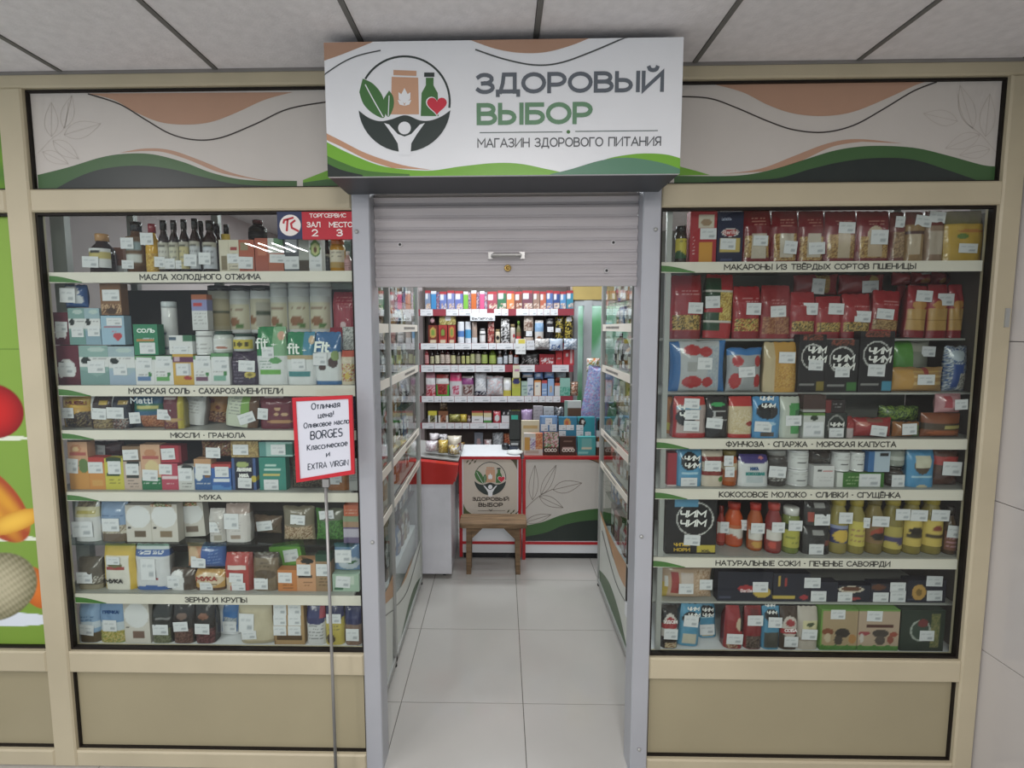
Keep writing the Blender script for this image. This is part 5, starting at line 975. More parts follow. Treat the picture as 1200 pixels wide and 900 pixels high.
row('noodle shelf', zR3, .088, [
 (787, 854, 400, 0, 'bag', 'blue and clear noodle bag with red dragons', drag(), [(826, 426, 17, 14, 2)]),
 (855, 897, 408, 0, 'bag', 'smaller clear noodle bag with red dragons', ['#a9adb0', ('r', 0, .85, 1, 1, '#2a7abf'), ('e', .25, .7, .15, .12, '#b8262c'), ('e', .85, .7, .12, .12, '#b8262c'), ('e', .2, .25, .15, .18, '#b8262c'), ('e', .85, .25, .12, .15, '#b8262c')], [(875, 436, 19, 12, -4)]),
 (895, 936, 399, 0, 'pouch', 'orange-yellow bean curd bag', ['#cf9a2a', ('r', 0, 0, .3, 1, '#c9b58a'), ('n', .3, .1, 1, .5, '#cf9a2a', '#b8842a', '#d8aa42')], [(922, 419, 19, 13, 1)]),
 (936, 968, 392, 0, 'carton', 'black noodle box with brown foot', blk('#8a7a2a', asp=.55), [(956, 428, 17, 12, 2)], chim(947, 967, 406, 11, 8)),
 (968, 1006, 398, 0, 'carton', 'black noodle box with bright green corner', blk('#3f7a3a', asp=.62), [(987, 436, 17, 12, 0)], chim(976, 1000, 416, 10, 8)),
 (1008, 1048, 388, 0, 'carton', 'tall black noodle box with blue corner', blk('#3a8fae', asp=.55), [(1027, 434, 20, 14, 2)], chim(1018, 1043, 407, 10, 8)),
 (1050, 1096, 398, 0, 'bag', 'lime green and grey rice stick bag', ['#8a8f80', ('r', 0, .45, .45, 1, '#4f9a2c'), ('r', .45, .8, 1, 1, '#a9a99a')], [(1090, 412, 16, 12, 2)], {'L': 1}),
 (1049, 1112, 431, 0, 'bag', 'clear bag of thick yellow spaghetti', ['#b58a4a', ('r', 0, .1, .35, .9, '#c69338'), ('r', .35, .3, 1, .4, '#d6b26a'), ('r', .35, .6, 1, .68, '#d6b26a'), ('r', .35, .8, 1, .86, '#cda85c'), ('r', .55, .7, .65, 1, '#a8423a')], [(1085, 445, 20, 12, 0)]),
 (1113.5, 1141, 406, 0, 'bag', 'crumpled blue and white noodle bag', ['#7c8794', ('n', 0, 0, 1, 1, '#7c8794', '#b9c3cc', '#2f5590', '#98a5b3'), ('r', .2, .1, .6, .6, '#2a4f95'), ('e', .4, .8, .3, .12, '#b9c8d4'), ('n', .5, .05, .9, .4, '#b9b9b0', '#8a8a84', '#d3d3cc')]),
])
row('seaweed shelf', zN, .035, [
 (783, 790, 465, 0, 'pouch', 'thin orange packet squeezed at the side', ['#c77a2a', ('r', 0, .1, 1, .3, '#d3c42f')], {'L': 1}),
 (791, 829, 449, 0, 'pouch', 'red framed noodle pouch with black roundel', ['#b9a5a0', ('r', 0, .8, 1, 1, '#c2302b'), ('r', 0, 0, 1, .12, '#b5282c'), ('r', 0, 0, .08, 1, '#b5282c'), ('e', .35, .5, .3, .2, '#26272a'), ('r', .1, .7, .8, .78, '#7fb0c9')], [(811, 473, 18, 12, 2), (811, 486, 17, 11, 0), (810, 499, 18, 12, 2)], [('Ч', 797, 802, 474, 480, '#e9e9e6', .3), ('Ч', 797, 802, 483, 489, '#e9e9e6', .3)]),
 (827, 856, 455, 0, 'pouch', 'black pouch with green oval and script', ['#2b2a2d', ('e', .5, .82, .3, .05, '#3fae62'), ('e', .45, .5, .28, .02, '#c9c9c9'), ('r', .2, .42, .9, .45, '#a9a9a9'), ('r', .3, .45, .36, .68, '#b9b9b9'), ('r', .25, .65, .8, .68, '#b9b9b9')], [(837, 496, 19, 12, 5)]),
 (850, 884, 460, 0, 'pouch', 'red topped cream noodle pouch', ['#d8c49c', ('r', 0, .78, 1, 1, '#c22a28'), ('r', 0, 0, 1, .1, '#c22a28'), ('n', .1, .12, .9, .7, '#d8c49c', '#cdb886', '#e2d2b0'), ('e', .85, .35, .15, .06, '#a8342c')]),
 (884, 917, 450, 0, 'pouch', 'sky blue pouch with black roundel', ['#3f93cc', ('e', .48, .66, .4, .2, '#25272a'), ('r', .25, .05, .75, .15, '#5a5048'), ('e', .5, .35, .3, .05, '#a9d0e6')], [(894, 500, 20, 12, 3)], chim(893, 908, 465, 8, 6)),
 (914, 940, 463, 0, 'pouch', 'white and green glass noodle pouch', ['#c2cabd', ('r', .5, .1, 1, .85, '#3f9a4a'), ('e', .8, .6, .15, .1, '#25603a'), ('r', .4, .45, .5, .8, '#3f9a4a')], [(930, 493, 18, 12, -1)]),
 (941, 966, 484, 0, 'carton', 'white seaweed box with green top edge', ['#c9ccc9', ('r', 0, .88, 1, 1, '#5f8f3a'), ('e', .5, .8, .2, .1, '#2a3a2a')], [(953, 503, 23, 17, 0)]),
 (941, 967, 463, 483, 'carton', 'brown tray with silver rim', ['#4a3530', ('r', 0, 0, 1, .15, '#a9a9a5')]),
 (967, 992, 484, 0, 'carton', 'low black seaweed pack with round badge', ['#2c3330', ('e', .5, .5, .4, .42, '#9a9a96'), ('e', .5, .5, .34, .36, '#2c3330')], [(980, 507, 17, 11, 0)], [('ЧИМ', 973, 988, 495, 500, '#dcdcd8', .3, 1)]),
 (965, 990, 469, 484, 'carton', 'flat black pack with red edge on top', ['#302a2a', ('r', 0, 0, .3, 1, '#7a2a2a'), ('t', .4, .3, .8, .8, '#aaa')]),
 (992, 1002, 489, 0, 'pouch', 'narrow red sachet beside black pack', ['#a52f2f', ('r', 0, .0, 1, .45, '#b9a9a9')]),
 (1003, 1051, 491, 0, 'bag', 'flat glossy red snack packet', ['#a3262a', ('r', .3, .8, .7, .95, '#8a5a4a'), ('e', .2, .7, .15, .1, '#c97a6a')], [(1030, 505, 19, 12, 6)]),
 (1052, 1084, 496, 0, 'bag', 'orange and green snack packet', ['#a36a35', ('r', .6, 0, 1, .8, '#6a8a4a')], [(1066, 503, 17, 13, -3)]),
 (1036, 1084, 477, 495, 'bag', 'yellow-green crumpled bag on red packets', ['#6f8f3a', ('n', 0, 0, 1, 1, '#6f8f3a', '#8fae3f', '#4a6a35', '#3a4f38')], {'L': 1}),
 (1086, 1133, 486, 0, 'bag', 'orange-brown noodle pack with yellow print', ['#8a4a24', ('r', 0, .35, 1, .6, '#4a3a28'), ('r', .45, .4, .95, .53, '#b5a95a'), ('e', .5, .2, .4, .1, '#b5602f')]),
 (1103, 1133, 463, 485, 'bag', 'pink bag resting over brown pack', ['#c28a90', ('r', .2, .3, .45, .9, '#a8323f')], [(1126, 474, 15, 12, -3)]),
])
cup = [WHT, None, ['#d8dad9', ('r', .35, .35, .65, .42, '#333'), ('t', .1, .5, .9, .9, '#aaa')]]
row('coconut milk shelf', zK, .05, [
 (782, 793, 531, 0, 'carton', 'plain narrow red carton', ['#a52a38', ('r', 0, 0, 1, .06, '#d8c9c9')]),
 (794, 824, 526, 0, 'pouch', 'small sky blue pouch with black roundel', ['#4a9dca', ('e', .5, .66, .36, .24, '#25272a'), ('r', .2, .32, .8, .37, '#a9d6ea')], [(807, 568, 19, 10, 0)], chim(802, 819, 534, 8, 6)),
 (824, 849, 529, 0, 'pouch', 'cream pouch with red teeth pattern', ['#d6c8b4', ('r', 0, .7, 1, .85, '#8a2a26'), ('r', 0, .32, 1, .42, '#8a2a26'), ('n', 0, .42, 1, .5, '#d6c8b4', '#8a2a26'), ('e', .85, .2, .12, .08, '#4f8a3a')], [(835, 546, 19, 12, 1)]),
 (849, 867, 529, 0, 'jar', 'orange sauce jar with two tags', ['#a8562a', '#7a6a3a', ['#b5683a', ('r', 0, .6, 1, 1, '#c9b99a')]], [(854, 540, 11, 12, 0), (855, 553, 11, 12, 0)]),
 (867, 902, 534, 0, 'pouch', 'white coconut flour pouch with violet top', ['#dde0e2', ('r', 0, .82, 1, 1, '#4a3f86'), ('e', .5, .85, .5, .12, '#4a3f86'), ('e', .75, .9, .08, .04, '#d88'), ('r', .25, .12, .8, .34, '#c3cfd4')], (), [('МУКА', 879, 888, 547, 551, '#3a5a86', .28), ('КОКОСОВАЯ', 874, 895, 553, 557, '#3a8a86', .28)]),
 (902, 928, 528, 0, 'jar', 'dark tub with silver rim and white tag', ['#3a3836', '#8a8a88', ['#3a3836', ('n', 0, 0, 1, .4, '#3a3836', '#b9b9b4', '#55524e')]], [(911, 553, 20, 13, 4)]),
 (927, 951, 552, 0, 'can', 'white can below another white can', cup, {'d': .03}), (928, 952, 529, 551, 'can', 'white can on top of white can', cup),
 (953, 977, 546, 0, 'carton', 'white carton with red script line', ['#dcdcdc', ('r', .2, .72, .4, .82, '#444'), ('r', .45, .72, .9, .78, '#c66'), ('t', .2, .3, .9, .6, '#bbb')]),
 (952, 979, 528, 545, 'bag', 'dark folded bag on white carton', ['#38322e', ('t', .1, .2, .9, .6, '#555')]),
 (980, 1035, 554, 0, 'carton', 'long green biscuit box with white end', ['#3f7a2c', ('r', 0, 0, .12, 1, '#d8dcd6'), ('t', .2, .2, .5, .8, '#b9d39a')], [(1019, 563, 25, 15, 0)]),
 (980, 1000, 531, 553, 'can', 'white pot standing on green box', cup), (1000, 1016, 531, 553, 'can', 'second white pot on green box', cup),
 (1017, 1042, 529, 553, 'carton', 'blue and white milk carton on green box', ['#b5c8d8', ('r', 0, 0, .3, 1, '#2f6fae'), ('r', .55, .78, .95, .92, '#222')]),
 (1043, 1064, 548, 0, 'jar', 'low dark jar with white tag', ['#38302c', '#2a2624', ['#413a35', ('t', .1, .4, .9, .9, '#999')]], [(1052, 566, 15, 14, 0)]),
 (1043, 1065, 527, 547, 'can', 'grey-green tin on dark jar', ['#7a807a', None, ['#8f958c', ('r', 0, .3, 1, .6, '#b9bdb5')]]),
 (1064, 1098, 526, 0, 'pouch', 'bright blue chips pouch with bowl', ['#3f96c9', ('e', .5, .55, .3, .22, '#5a4a3a'), ('r', .25, .5, .78, .8, '#d3d0b5'), ('e', .5, .27, .4, .03, '#a9d6ea'), ('e', .5, .02, .2, .04, '#d3c9a5')]),
 (1099, 1131, 528, 0, 'bag', 'red and brown jerky bag', ['#5a3a2f', ('r', 0, .6, 1, .8, '#b5322c'), ('r', 0, .2, 1, .35, '#4a2a24')], [(1115, 549, 22, 16, 2)]),
])
oilb = lambda a, lb, c='#cbb25a': [c, '#b9a23f', lb]
row('juice shelf', zJ, .05, [
 (781, 840, 585, 0, 'carton', 'big black seaweed chips box', ['#232325', ('e', .57, .64, .37, .31, '#cfcfcb'), ('e', .57, .64, .345, .29, '#232325'), ('r', .15, .86, .62, 1, '#4f94ba'), ('r', .62, .02, .98, .16, '#cdb92f')], [(811, 633, 19, 12, 3)], chim(797, 826, 598, 11, 8)+[('ЧИПСЫ', 790, 808, 636, 640, '#c9a83a', .25), ('НОРИ', 790, 808, 642, 646, '#c9a83a', .25), ('XXL', 822, 832, 644, 647, '#333', .25)]),
 (842, 852, 594, 0, 'bottle', 'narrow red juice bottle half hidden', ['#8a2f26', '#7a2a26', ['#d9d4cc', ('w', .4, .1, 1, 0, '#b5402f')], (.1, .6)], [(849, 618, 10, 13, 2)], {'L': 1}),
 (852, 875, 592, 0, 'flask', 'bright orange carrot juice bottle', ['#c2552a', '#b53a2a', ['#c96a35', ('r', 0, .35, 1, .8, '#dcd8d0'), ('w', .4, .12, 2, 0, '#c9552a')], (.06, .52)], [(873, 616, 9, 12, 2)]),
 (875, 898, 592, 0, 'flask', 'brownish apple juice bottle with red cap', ['#a3552f', '#b53a30', ['#b5683a', ('r', 0, .4, 1, .85, '#dcd8d0'), ('e', .5, .2, .3, .15, '#d3a042')], (.06, .52)], [(888, 619, 16, 12, 1)]),
 (898, 921, 592, 0, 'flask', 'dark red berry juice bottle', ['#7c2624', '#a8352c', ['#8a2f2a', ('r', 0, .5, 1, .9, '#d9d4cc'), ('e', .3, .25, .2, .15, '#c9452f')], (.06, .52)], [(912, 618, 15, 12, 1)]),
 (922, 942, 597, 0, 'jar', 'green pickle jar with paper capped lid', ['#6f7a3a', '#cfcfcb', ['#b9b53a', ('r', 0, .75, 1, 1, '#3a4a2a'), ('t', .1, .2, .9, .6, '#5a6a2a')]], [(932, 616, 16, 12, 1)]),
 (943, 975, 617, 0, 'pouch', 'black flat pack beneath another black pack', ['#2a2b2b', ('r', .75, .3, 1, .5, '#7a3a2a'), ('r', .3, .7, .7, .85, '#9a9a98')], [(956, 648, 17, 12, 0)]),
 (944, 976, 586, 616, 'pouch', 'black flat pack with red and green foot', ['#2a2b2b', ('r', .1, .15, .3, .5, '#a8402f'), ('r', .3, .08, 1, .3, '#5f8a3a'), ('r', .3, .7, .7, .85, '#9a9a98')], [(963, 616, 18, 13, 0)]),
 (978, 1000, 585, 0, 'flask', 'oil bottle with navy label and sunflower', ['#8f8348', '#a8963a', ['#2f3568', ('e', .5, .4, .36, .35, '#d9b52f'), ('r', 0, .85, 1, 1, '#8a93b5')], (.2, .52)], [(991, 607, 16, 13, 1)]),
 (998, 1020, 586, 0, 'flask', 'oil bottle with all yellow label', ['#8a7f42', '#a8963a', ['#cfc04a', ('t', .1, .2, .9, .8, '#8a3a5a')], (.15, .6)], [(1016, 613, 8, 12, 3)]),
 (1021, 1042, 585, 0, 'flask', 'oil bottle with red-brown bowl picture', ['#7a6a38', '#6a5e30', ['#8a6a3f', ('e', .6, .5, .4, .3, '#a8452a'), ('e', .6, .35, .4, .2, '#2a2624')], (.2, .55)], [(1032, 611, 20, 12, 2)]),
 (1043, 1065, 585, 0, 'flask', 'oil bottle with violet wave label', ['#7c7034', '#a8963a', ['#b5a545', ('r', 0, 0, 1, .5, '#4a4470'), ('w', .25, .1, 2, 0, '#c9b54a')], (.1, .5)], [(1058, 603, 17, 13, 0)]),
 (1066, 1088, 584, 0, 'flask', 'golden oil bottle with black olive emblem', ['#85783a', '#a8963a', ['#d3b94a', ('e', .5, .6, .3, .15, '#2a2418'), ('r', .1, .3, .9, .45, '#3a3420')], (.15, .6)], [(1077, 604, 20, 13, 2)]),
 (1089, 1113, 584, 0, 'flask', 'second golden oil bottle with emblem', ['#85783a', '#a8963a', ['#d3b94a', ('e', .5, .7, .2, .12, '#8a3a2a'), ('r', .1, .3, .9, .45, '#4a3a20')], (.15, .6)], [(1102, 604, 21, 13, 2)]),
 (1112, 1127, 596, 0, 'bottle', 'brown bottle at juice shelf end', ['#4a3a28', '#2a2622', ['#7a4a2f', ('t', .1, .2, .9, .8, '#c9a')], (.1, .5)], [(1117, 623, 14, 14, 5)]),
])
nvy = lambda *e: ['#242838', ('r', .02, .1, .25, .16, '#4a5068')]+list(e)
row('savoiardi shelf', zR7, .085, [
 (776, 838, 667, 0, 'bag', 'clear bag of sponge fingers with red label', ['#c9a98a', ('r', 0, 0, .12, .5, '#cdb03a'), ('r', .18, .2, .32, .85, '#a8302c'), ('r', .35, .2, .6, .85, '#d3c3b9'), ('n', .65, .1, .95, .9, '#c9a98a', '#b5906a', '#d9bda0'), ('r', .05, .4, .12, .7, '#e0e0dc')], [(804, 690, 17, 12, 0), (828, 686, 15, 12, 0)]),
 (841, 905, 670, 0, 'carton', 'navy box of stuffed pasta tubes', nvy(('e', .52, .42, .15, .12, '#b02a30'), ('e', .82, .3, .16, .18, '#cdae3f')), [(891, 688, 18, 12, 0)], [('Barilla', 868, 881, 690, 694, '#ecdfe0', .15)]),
 (906, 949, 672, 0, 'carton', 'navy box with two tube pictures', nvy(('r', .12, .55, .18, .9, '#cdae3f'), ('r', .32, .55, .38, .85, '#b5382f'), ('r', 0, .1, .6, .2, '#cdb23f'), ('e', .85, .15, .12, .08, '#b02a30')), [(952, 683, 19, 12, 0)]),
 (950, 981, 682, 0, 'carton', 'low navy box with a tag', nvy(), [(959, 700, 18, 12, 0)]),
 (982, 1019, 686, 0, 'carton', 'navy box with brown cannelloni dish', nvy(('e', .4, .75, .4, .2, '#d9cdb9'), ('e', .4, .78, .32, .14, '#6b3f26'), ('e', .5, .2, .2, .08, '#a83a3a')), [(990, 701, 17, 11, 0)]),
 (1020, 1062, 684, 0, 'carton', 'navy box with three price tags', nvy(('e', .2, .8, .2, .15, '#6b3f26')), [(1032, 700, 18, 11, 0), (1052, 688, 18, 11, 0), (1052, 700, 18, 13, 0)]),
 (1063, 1108, 680, 0, 'carton', 'navy box with yellow pasta nest', nvy(('e', .3, .45, .18, .35, '#c99a3f'), ('e', .3, .45, .08, .15, '#8a6a2a')), [(1095, 681, 19, 12, 1), (1095, 698, 18, 12, -1)]),
])
udon = lambda m: ['#2a2523', ('e', .5, .55, .42, .28, '#d3cbc3'), ('r', .05, .3, .95, .55, '#d3cbc3'), ('r', .05, .5, .95, .62, '#a82a30'), ('e', .5, .68, .25, .08, '#a82a30'), ('n', .2, .02, .9, .15, m, '#8a4a2f', '#cdbb9a')]
blu = lambda f: ['#4a98bd', ('e', .5, .68, .42, .16, '#242629'), ('r', .2, .05, .8, .3, f), ('r', .15, .52, .85, .55, '#a9d6e6')]
row('bottom noodle shelf', zB, .05, [
 (776, 796, 705, 0, 'pouch', 'udon pouch with white and red oval', udon('#c9b98a'), [(786, 743, 16, 12, 2)], [('УДОН', 778, 793, 726, 730, '#efe3e3', .25)]),
 (795, 821, 701, 0, 'pouch', 'leaning sky blue rice noodle pouch', blu('#cfc9b5'), [(810, 728, 17, 13, 5)], chim(807, 820, 713, 6, 4.5)+[], {'r': 5}),
 (819, 842, 703, 0, 'pouch', 'sky blue rice noodle pouch leaning away', blu('#c9b99a'), [(829, 745, 17, 12, -3)], chim(823, 835, 712, 6, 4.5), {'r': -4}),
 (850, 873, 706, 0, 'pouch', 'red noodle pouch with white fan', ['#9a2228', ('e', .75, .6, .22, .15, '#cdb99a'), ('r', .75, .45, 1, 1, '#2a2222'), ('n', .1, .02, .7, .18, '#8a5a4a', '#c9a98a')], [(861, 749, 19, 12, 2)], {'r': 2}),
 (873, 895, 708, 0, 'pouch', 'dark red buckwheat noodle pouch', ['#8a2428', ('n', .1, .02, .9, .32, '#5a4a42', '#3f332e', '#75655a'), ('r', .3, .7, .8, .95, '#6b2a2a')], [(885, 727, 18, 12, 0)]),
 (895, 916, 709, 0, 'pouch', 'blue pouch of dark noodles', ['#3f8fb5', ('e', .5, .8, .42, .14, '#242629'), ('r', .1, .05, .9, .4, '#4f4f48')], [(908, 729, 16, 12, 1)], chim(900, 911, 711, 6, 4)),
 (916, 937, 709, 0, 'pouch', 'brown soba pouch with red roundel', ['#4a3a2f', ('e', .5, .55, .45, .25, '#cfc5bb'), ('r', .05, .4, .95, .52, '#a8282f'), ('e', .5, .65, .25, .08, '#a8282f')], [(927, 752, 16, 12, 1)], [('СОБА', 919, 933, 736, 740, '#efe3e3', .25)]),
 (937, 961, 710, 0, 'pouch', 'pale beige pouch with olive sketch', ['#c2b8ab', ('r', .2, .5, .9, .72, '#d8cf9f'), ('e', .55, .62, .2, .05, '#4a5a3a'), ('r', 0, .22, 1, .28, '#a5978a')], [(948, 743, 18, 12, 2)]),
 (962, 1005, 713, 0, 'carton', 'beige mushroom box with boletus and black cap', ['#b39a72', ('r', 0, 0, 1, .1, '#5f9a3f'), ('r', 0, .97, 1, 1, '#6fa33f'), ('r', 0, 0, .04, 1, '#6fa33f'), ('e', .2, .45, .16, .08, '#8a4a25'), ('e', .2, .3, .09, .12, '#cdbb9a'), ('e', .6, .42, .2, .12, '#3a332c'), ('e', .5, .25, .12, .12, '#4a4239'), ('e', .88, .28, .1, .12, '#b9833f'), ('w', .1, .03, 6, 0, '#4f8a35')], [(982, 720, 17, 11, 0)]),
 (1006, 1054, 714, 0, 'carton', 'pinkish mushroom box with grey and red caps', ['#bfa68c', ('r', 0, 0, 1, .1, '#5f9a3f'), ('r', 0, .97, 1, 1, '#6fa33f'), ('r', .2, .56, .85, .63, '#5a3028'), ('e', .15, .42, .15, .05, '#a8404a'), ('e', .1, .3, .05, .12, '#d3cbc3'), ('e', .55, .42, .2, .1, '#4a423b'), ('e', .55, .25, .13, .12, '#5a5048'), ('e', .88, .4, .1, .06, '#a34a35'), ('e', .8, .27, .08, .1, '#9a4f3a'), ('w', .1, .04, 6, 0, '#4f8a35')], [(1025, 722, 18, 12, 1)]),
 (1056, 1107, 715, 0, 'carton', 'dark green box with white roundel', ['#25382c', ('e', .45, .5, .24, .26, '#a9b3a8'), ('e', .45, .5, .2, .22, '#3a4f42'), ('e', .5, .68, .12, .1, '#7a2f30'), ('n', .7, .08, .88, .92, '#7a7a45', '#5f6a3a', '#8f8a55')], [(1086, 745, 17, 12, 0)]),
])
# ================================================================== CORRIDOR CABINETS
def corridor(X, sgn, ys, ye, label):
    """glass cabinet whose face stands on the plane x = X; the goods stand on its sgn side"""
    c = bpy.data.objects.new('corridor_cabinet', None); COL.objects.link(c); c.location = (X+sgn*.15, (ys+ye)/2, 0); tag(c, label, 'cabinet')
    A, B_ = (X, X+sgn*.03) if sgn > 0 else (X+sgn*.03, X)
    for y in (.6, ye-.03):
        obj('post', at_loc(c, MB().box(A, B_, y, y+.03, 0.03, ZCEIL-.01)), ALU2, c)
        obj('foot', at_loc(c, MB().lathe([(.012, 0), (.012, .012), (.006, .012), (.006, .03)], 10, c=(X+sgn*.012, y+.015, 0))), DARK, c)
    obj('bottom_rail', at_loc(c, MB().box(A, B_, .105 if sgn < 0 else .6, ye-.03, .03, .06)), ALU2, c)
    gx = X+sgn*.012
    BAYS = ((.105, .6), (.63, ye-.03)) if sgn < 0 else ((.63, ye-.03),)
    for y0, y1 in BAYS:
        obj('glass_pane', at_loc(c, MB().box(min(gx, gx+sgn*.004), max(gx, gx+sgn*.004), y0, y1, .06, ZCEIL-.02)), GLASS, c)
    for z0, z1 in ((1.815, 1.86), (1.54, 1.585), (1.10, 1.145), (.875, .915), ):
        zz = .0
        for y0, y1 in BAYS:
            so = obj('shelf_strip', at_loc(c, MB().box(min(X+sgn*.004, X+sgn*.009), max(X+sgn*.004, X+sgn*.009), y0, y1, z0, z1)), STRIPM, c)
            if y0 > .5:
                px_ = X+sgn*.0035; y_a, y_b = (1.0, 1.35)
                fl_ = -1 if sgn > 0 else 1
                s = {1.815: 'МЁД', 1.54: 'ЧАЙ', 1.10: 'СПЕЦИИ', .875: 'ОРЕХИ'}[z0]
                # small illegible print line, as blurred in the photograph
                mb = MB(); rr = random.Random(int(z0*100)); y = y_a
                while y < y_b:
                    l = rr.uniform(.01, .02); mb.add([(px_, y, z0+.015), (px_, y+l, z0+.015), (px_, y+l, z1-.015), (px_, y, z1-.015)], [(0, 1, 2, 3)], '#5a5a58'); y += l+.007
                obj('lettering', at_loc(c, mb), PRINT, so)
    for z in (2.25, 2.0, 1.85, 1.575, 1.33, 1.135, .905, .70):
        obj('shelf', at_loc(c, MB().box(min(X+sgn*.04, X+sgn*.3), max(X+sgn*.04, X+sgn*.3), .46, ye-.04, z-.008, z)), GSHELF if z in (2.25, 2.0, 1.33, .70) else SHELFM, c)
    obj('cabinet_base', at_loc(c, MB().box(min(X+sgn*.04, X+sgn*.32), max(X+sgn*.04, X+sgn*.32), .46, ye-.04, .04, .45)), WHITE, c)
    obj('end_panel', at_loc(c, MB().box(min(X+sgn*.04, X+sgn*.32), max(X+sgn*.04, X+sgn*.32), ye-.034, ye-.028, .04, 2.4)), GLASS, c)
    obj('back_panel', at_loc(c, MB().box(min(X+sgn*.33, X+sgn*.335), max(X+sgn*.33, X+sgn*.335), .46, ye-.04, .04, 2.4)), BACKM, c)
    return c
EY = 1.5
cl = corridor(-.572, -1, .075, EY, 'tall glass cabinet lining the corridor beside the chest freezer')
cr = corridor(.682, 1, .47, EY, 'tall glass cabinet lining the corridor opposite the chest freezer')
def cor_print(c, X, sgn, white, tan, line, green, y0, y1):
    pl = lambda x, y, k=0: (X-sgn*0+sgn*(.0105-.0006*k), min(max(atx(x, y, X)[1], y0), y1), max(atx(x, y, X)[2], .055))
    mb = MB()
    if white: mb.poly([pl(*p) for p in white], '#cfd3cb')
    if tan: mb.poly([pl(*p, 1) for p in tan], '#b8916c')
    if green: mb.poly([pl(*p, 1) for p in green], '#4c6447')
    if line: seg_ribbon(mb, line, .7, 0, '#3c3a36', lambda x, y: pl(x, y, 2))
    obj('wave_print', at_loc(c, mb), SATIN, c)
cor_print(cl, -.572, -1, curve([(501, 612), (495, 630), (488, 645), (480, 672), (473, 686), (465, 697)])+[(465, 785), (500, 690)], curve([(501, 596), (497, 609), (488, 633), (480, 650), (472, 661), (465, 670)])+curve([(465, 697), (473, 686), (480, 672), (488, 645), (501, 612)]),
          curve([(497, 625), (490, 655), (480, 690), (472, 704), (465, 711)]), curve([(501, 668), (488, 686), (480, 712), (472, 748), (465, 780)])+[(465, 789), (500, 688)], .63, EY-.03)
cor_print(cl, -.572, -1, curve([(463, 699), (456, 706), (447, 714)])+[(447, 835), (463, 792)], curve([(463, 672), (456, 690), (447, 706)])+curve([(447, 714), (456, 706), (463, 699)]),
          curve([(463, 715), (456, 720), (447, 729)]), curve([(463, 785), (456, 800), (447, 826)])+[(447, 838), (463, 795)], .105, .6)
cor_print(cr, .682, 1, curve([(702, 602), (710, 630), (716, 652), (724, 672), (738, 695)])+[(738, 795), (700, 690)], curve([(701, 596), (708, 615), (718, 637), (728, 655), (738, 671)])+curve([(738, 698), (728, 684), (720, 664), (712, 635), (701, 600)]),
          curve([(704, 622), (712, 655), (722, 688), (737, 716)]), curve([(700, 667), (708, 676), (715, 690), (724, 720), (733, 762)])+[(737, 790), (701, 690)], .63, EY-.03)

PAL = [('red', '#a8323a'), ('white', '#d3d3d1'), ('brown', '#6f4a34'), ('cream', '#cdbf9c'), ('green', '#4a7a45'), ('blue', '#4a78ab'), ('pink', '#c48a92'), ('amber', '#b8843c'), ('grey', '#85868a'), ('black', '#2c2a2a'), ('violet', '#6a5a86'), ('orange', '#c4683a')]
PK = {}
def proto(cname, chex, kind):
    key = (cname, kind)
    if key not in PK:
        art = [chex, ('r', .15, .45, .85, .8, '#dcdcda' if cname not in ('white', 'cream') else '#8d6a5a'), ('t', .2, .5, .8, .75, '#666'), ('n', .1, .05, .9, .35, chex, '#8a6a4a', '#c9b08a')]
        mb, yf = front_mesh(1, 1, 1, kind, art, 14, 18)
        me = mb.mesh('small_pack', FILM if kind != 'carton' else PAPER, kind != 'carton')
        PK[key] = me
    return PK[key]
def lathe_proto(cname, chex):
    key = (cname, 'bottle')
    if key not in PK:
        PK[key] = MB().lathe([(.43, 0), (.5, .03), (.5, .12), (.5, .121), (.5, .5), (.5, .501), (.47, .6), (.2, .75), (.18, .85), (.22, .86), (.22, 1)], 12, [chex, chex, chex, '#cfcabc', '#cfcabc', chex, chex, chex, chex, '#1b1716', '#1b1716'], c=(0, .5, 0)).mesh('small_bottle', GLOSSY, True)
    return PK[key]
def small(x, y, z, w_, h, d, cn, kind, rotz, shelf, key, cat=None, extra=''):
    ch = dict(PAL)[cn]
    me = lathe_proto(cn, ch) if kind == 'bottle' else proto(cn, ch, kind)
    nm = {'carton': 'food_carton', 'pouch': 'food_pouch', 'bag': 'food_bag', 'bottle': 'glass_bottle'}[kind]
    o = link(nm, me, None, (x, y, z+.001), (0, 0, rotz), (w_, d, h))
    ct_ = {'carton': 'box', 'pouch': 'packet', 'bag': 'bag', 'bottle': 'bottle'}[kind]
    finish_label(o, 'small %s %s%s' % (cn, {'carton': 'carton', 'pouch': 'packet', 'bag': 'bag', 'bottle': 'bottle'}[kind], extra), ct_, shelf, key)
    return o
rr = random.Random(11)
SN = ['uppermost', 'second', 'third', 'fourth', 'fifth', 'sixth', 'seventh', 'lowest']
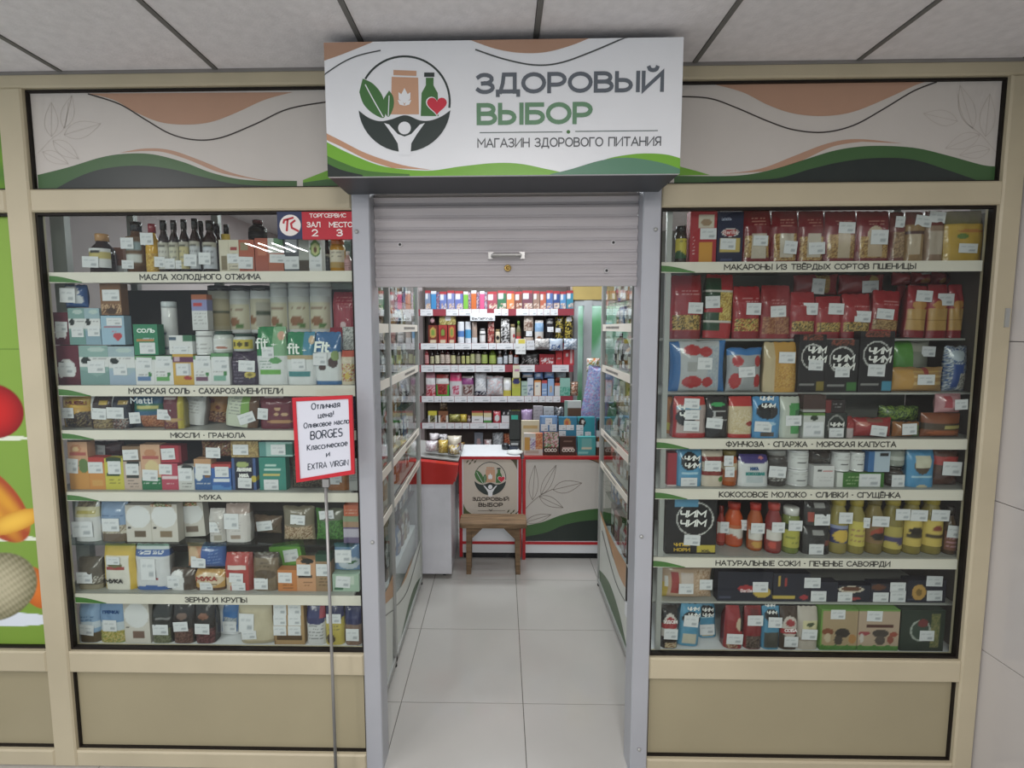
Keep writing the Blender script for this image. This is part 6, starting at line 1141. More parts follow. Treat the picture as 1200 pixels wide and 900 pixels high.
for X, sgn, side in ((-.572, -1, 'freezer-side corridor cabinet'), (.682, 1, 'far corridor cabinet')):
    for k, z in enumerate((2.0, 1.85, 1.575, 1.33, 1.135, .905, .70, .45)):
        y = .66 if k not in (1,) else .66
        top = (2.22, 1.985, 1.83, 1.55, 1.31, 1.11, .88, .68)[k]
        while y < 1.40:
            w_ = rr.uniform(.075, .12); h = min(rr.uniform(.13, .23), (top-z)-.02); kind = rr.choice(['carton', 'pouch', 'bag', 'pouch', 'bag', 'bottle' if sgn > 0 else 'pouch'])
            if kind == 'bottle': w_ = rr.uniform(.05, .065)
            cn = rr.choice(['white', 'cream', 'grey', 'brown', 'pink', 'white', 'amber', 'green', 'red', 'black', 'blue'])
            if y+w_ > 1.44: break
            # fronts face the corridor
            o = small(X+sgn*.06, y+w_/2, z, w_, h, .05, cn, kind, math.pi/2 if sgn < 0 else -math.pi/2, '%s shelf of %s' % (SN[k], side), y)
            if rr.random() < .75:
                cd = link('price_tag', CARD_ME, o, (rr.uniform(-.1, .1), -.03, rr.uniform(.25, .6)), (0, rr.uniform(-.1, .1), 0), (min(.05/w_, .8), 1, .04/h))
            y += w_+rr.uniform(.002, .012)

# ================================================================== BACK OF THE SHOP
su = bpy.data.objects.new('shelving_unit', None); COL.objects.link(su); su.location = (0, 3.0, 0); tag(su, 'grey wall shelving with red and white price edges behind the counter', 'shelf')
BY = 2.85
SHG = mat('brown_grey_steel', '#6a625e', .5, .3, var=.06)
x0s, x1s = -.80, .69
obj('back_panel', at_loc(su, MB().box(x0s, x1s, BY+.30, BY+.305, .1, 2.25)), SHG, su)
for x in (x0s, .165, x1s-.02): obj('upright', at_loc(su, MB().box(x, x+.02, BY+.27, BY+.30, 0, 2.25)), SHG, su)
SHZ = []
for py0, py1, xe in ((362, 370, x1s), (402, 409.5, x1s), (427.5, 436, x1s), (464, 471.5, x1s), (495.5, 502.5, .16), (530, 536, .16)):
    zt = at(580, py0, BY)[2]; zb = at(580, py1, BY)[2]; SHZ.append(zt-.006)
    obj('shelf', at_loc(su, MB().box(x0s, xe, BY+.004, BY+.29, zt-.016, zt-.006)), SHG, su)
    so = obj('price_edge', at_loc(su, MB().box(x0s, xe, BY, BY+.004, zb, zt)), mat('red_price_edge', '#93404a', .4, .4), su)
    x = x0s+.02; r2 = random.Random(py0)
    while x < xe-.06:
        wd = r2.choice((.06, .07, .12, .16))
        if r2.random() < .93 and x+wd < xe: link('price_card', CARD_ME, su, (x+wd/2, BY-.003-3.0, (zt+zb)/2), (0, 0, 0), (wd, 1, (zt-zb)*.95))
        x += wd+.004
zt = at(566, 367, BY)[2]; zb = at(566, 376, BY)[2]; a = at(551, 372, BY-.01)[0]; b = at(580, 372, BY-.01)[0]
wc = obj('paper_sign', MB().box(a, b, BY-.012, BY-.010, zb, zt), mat('white_paper', '#dfe2e6', .6, .2)); tag(wc, 'white paper card with country lettering under the top shelf', 'sign')
obj('lettering', text_mb('Беларусь'.replace('ь', 'Ь').replace('р', 'Р').replace('л', 'Л').replace('у', 'У'), a+.02, b-.02, zb+.01, zb+.032, .2, '#333', None, lambda x, z: (x, BY-.0125, z)), PRINT, wc)
def shelfrow(name, z, items, Y=BY+.02):
    for it in items:
        x0, x1, yt, kind, desc, art = it[:6]; kw = it[6] if len(it) > 6 else {}
        kw = dict(kw); yb = kw.pop('yb', None); tags = kw.pop('tags', ())
        item(x0, x1, yt, yb or yt+20, kind, desc, art, tags, (), shelf=name, zs=None if yb else z, Y0=Y, **kw)
bars_ = []
cols = [('#7f93b5', 'pale blue'), ('#2f8fd0', 'sky blue'), ('#6a7fc4', 'blue and white'), ('#7a86c4', 'blue and white'), ('#6a79c0', 'blue and white'), ('#7cc23a', 'lime green'), ('#d2691f', 'orange'), ('#e04a86', 'bright pink'), ('#a84a5c', 'crimson'), ('#3f7a55', 'green and red'), ('#e0813a', 'orange and red'), ('#8a4a3a', 'brown red'), ('#7a4a5a', 'plum'), ('#9a7a6a', 'beige red'), ('#c0664a', 'coral'), ('#4f6fb0', 'blue'), ('#35508f', 'navy'), ('#4f93cc', 'light blue'), ('#2f8fae', 'teal')]
xs = [498, 505, 515, 524, 533, 543, 552, 562, 571, 583, 593.5, 603, 612, 624.5, 632.5, 640, 648, 656, 663.5, 672]
for i, (c_, n_) in enumerate(cols):
    solid = c_ if i in (1, 5, 6, 7) else None
    art = [c_, ('r', 0, .85, 1, 1, '#e4e6ea' if i in (1, 5, 6, 7) else '#b5303a')] + ([] if solid else [('r', .05, .55, .6, .85, '#e4e6ea'), ('n', .2, .05, 1, .35, '#c9a58a', c_, '#e0d3c8')])
    wdt = xs[i+1]-xs[i]
    bars_.append((xs[i]+.4, xs[i]+wdt*(.62 if solid else .95), 340.5+(i % 3)*.6, 'carton', 'upright %s chocolate carton' % n_, art, {'d': .03}))
    if solid: bars_.append((xs[i]+wdt*.66, xs[i+1]-.3, 342.5, 'carton', 'narrow patterned carton beside %s one' % n_, ['#9a4a5a', ('n', 0, 0, 1, 1, '#9a4a5a', '#c9b9c4', '#5f6a9a')], {'d': .03}))
shelfrow('top chocolate shelf', SHZ[0], bars_)
tin = lambda a, b_: [a, ('e', .5, .6, .35, .3, b_), ('e', .5, .6, .18, .18, '#7a9a3a'), ('r', .2, .05, .8, .2, '#d9c9a9')]
shelfrow('sweets shelf', SHZ[1], [
 (502, 513, 381, 'carton', 'round-topped red and green gift tin', tin('#7a2f22', '#c9a24a')), (514, 524, 381, 'carton', 'red gift tin with yellow arch', tin('#b0302a', '#8a2a22')), (525, 534, 381, 'carton', 'darker red gift tin', tin('#9a2a26', '#c98a3a')),
 (502, 511, 368, 'bag', 'dark packet on the gift tins', ['#3a2626', ('e', .5, .4, .3, .2, '#d9a9b0')], {'yb': 380.5}), (515, 534, 368, 'carton', 'olive gold box across the gift tins', ['#a99a4a', ('n', 0, 0, 1, 1, '#a99a4a', '#7a6f35', '#c9bd7a'), ('r', .35, .35, .7, .8, '#dfe2e4')], {'yb': 380.5}),
 (536, 544, 377, 'can', 'white and blue condensed milk tin', ['#dfe4ea', None, ['#dfe4ea', ('r', 0, .25, 1, .6, '#4a7fc4')]]), (545, 552, 377, 'can', 'taller white and blue tin', ['#dfe4ea', None, ['#dfe4ea', ('r', 0, .2, 1, .7, '#3a9ad0')]]), (553, 559, 377, 'pouch', 'beige pouch behind white label', ['#b39a8a', ('r', 0, 0, 1, .3, '#e2e4e8')]),
 (562, 569, 385, 'jar', 'small white jar on red strip', ['#dfe0e0', '#8a8a8a', ['#e2e2e2', ('r', 0, .8, 1, 1, '#444')]]), (571.5, 579, 377, 'pouch', 'red patterned sweet pouch', ['#a8403a', ('n', 0, 0, 1, 1, '#a8403a', '#d9a99a', '#7a2a26')]), (580.5, 586, 386, 'jar', 'cream jar with black number', ['#d9cdb0', '#8a7a5a', ['#d9cdb0', ('e', .5, .5, .3, .3, '#222')]]),
 (587, 597, 373, 'pouch', 'black and white patterned pouch', ['#8a8a8a', ('n', 0, 0, 1, 1, '#dfdfdf', '#222', '#8a8a8a')]), (598, 604, 380, 'jar', 'white jar with red mark', ['#cfc9c0', '#8a7a5a', ['#cfc9c0', ('e', .7, .5, .2, .2, '#b5303a')]]), (605, 610.5, 376, 'bottle', 'green capped little bottle', ['#6a6a4a', '#7aa04a', ['#8a6a4a', ('r', 0, 0, 1, .5, '#c93a3a')]]),
 (614, 625, 369, 'pouch', 'beige and black coffee pouch with white tag', ['#bfae9f', ('r', 0, .2, 1, .45, '#2a2420'), ('n', .1, .5, .9, .8, '#bfae9f', '#7a5a4a')], {'tags': [(620, 391, 7, 6)]}), (627, 637, 375, 'pouch', 'light blue and white coffee pouch', ['#d3cfca', ('r', 0, .5, 1, .9, '#7fa8cf'), ('e', .5, .2, .4, .1, '#8a5a3a')]),
 (639, 650, 371, 'bag', 'black glossy coffee bag', ['#25252a', ('r', .2, .75, .8, .8, '#999')], {'tags': [(645, 386, 7, 6)]}), (651, 661, 371, 'bag', 'black and yellow spotted bag', ['#3a3620', ('n', 0, 0, 1, 1, '#2a281c', '#b5a33a', '#2a281c')], {'tags': [(654, 387, 6, 5)]}), (662, 672, 371, 'bag', 'second black and yellow spotted bag', ['#3a3620', ('n', 0, 0, 1, 1, '#2a281c', '#c9b33a', '#2a281c')], {'tags': [(667, 374, 6, 5)]})])
bt = []
for i, (x0, x1, yt, body, lab_) in enumerate(((497.5, 502.5, 406, '#8a2f35', '#c98a8a'), (504, 508.5, 409, '#241a16', '#b9b58a'), (509.5, 515, 407, '#201815', '#cfcaa8'), (515.5, 521, 405, '#3a1d18', '#c4b5a5'), (521, 527.5, 405.5, '#3f1a1c', '#cbb9ab'), (528, 534, 407, '#1c1614', '#c9c58a'),
        (535, 539.5, 409, '#2a221c', '#8f8672'), (540.5, 545, 408, '#17120f', '#b9b96a'), (546, 550.5, 408, '#17120f', '#b9bd6f'), (551, 556.5, 404, '#1b1512', '#b3b879'), (557, 563.5, 404, '#1b1512', '#a9a58a'), (564, 571.5, 405.5, '#2a2a14', '#9fb352'), (573, 581.5, 407, '#54641f', '#a3b84a'), (582.5, 589, 411, '#3a2a22', '#c3cdd6'), (590, 595, 408, '#33343a', '#c9cfd6'), (596, 601, 406, '#5a2a1a', '#c9c9c9'), (602, 608, 411, '#7a2f1c', '#b9c2cc'))):
    bt.append((x0, x1, yt, 'bottle', ['wine red', 'slim black', 'dark brown tall-labelled', 'reddish brown', 'wine brown', 'black arched-label', 'tiny dark', 'black yellow-labelled', 'black olive-labelled', 'dark', 'brown', 'green-labelled', 'lime green', 'white-necked', 'grey', 'amber', 'orange'][i]+' balsam bottle',
               [body, '#1a1614' if i not in (0, 13, 14) else '#b9b9bd', [lab_, ('t', .1, .2, .9, .8, '#777')], (.1, .55)]))
shelfrow('bottle shelf', SHZ[2], bt+[
 (610, 632, 414, 'bag', 'crumpled grey and black bag', ['#4a4a4a', ('n', 0, 0, 1, .6, '#b9b9b9', '#4a4a4a', '#2a2a2a')]), (632, 650, 415, 'carton', 'red box with white pattern', ['#a8242e', ('n', .1, .2, .9, .7, '#a8242e', '#e0d9d9')]), (651, 659, 411, 'carton', 'upright bright red box', ['#cf2f35', ('r', .2, .4, .8, .5, '#e9c9c9')]), (660, 672.5, 408, 'carton', 'wide bright red box', ['#cb2b33', ('r', .7, .1, .85, .9, '#e0b9b9'), ('e', .35, .6, .12, .1, '#e9d9d9')])])
shelfrow('sweets shelf', SHZ[2], [(604, 616, 397, 'carton', 'yellow and white hanging price poster', ['#dfe3e2', ('r', .3, .7, .9, .95, '#d9c83a'), ('t', .1, .1, .9, .6, '#999')], {'yb': 415, 'd': .004}), (617, 626, 399, 'carton', 'pale hanging price poster', ['#d3d6dc', ('t', .1, .1, .9, .8, '#999')], {'yb': 410, 'd': .004})], BY-.02)
shelfrow('dried fruit shelf', SHZ[3], [(601, 609, 428, 'carton', 'cream price poster hung above the yellow box', ['#d6d3b5', ('r', .2, .5, .9, .7, '#b5709a')], {'yb': 442.5, 'd': .004})], BY-.02)
shelfrow('bottle shelf', SHZ[2], [(627, 644, 397, 'bag', 'white and grey hanging packet', ['#cfc9c4', ('n', 0, 0, 1, 1, '#cfc9c4', '#9a9a9a', '#dfdfdf')], {'yb': 408.5, 'd': .035}), (644, 660, 397, 'bag', 'white and blue crumpled packet', ['#b9c9dc', ('n', 0, 0, .8, .5, '#3a5f9a', '#b9c9dc', '#dfe6ee')], {'yb': 411, 'd': .035}), (661, 677, 397, 'bag', 'pale blue crumpled packet', ['#a9bccf', ('n', 0, 0, 1, 1, '#a9bccf', '#dfe6ee', '#7f93a8')], {'yb': 410, 'd': .035})], BY-.045)
fru = lambda a, b_: [a, ('r', 0, .6, 1, .8, '#d9d9d6'), ('n', .2, .1, .8, .5, b_, a), ('r', 0, 0, .12, .4, '#3f9a3a')]
shelfrow('dried fruit shelf', SHZ[3], [
 (499, 510, 436, 'pouch', 'pink and white fruit pouch', ['#c98a9a', ('r', 0, .5, 1, .75, '#dfdfe0'), ('n', 0, 0, 1, .4, '#b5303f', '#d9a9b0')]), (511, 526, 439, 'pouch', 'green edged strawberry pouch', fru('#b5403f', '#8a2a26')+[('r', 0, 0, 1, .08, '#3fae3a'), ('r', 0, 0, .1, .5, '#3fae3a'), ('r', .9, 0, 1, .5, '#3fae3a')]), (527, 541, 437, 'pouch', 'magenta topped raspberry pouch', ['#d0d0d2', ('r', 0, .62, 1, 1, '#cc2f6a'), ('n', .2, .08, .8, .45, '#c22a55', '#d9a9b9')]), (541, 555, 441, 'pouch', 'violet topped dark berry pouch', ['#a9a09c', ('r', 0, .6, 1, .9, '#8a3a7a'), ('n', .1, .1, .9, .5, '#6a3a35', '#b5a9a5')]),
 (556, 570, 437, 'bag', 'crumpled white bag with dark foot', ['#dfe3e8', ('n', 0, 0, 1, .2, '#2a2c4a', '#dfe3e8'), ('n', 0, .3, 1, 1, '#dfe3e8', '#c3c9d0', '#eef0f2')]), (570, 590, 441, 'bag', 'wide crumpled white bag', ['#dfe3e8', ('n', 0, 0, 1, 1, '#dfe3e8', '#c9cfd6', '#d9b9b9')]), (590, 599, 443, 'pouch', 'white and yellow pouch with round window', ['#dfe0d6', ('r', 0, 0, 1, .3, '#cfc23a'), ('e', .5, .6, .4, .25, '#e9ecee')]), (600, 610, 443, 'carton', 'yellow box with violet disc', ['#cdc94a', ('e', .5, .82, .4, .16, '#4a4a8a'), ('r', 0, 0, 1, .45, '#b9c23a')]),
 (611, 618, 447, 'carton', 'pale green tea box', ['#a9c4b5', ('t', .1, .2, .9, .8, '#4a6a7a')]), (618, 625, 443, 'carton', 'white and blue tea box', ['#c3ccd8', ('n', .2, .1, .8, .6, '#5a7a9a', '#c3ccd8')]), (626, 634, 446, 'carton', 'orange framed white box', ['#d98a3a', ('r', .12, .05, .88, .92, '#e3e0d3'), ('t', .2, .5, .8, .7, '#2f5a9a')]), (635, 641, 446, 'carton', 'blue box with red top', ['#7fa3d0', ('r', 0, .85, 1, 1, '#c24a4a'), ('t', .1, .2, .9, .6, '#dfe6ee')]), (642, 649, 444, 'carton', 'light blue crispbread box', ['#8fb3dc', ('e', .5, .4, .3, .2, '#c9a98a')]), (650, 656, 449, 'carton', 'white box with orange top', ['#d3d9d9', ('r', 0, .8, 1, 1, '#c9603a')]), (656, 668, 443, 'carton', 'turquoise patterned box', ['#8fc4b5', ('n', 0, 0, 1, .5, '#3fa086', '#7fc0ac')]),
 (612, 625, 436, 'bag', 'blue bag on the tea boxes', ['#7fa8cf', ('e', .5, .3, .5, .3, '#dfd3cc')], {'yb': 443}), (626, 637, 434, 'bag', 'rounded blue bag', ['#5f93cf', ('e', .4, .5, .3, .25, '#b9d3ee')], {'yb': 445}), (638, 650, 431, 'bag', 'taller light blue bag', ['#6fa0d6', ('e', .5, .5, .35, .3, '#a9c8e8')], {'yb': 443.5}), (651, 664, 434, 'bag', 'white packet with coral foot', ['#b9cfd6', ('r', 0, 0, 1, .4, '#cf6a55')], {'yb': 448}), (668, 678, 448, 'bag', 'brown and peach crumpled bag', ['#c98a62', ('n', 0, 0, 1, 1, '#c98a62', '#e0c9b5', '#7a4a35')])])
shelfrow('snack shelf', SHZ[4], [
 (502, 512, 482, 'carton', 'yellow topped tray of nuts', ['#dfe2e0', ('r', 0, .7, 1, 1, '#d8cc2a'), ('n', .15, .1, .85, .7, '#3a2a22', '#8a8a5a')]), (514, 525, 482, 'carton', 'brown topped snack tray', ['#dfddd0', ('r', 0, .7, 1, 1, '#8a5a3a'), ('n', .15, .1, .85, .7, '#5a2a1f', '#a86a4a')]), (515, 524, 470, 'bag', 'brown bag on snack tray', ['#6f5a42', ('n', 0, 0, 1, 1, '#6f5a42', '#a9987a', '#4a3a2a')], {'yb': 481}),
 (526, 539, 486, 'bag', 'olive green sweets bag behind card', ['#8a8a3f', ('n', 0, 0, 1, 1, '#8a8a3f', '#b5b05a')]), (539, 547, 486, 'bag', 'yellow sweets bag behind card', ['#d3b92f', ('e', .5, .4, .3, .2, '#e9dc6a')]), (547, 552, 487, 'bag', 'brown bag with white dot', ['#6a4a42', ('e', .5, .3, .4, .3, '#e0d3d0')]), (553, 566, 482, 'carton', 'white box with yellow-red top', ['#dfe1e2', ('r', 0, .55, 1, .9, '#cdbb6a'), ('r', 0, .88, 1, 1, '#a8403a'), ('t', .3, .15, .7, .3, '#444')]), (567, 576, 482, 'carton', 'green footed box with red top', ['#d9cfa0', ('r', 0, 0, 1, .25, '#4f9a4a'), ('r', 0, .88, 1, 1, '#a8403a'), ('r', 0, .25, 1, .5, '#dfe1e2')]), (578, 587, 482, 'pouch', 'red pouch with white disc', ['#bb3040', ('e', .5, .4, .35, .25, '#dfe6e4')]), (588, 598, 481, 'carton', 'black and white checked box', ['#dfe1e4', ('r', 0, .6, 1, 1, '#26262a'), ('e', .25, .75, .12, .08, '#ddd'), ('e', .75, .75, .12, .08, '#ddd')])])
shelfrow('lowest wall shelf', SHZ[5], [(528, 545, 519, 'bag', 'green and yellow bag low behind the counter', ['#5a7a3a', ('n', 0, 0, 1, 1, '#5a7a3a', '#b5a53a', '#a8602f')]), (556, 566, 507, 'carton', 'grey box low behind the counter', ['#6f757f', ('e', .5, .5, .25, .2, '#a98a8a')]), (567, 576, 516, 'bag', 'pink white bag low behind the counter', ['#b98a8a', ('n', 0, 0, 1, 1, '#b98a8a', '#dfd9d9')]), (577, 590, 508, 'bag', 'clear bag low behind the counter', ['#8a8f93', ('n', 0, 0, 1, 1, '#8a8f93', '#b9bfc4')]), (590, 603, 509, 'bag', 'orange bag low behind the counter', ['#b5542f', ('n', 0, 0, 1, 1, '#b5542f', '#d98a5a', '#7a3a2a')])])

# ------------------------------------------------------------------ counters
CY_ = 1.88
def pc(px, py, Y=CY_): return at(px, py, Y)
c1 = bpy.data.objects.new('service_counter', None); COL.objects.link(c1); c1.location = (-.08, CY_, 0); tag(c1, 'white counter with red edges and round logo print behind the stool', 'counter')
xa, xb = pc(540, 600)[0], pc(609.5, 600)[0]; zt = .835
obj('body', at_loc(c1, MB().box(xa+.01, xb-.01, CY_+.01, CY_+.33, .05, zt-.02)), WHITE, c1)
obj('plinth', at_loc(c1, MB().box(xa+.02, xb-.02, CY_+.03, CY_+.33, 0, .05)), DARK, c1)
obj('worktop', at_loc(c1, MB().box(xa, xb, CY_, CY_+.40, zt-.02, zt)), WHITE, c1)
obj('edge_band', at_loc(c1, MB().box(xa-.002, xb+.002, CY_-.003, CY_-.0002, zt-.022, zt+.001)), RED, c1)
for x in (xa, xb-.002): obj('corner_strip', at_loc(c1, MB().box(x-.012, x+.012, CY_-.004, CY_+.012, 0.02, zt-.022)), RED, c1)
zl0, zl1 = pc(575, 638)[2], pc(575, 635)[2]; obj('red_line', at_loc(c1, MB().box(xa+.012, xb-.014, CY_+.004, CY_+.0095, zl0, zl1)), RED, c1)
mb = MB()
def cp(x, y, k=0): p = at(x, y, CY_+.009-.0006*k); return tuple(p)
mb.poly([cp(x, y) for x, y in [(543, 536), (606, 536), (606, 604), (543, 604)]], '#cdc5b8')
mb.poly([cp(x, y, 1) for x, y in [(606, 536)]+curve([(594, 536), (601, 541), (606, 550)])], '#5a5540'); mb.poly([cp(x, y, 1) for x, y in [(543, 604)]+curve([(543, 590), (547, 598), (556, 604)])], '#56603f')
for cx, cy, n_ in ((546, 540, 5), (594, 598, 5)):
    for i in range(n_):
        a_ = (cx+i*3, cy+(i % 2)*3+(-1 if cx < 560 else 0)*i); mb.poly([cp(*p, 2) for p in [(a_[0], a_[1]+3), (a_[0]+1.2, a_[1]+.2), (a_[0]+3.5, a_[1]-1), (a_[0]+2.2, a_[1]+2)]], '#5a5a3f')
obj('logo_board', at_loc(c1, mb), SATIN, c1)
def ep(x, y, k=0): return cp(574.5+(x-474)*.345, 560+(y-119)*.345, k+2)
obj('emblem', at_loc(c1, emblem(ep)), SATIN, c1)
for s, a, b, c_, d_ in (('ЗДОРОВЫЙ', 554, 596, 582.5, 587), ('ВЫБОР', 561, 589, 589, 594)):
    A_, B2 = cp(a, c_, 3), cp(b, d_, 3); obj('lettering', at_loc(c1, text_mb(s, A_[0], B2[0], B2[2], A_[2], .2, '#3f3a35', None, lambda x, z: (x, A_[1], z))), SATIN, c1)
mb = MB(); pline(mb, [(560, 598.5), (592, 598.5)], .6, 0, '#8a8378', lambda x, y: cp(x, y, 3)); mb.poly([cp(x, y, 3) for x, y in [(572, 596), (575, 598), (578, 596), (575, 599.5)]], '#3f3a35'); obj('lettering', at_loc(c1, mb), SATIN, c1)
c2 = bpy.data.objects.new('service_counter', None); COL.objects.link(c2); c2.location = (.5, CY_, 0); tag(c2, 'wide white counter with leaf sketch and green wave print', 'counter')
xc_, xd_ = pc(613.5, 600)[0], 1.02
obj('body', at_loc(c2, MB().box(xc_+.006, xd_, CY_+.01, CY_+.45, .05, zt-.02)), WHITE, c2)
obj('plinth', at_loc(c2, MB().box(xc_+.02, xd_, CY_+.03, CY_+.45, 0, .05)), DARK, c2)
obj('worktop', at_loc(c2, MB().box(xc_+.004, xd_, CY_, CY_+.5, zt-.02, zt)), mat('red_worktop', '#a84a42', .4, .4), c2)
obj('edge_band', at_loc(c2, MB().box(xc_+.004, xd_, CY_-.003, CY_-.0002, zt-.022, zt+.001)), RED, c2)
obj('corner_strip', at_loc(c2, MB().box(xc_-.008, xc_+.016, CY_-.006, CY_+.012, .0, zt-.022)), RED, c2)
obj('red_line', at_loc(c2, MB().box(xc_+.016, xd_, CY_+.004, CY_+.0095, zl0, zl1)), RED, c2)
mb = MB()
mb.poly([cp(x, y) for x, y in [(615, 536), (720, 536), (722, 634), (615, 634)]], '#c9c5be')
mb.poly([cp(x, y, 1) for x, y in [(660, 535)]+curve([(661, 535.5), (680, 536), (700, 542), (722, 556)])+[(722, 535)]], '#a98268')
gl = curve([(615, 616), (635, 612), (660, 603), (690, 597), (722, 595)]); mb.poly([cp(x, y, 1) for x, y in gl+[(722, 634), (615, 634)]], '#47693f')
gl = curve([(615, 629), (640, 624), (662, 615), (690, 610), (722, 609)]); mb.poly([cp(x, y, 2) for x, y in gl+[(722, 634), (615, 634)]], '#2f3733')
seg_ribbon(mb, curve([(660, 535.5), (680, 536.2), (700, 542), (722, 556.5)]), .8, 0, '#3c3a36', lambda x, y: cp(x, y, 2))
obj('wave_print', at_loc(c2, mb), SATIN, c2)
mb = MB(); plk = lambda x, y: cp(x, y, 2)
pline(mb, curve([(616, 596), (624, 588), (634, 580), (648, 573)]), .7, 0, '#8f877f', plk)
for a, b, wd in (((648, 574), (682, 566), .2), ((632, 582), (660, 595), .18), ((624, 586), (627, 545), .13), ((634, 580), (652, 545), .13), ((616, 612), (646, 603), .15)): sketch_leaf(mb, a, b, wd, 0, '#8f877f', .6, plk)
obj('leaf_sketch', at_loc(c2, mb), SATIN, c2)
# things on the counters
o = obj('coin_dish', MB().lathe([(.05, 0), (.062, .004), (.066, .016), (.06, .016), (.045, .008), (.001, .007)], 24, '#dfe3e0', c=(0, 0, 0)), GLOSSY, None, True, loc=(.105, CY_+.10, zt)); tag(o, 'round glass coin dish on the white counter', 'dish')
ct_o = bpy.data.objects.new('card_terminal', None); COL.objects.link(ct_o); ct_o.location = (.03, CY_+.24, zt); tag(ct_o, 'small black gadget on the white counter near the dish', 'device')
obj('cradle', MB().lathe([(.03, 0), (.032, .03), (.026, .045), (.018, .05)], 16, '#2b2e33'), GLOSSY, ct_o, True); obj('keypad', MB().box(.03, .1, -.03, .03, 0, .022, '#3a4250'), GLOSSY, ct_o)
mo = bpy.data.objects.new('payment_screen', None); COL.objects.link(mo); xm = at(603, 500, 2.15)[0]; mo.location = (xm, 2.15, zt); tag(mo, 'black till screen standing between the two counters', 'till')
obj('screen_head', MB().bbox(-.045, .045, -.02, .02, at(603, 515, 2.15)[2]-zt, at(603, 481, 2.15)[2]-zt, .003, '#1d2422'), GLOSSY, mo)
obj('display', MB().box(-.028, .028, -.0225, -.021, at(603, 491, 2.15)[2]-zt, at(603, 486, 2.15)[2]-zt, '#3fae9a'), PRINT, mo); obj('receipt_printer', MB().box(-.04, .04, -.018, .05, 0, .07, '#2a2f2e').box(-.03, .03, -.022, -.018, .03, .05, '#b9bdbd'), GLOSSY, mo)
zc = zt
def citem(x0, x1, yt, kind, desc, art, Y, yb=None, tags=(), text=(), **kw):
    return item(x0, x1, yt, yb or yt+10, kind, desc, art, tags, text, shelf='', zs=None if yb else zc, Y0=Y, **kw)
coco = lambda top: ['#4a2f26', ('n', .05, .35, .95, 1)+top, ('r', 0, 0, 1, .3, '#4a2f26')]
YC = CY_+.04
citem(614, 636, 508, 'carton', 'open white box of coloured sticks at counter edge', ['#d3cdc4', ('r', .05, .25, .3, .85, '#cf9a3a'), ('n', .3, .3, .6, .85, '#d3d6dc', '#9a7fae'), ('n', .6, .3, 1, 1, '#c96a3a', '#d9a06a'), ('r', .1, .08, .8, .2, '#b9a99a')], YC, tags=[])
citem(637, 655, 507, 'carton', 'brown display box with pink and green jars', coco(('#d9a9b0', '#4f8a4a', '#d3cfc4', '#b5505a')), YC, text=[('COCO', 638.5, 652, 525.5, 529.5, '#e0d9cf', .22)])
citem(656, 675, 512, 'carton', 'taller brown bar display box', ['#4a2f26', ('r', .2, .35, .8, .45, '#c9a9a0'), ('r', .25, .75, .75, .8, '#8a6a5a')], YC, text=[('COCO', 659, 673, 525.5, 529.5, '#e0d9cf', .22)])
citem(677, 698, 512, 'carton', 'turquoise display box with open front', ['#3fa8a8', ('r', .2, .4, .8, .9, '#6fb5b0'), ('r', .25, .35, .75, .45, '#d8cfb0'), ('r', .05, .1, .6, .18, '#7fd0c9')], YC)
citem(699, 716, 513, 'carton', 'brown box at far counter edge', ['#5a3a2c', ('r', 0, .5, 1, .8, '#dfe0e0'), ('r', .1, .8, .8, .95, '#c98a2f')], YC)
citem(611, 632, 493, 'carton', 'cream display card with dark lettering', ['#d9cfb0', ('r', .1, .75, .9, .85, '#c9a96a'), ('t', .2, .2, .8, .35, '#3a2a2a')], YC+.09, d=.03)
citem(633, 653, 488, 'carton', 'blue display stand with four price tags', ['#5f8fc4', ('r', .1, .8, .9, 1, '#7fa8d6')], YC+.09, tags=[(638, 501, 8, 8, 0), (648, 501, 8, 8, 0), (643, 494, 8, 8, 0)], d=.04)
citem(655, 676, 489, 'carton', 'teal display stand with orange disc', ['#2f86a8', ('e', .45, .84, .2, .13, '#d3a04a'), ('e', .45, .84, .1, .07, '#c9603a')], YC+.09, tags=[(659, 501, 8, 6, 0), (668, 501, 9, 6, 0), (659, 508, 8, 6, 0)], d=.04)
citem(677, 697, 489, 'carton', 'turquoise display stand with dark disc', ['#1f9aa8', ('e', .25, .85, .2, .13, '#3a2a26'), ('e', .3, .87, .08, .06, '#e0d9d3'), ('e', .6, .52, .12, .07, '#bfe6e6'), ('e', .6, .52, .07, .04, '#1f9aa8')], YC+.09, tags=[(679.5, 501, 8, 6, 0), (679.5, 508, 8, 7, 0), (689, 509, 7, 6, 0)], d=.04)
citem(699, 716, 490, 'carton', 'dark teal display stand with fruit disc', ['#2f6f80', ('e', .2, .8, .2, .15, '#2a2422'), ('r', 0, .2, .6, .65, '#d9dde0')], YC+.09, d=.04)
citem(611, 624, 481, 'bag', 'lilac bag behind the cream display card', ['#b59ac9', ('e', .5, .45, .35, .2, '#9a6fb5')], YC+.2)
citem(625, 636, 476, 'carton', 'grey printed leaflet box', ['#b5b0b8', ('t', .1, .1, .9, .9, '#888')], YC+.2, d=.03); citem(637, 649, 477, 'carton', 'white printed leaflet box in clear stand', ['#c3c9cf', ('t', .1, .1, .9, .9, '#888')], YC+.2, d=.03)
citem(650, 661, 478, 'bag', 'dark crumpled wrapper bag', ['#5a5f66', ('n', 0, 0, 1, 1, '#5a5f66', '#8a8f96', '#3a3f46')], YC+.2)
citem(662, 681, 470, 'carton', 'brown cardboard box with white flaps', ['#6b513e', ('r', 0, .86, 1, 1, '#d3d9d6'), ('r', 0, 0, .15, 1, '#8fb5aa'), ('r', .0, .25, .5, .4, '#7fc4b5')], YC+.3)
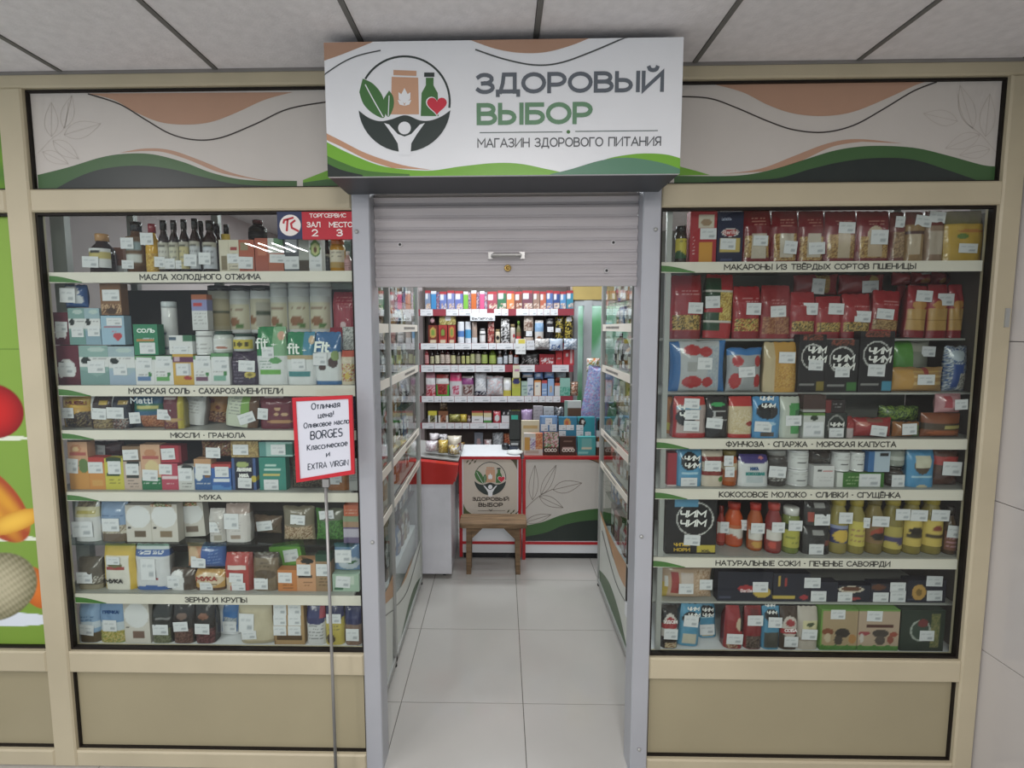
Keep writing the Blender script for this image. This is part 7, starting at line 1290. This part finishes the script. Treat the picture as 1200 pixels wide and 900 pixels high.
ob = item(674, 709, 431, 489, 'bag', 'large lilac and blue floral plastic carrier bag by the window', ['#8f97cf', ('n', 0, 0, 1, 1, '#8f97cf', '#a9b5e0', '#7a86c4', '#b58ab5', '#8fb5d6')], (), (), Y0=YC+.36, d=.07, r=10, zs=zc)
item(688, 704, 420, 436, 'bag', 'orange and white fruit bag topping the carrier bag', ['#d8d6cf', ('n', 0, 0, 1, 1, '#d8d6cf', '#cf7a3a', '#6f9a4a', '#e6e6e2')], (), (), Y0=YC+.40, d=.05, zs=None)

# ------------------------------------------------------------------ chest freezer
fz = bpy.data.objects.new('chest_freezer', None); COL.objects.link(fz); fz.location = (-.62, 1.56, 0); tag(fz, 'white chest freezer with red rim and sloping glass lid', 'freezer')
FX0, FX1, FY0, FY1 = -.86, -.368, 1.56, 2.12
FW = mat('freezer_enamel', '#d3d4da', .25, .5, coat=.3)
obj('body', at_loc(fz, MB().box(FX0, FX1, FY0, FY1, .04, .72)), FW, fz)
for x in (FX0+.06, FX1-.06): obj('castor', at_loc(fz, MB().tube((x-.01, FY0+.06, .02), (x+.01, FY0+.06, .02), .02, 12)), DARK, fz, True)
mb = MB(); V = [(FX0-.005, FY0-.006, .715), (FX1+.015, FY0-.006, .715), (FX1+.04, FY0-.006, .77), (FX1+.055, FY0-.006, .855), (FX0-.005, FY0-.006, .915)]
def ring(d): return [(x, y+d, z+(d*.12 if z > .8 else 0)) for x, y, z in V]
a_, b_ = V, ring(.05); mb.add(a_+b_, [(0, 1, 2, 3, 4), (9, 8, 7, 6, 5)]+[(i, 5+i, 5+(i+1) % 5, (i+1) % 5) for i in range(5)])
obj('red_rim', at_loc(fz, mb), mat('freezer_red', '#b3251f', .25, .5, coat=.3), fz)
mb = MB().box(FX1-.03, FX1+.03, FY0+.04, FY1, .72, .82).box(FX0, FX0+.04, FY0+.04, FY1, .72, .88).box(FX0, FX1+.03, FY1-.04, FY1, .72, .85); obj('red_rim', at_loc(fz, mb), MATS['freezer_red'], fz)
obj('glass_lid', at_loc(fz, MB().add([(FX0, FY0+.045, .92), (FX1+.05, FY0+.045, .862), (FX1+.05, FY1, .862), (FX0, FY1, .92)], [(0, 1, 2, 3)])), ICEGL, fz)
mb = MB().add([(FX0, FY0+.06, .924), (FX1+.05, FY0+.06, .866), (FX1+.05, FY1, .866), (FX0, FY1, .924), (FX0, FY0+.06, .932), (FX1+.05, FY0+.06, .874), (FX1+.05, FY1, .874), (FX0, FY1, .932)], [(3, 2, 1, 0), (4, 5, 6, 7), (0, 1, 5, 4), (1, 2, 6, 5), (2, 3, 7, 6), (3, 0, 4, 7)]); obj('display_tray', at_loc(fz, mb), ALU2, fz)
for i, (x0, x1, yt, yb, n_, a) in enumerate(((497, 512, 519, 533, 'white packet lying on the freezer', ['#d9d9dc', ('n', 0, 0, 1, 1, '#d9d9dc', '#c4a9b9', '#e6e6e8')]), (512, 524, 518, 534, 'yellow bag lying on the freezer', ['#cfae2c', ('n', 0, 0, 1, .8, '#cfae2c', '#dfcf6a', '#a8862a')]),
        (524, 538, 524, 541, 'yellow and white mottled bag by the counter corner', ['#c9b25a', ('n', 0, 0, 1, 1, '#c9b25a', '#dcdcdc', '#c4a52a', '#6a6a7a')]), (502, 513, 510, 520, 'dark plum packet on the freezer heap', ['#4f2a3a', ('r', 0, .7, 1, 1, '#d9d3d6')]), (512, 523, 511, 519, 'black spotted white packet on the heap', ['#cfc9cc', ('n', 0, 0, 1, 1, '#cfc9cc', '#3a2a35', '#dfdfe2')]), (523, 540, 513, 524, 'cream bag with maroon corner on the heap', ['#d6cdb9', ('r', .8, 0, 1, .6, '#7a2035')]))):
    item(x0, x1, yt, yb, 'bag', n_, a, (), (), Y0=1.66+(.12 if i > 2 else 0), d=.09, zs=.937-.058*((x0+x1)/2-478)/64)
for i, (x, y, c_, n_) in enumerate(((-.50, 1.68, '#cfc9a0', 'pale frozen packet under the glass lid'), (-.44, 1.70, '#7a9a5a', 'green frozen packet under the glass lid'), (-.57, 1.72, '#b5a5a0', 'beige frozen packet under the glass lid'))):
    mb, _ = front_mesh(.07, .09, .03, 'bag', [c_, ('n', .1, .1, .9, .9, c_, '#e0e0dc', '#8a8a80')], 12, 14); o = obj('frozen_packet', mb, FILM, None, True, loc=(x, y+.03*i, .75), rot=(-1.0, 0, 0)); tag(o, n_, 'packet')

# ------------------------------------------------------------------ stool
stl = bpy.data.objects.new('wooden_stool', None); COL.objects.link(stl); stl.location = (-.07, 1.68, 0); tag(stl, 'worn wooden stool with plank seat in front of the counter', 'stool')
SX_0, SX_1 = -.315, .185
zs_ = .405
def rbox(x0, x1, y0, y1, z0, z1, r=.02):
    mb = MB(); pts = []
    for cx, cy, a0 in ((x1-r, y1-r, 0), (x0+r, y1-r, 90), (x0+r, y0+r, 180), (x1-r, y0+r, 270)):
        for k in range(5): t = math.radians(a0+90*k/4); pts.append((cx+r*math.cos(t), cy+r*math.sin(t)))
    n = len(pts); ins = [((x-(x0+x1)/2)*.985+(x0+x1)/2, (y-(y0+y1)/2)*.96+(y0+y1)/2) for x, y in pts]
    v = [(x, y, z0) for x, y in pts]+[(x, y, z1-.006) for x, y in pts]+[(x, y, z1) for x, y in ins]
    return mb.add(v, [tuple(range(n))[::-1]]+[(i, (i+1) % n, n+(i+1) % n, n+i) for i in range(n)]+[(n+i, n+(i+1) % n, 2*n+(i+1) % n, 2*n+i) for i in range(n)]+[tuple(range(2*n, 3*n))])
obj('seat', at_loc(stl, rbox(SX_0, SX_1, 1.60, 1.80, zs_-.035, zs_, .03)), WOOD, stl)
for x in (-.245, .115):
    for y in (1.65, 1.75):
        mb = MB(); dx = -.004 if x < 0 else .006
        v = [(x-.017+dx, y-.017, 0), (x+.017+dx, y-.017, 0), (x+.017+dx, y+.017, 0), (x-.017+dx, y+.017, 0), (x-.02, y-.02, zs_-.037), (x+.02, y-.02, zs_-.037), (x+.02, y+.02, zs_-.037), (x-.02, y+.02, zs_-.037)]
        mb.add(v, [(3, 2, 1, 0), (4, 5, 6, 7), (0, 1, 5, 4), (1, 2, 6, 5), (2, 3, 7, 6), (3, 0, 4, 7)]); obj('leg', at_loc(stl, mb), WOOD, stl)
for y in (1.632, 1.768):
    s_ = 1 if x else 1
    obj('apron', at_loc(stl, MB().box(-.225, .095, y-.008, y+.008, zs_-.075, zs_-.037)), WOOD, stl) if y > 1.7 else None
for x, d in ((-.225, 1), (.095, -1)):
    mb = MB(); y = 1.64
    v = [(x, y-.007, zs_-.038), (x+d*.09, y-.007, zs_-.038), (x+d*.07, y-.007, zs_-.06), (x, y-.007, zs_-.13)]; v += [(a, y+.007, c) for a, b, c in v]
    mb.add(v, [(0, 1, 2, 3), (7, 6, 5, 4), (0, 4, 5, 1), (1, 5, 6, 2), (2, 6, 7, 3), (3, 7, 4, 0)]); obj('bracket', at_loc(stl, mb), WOOD, stl)
flush_rows()
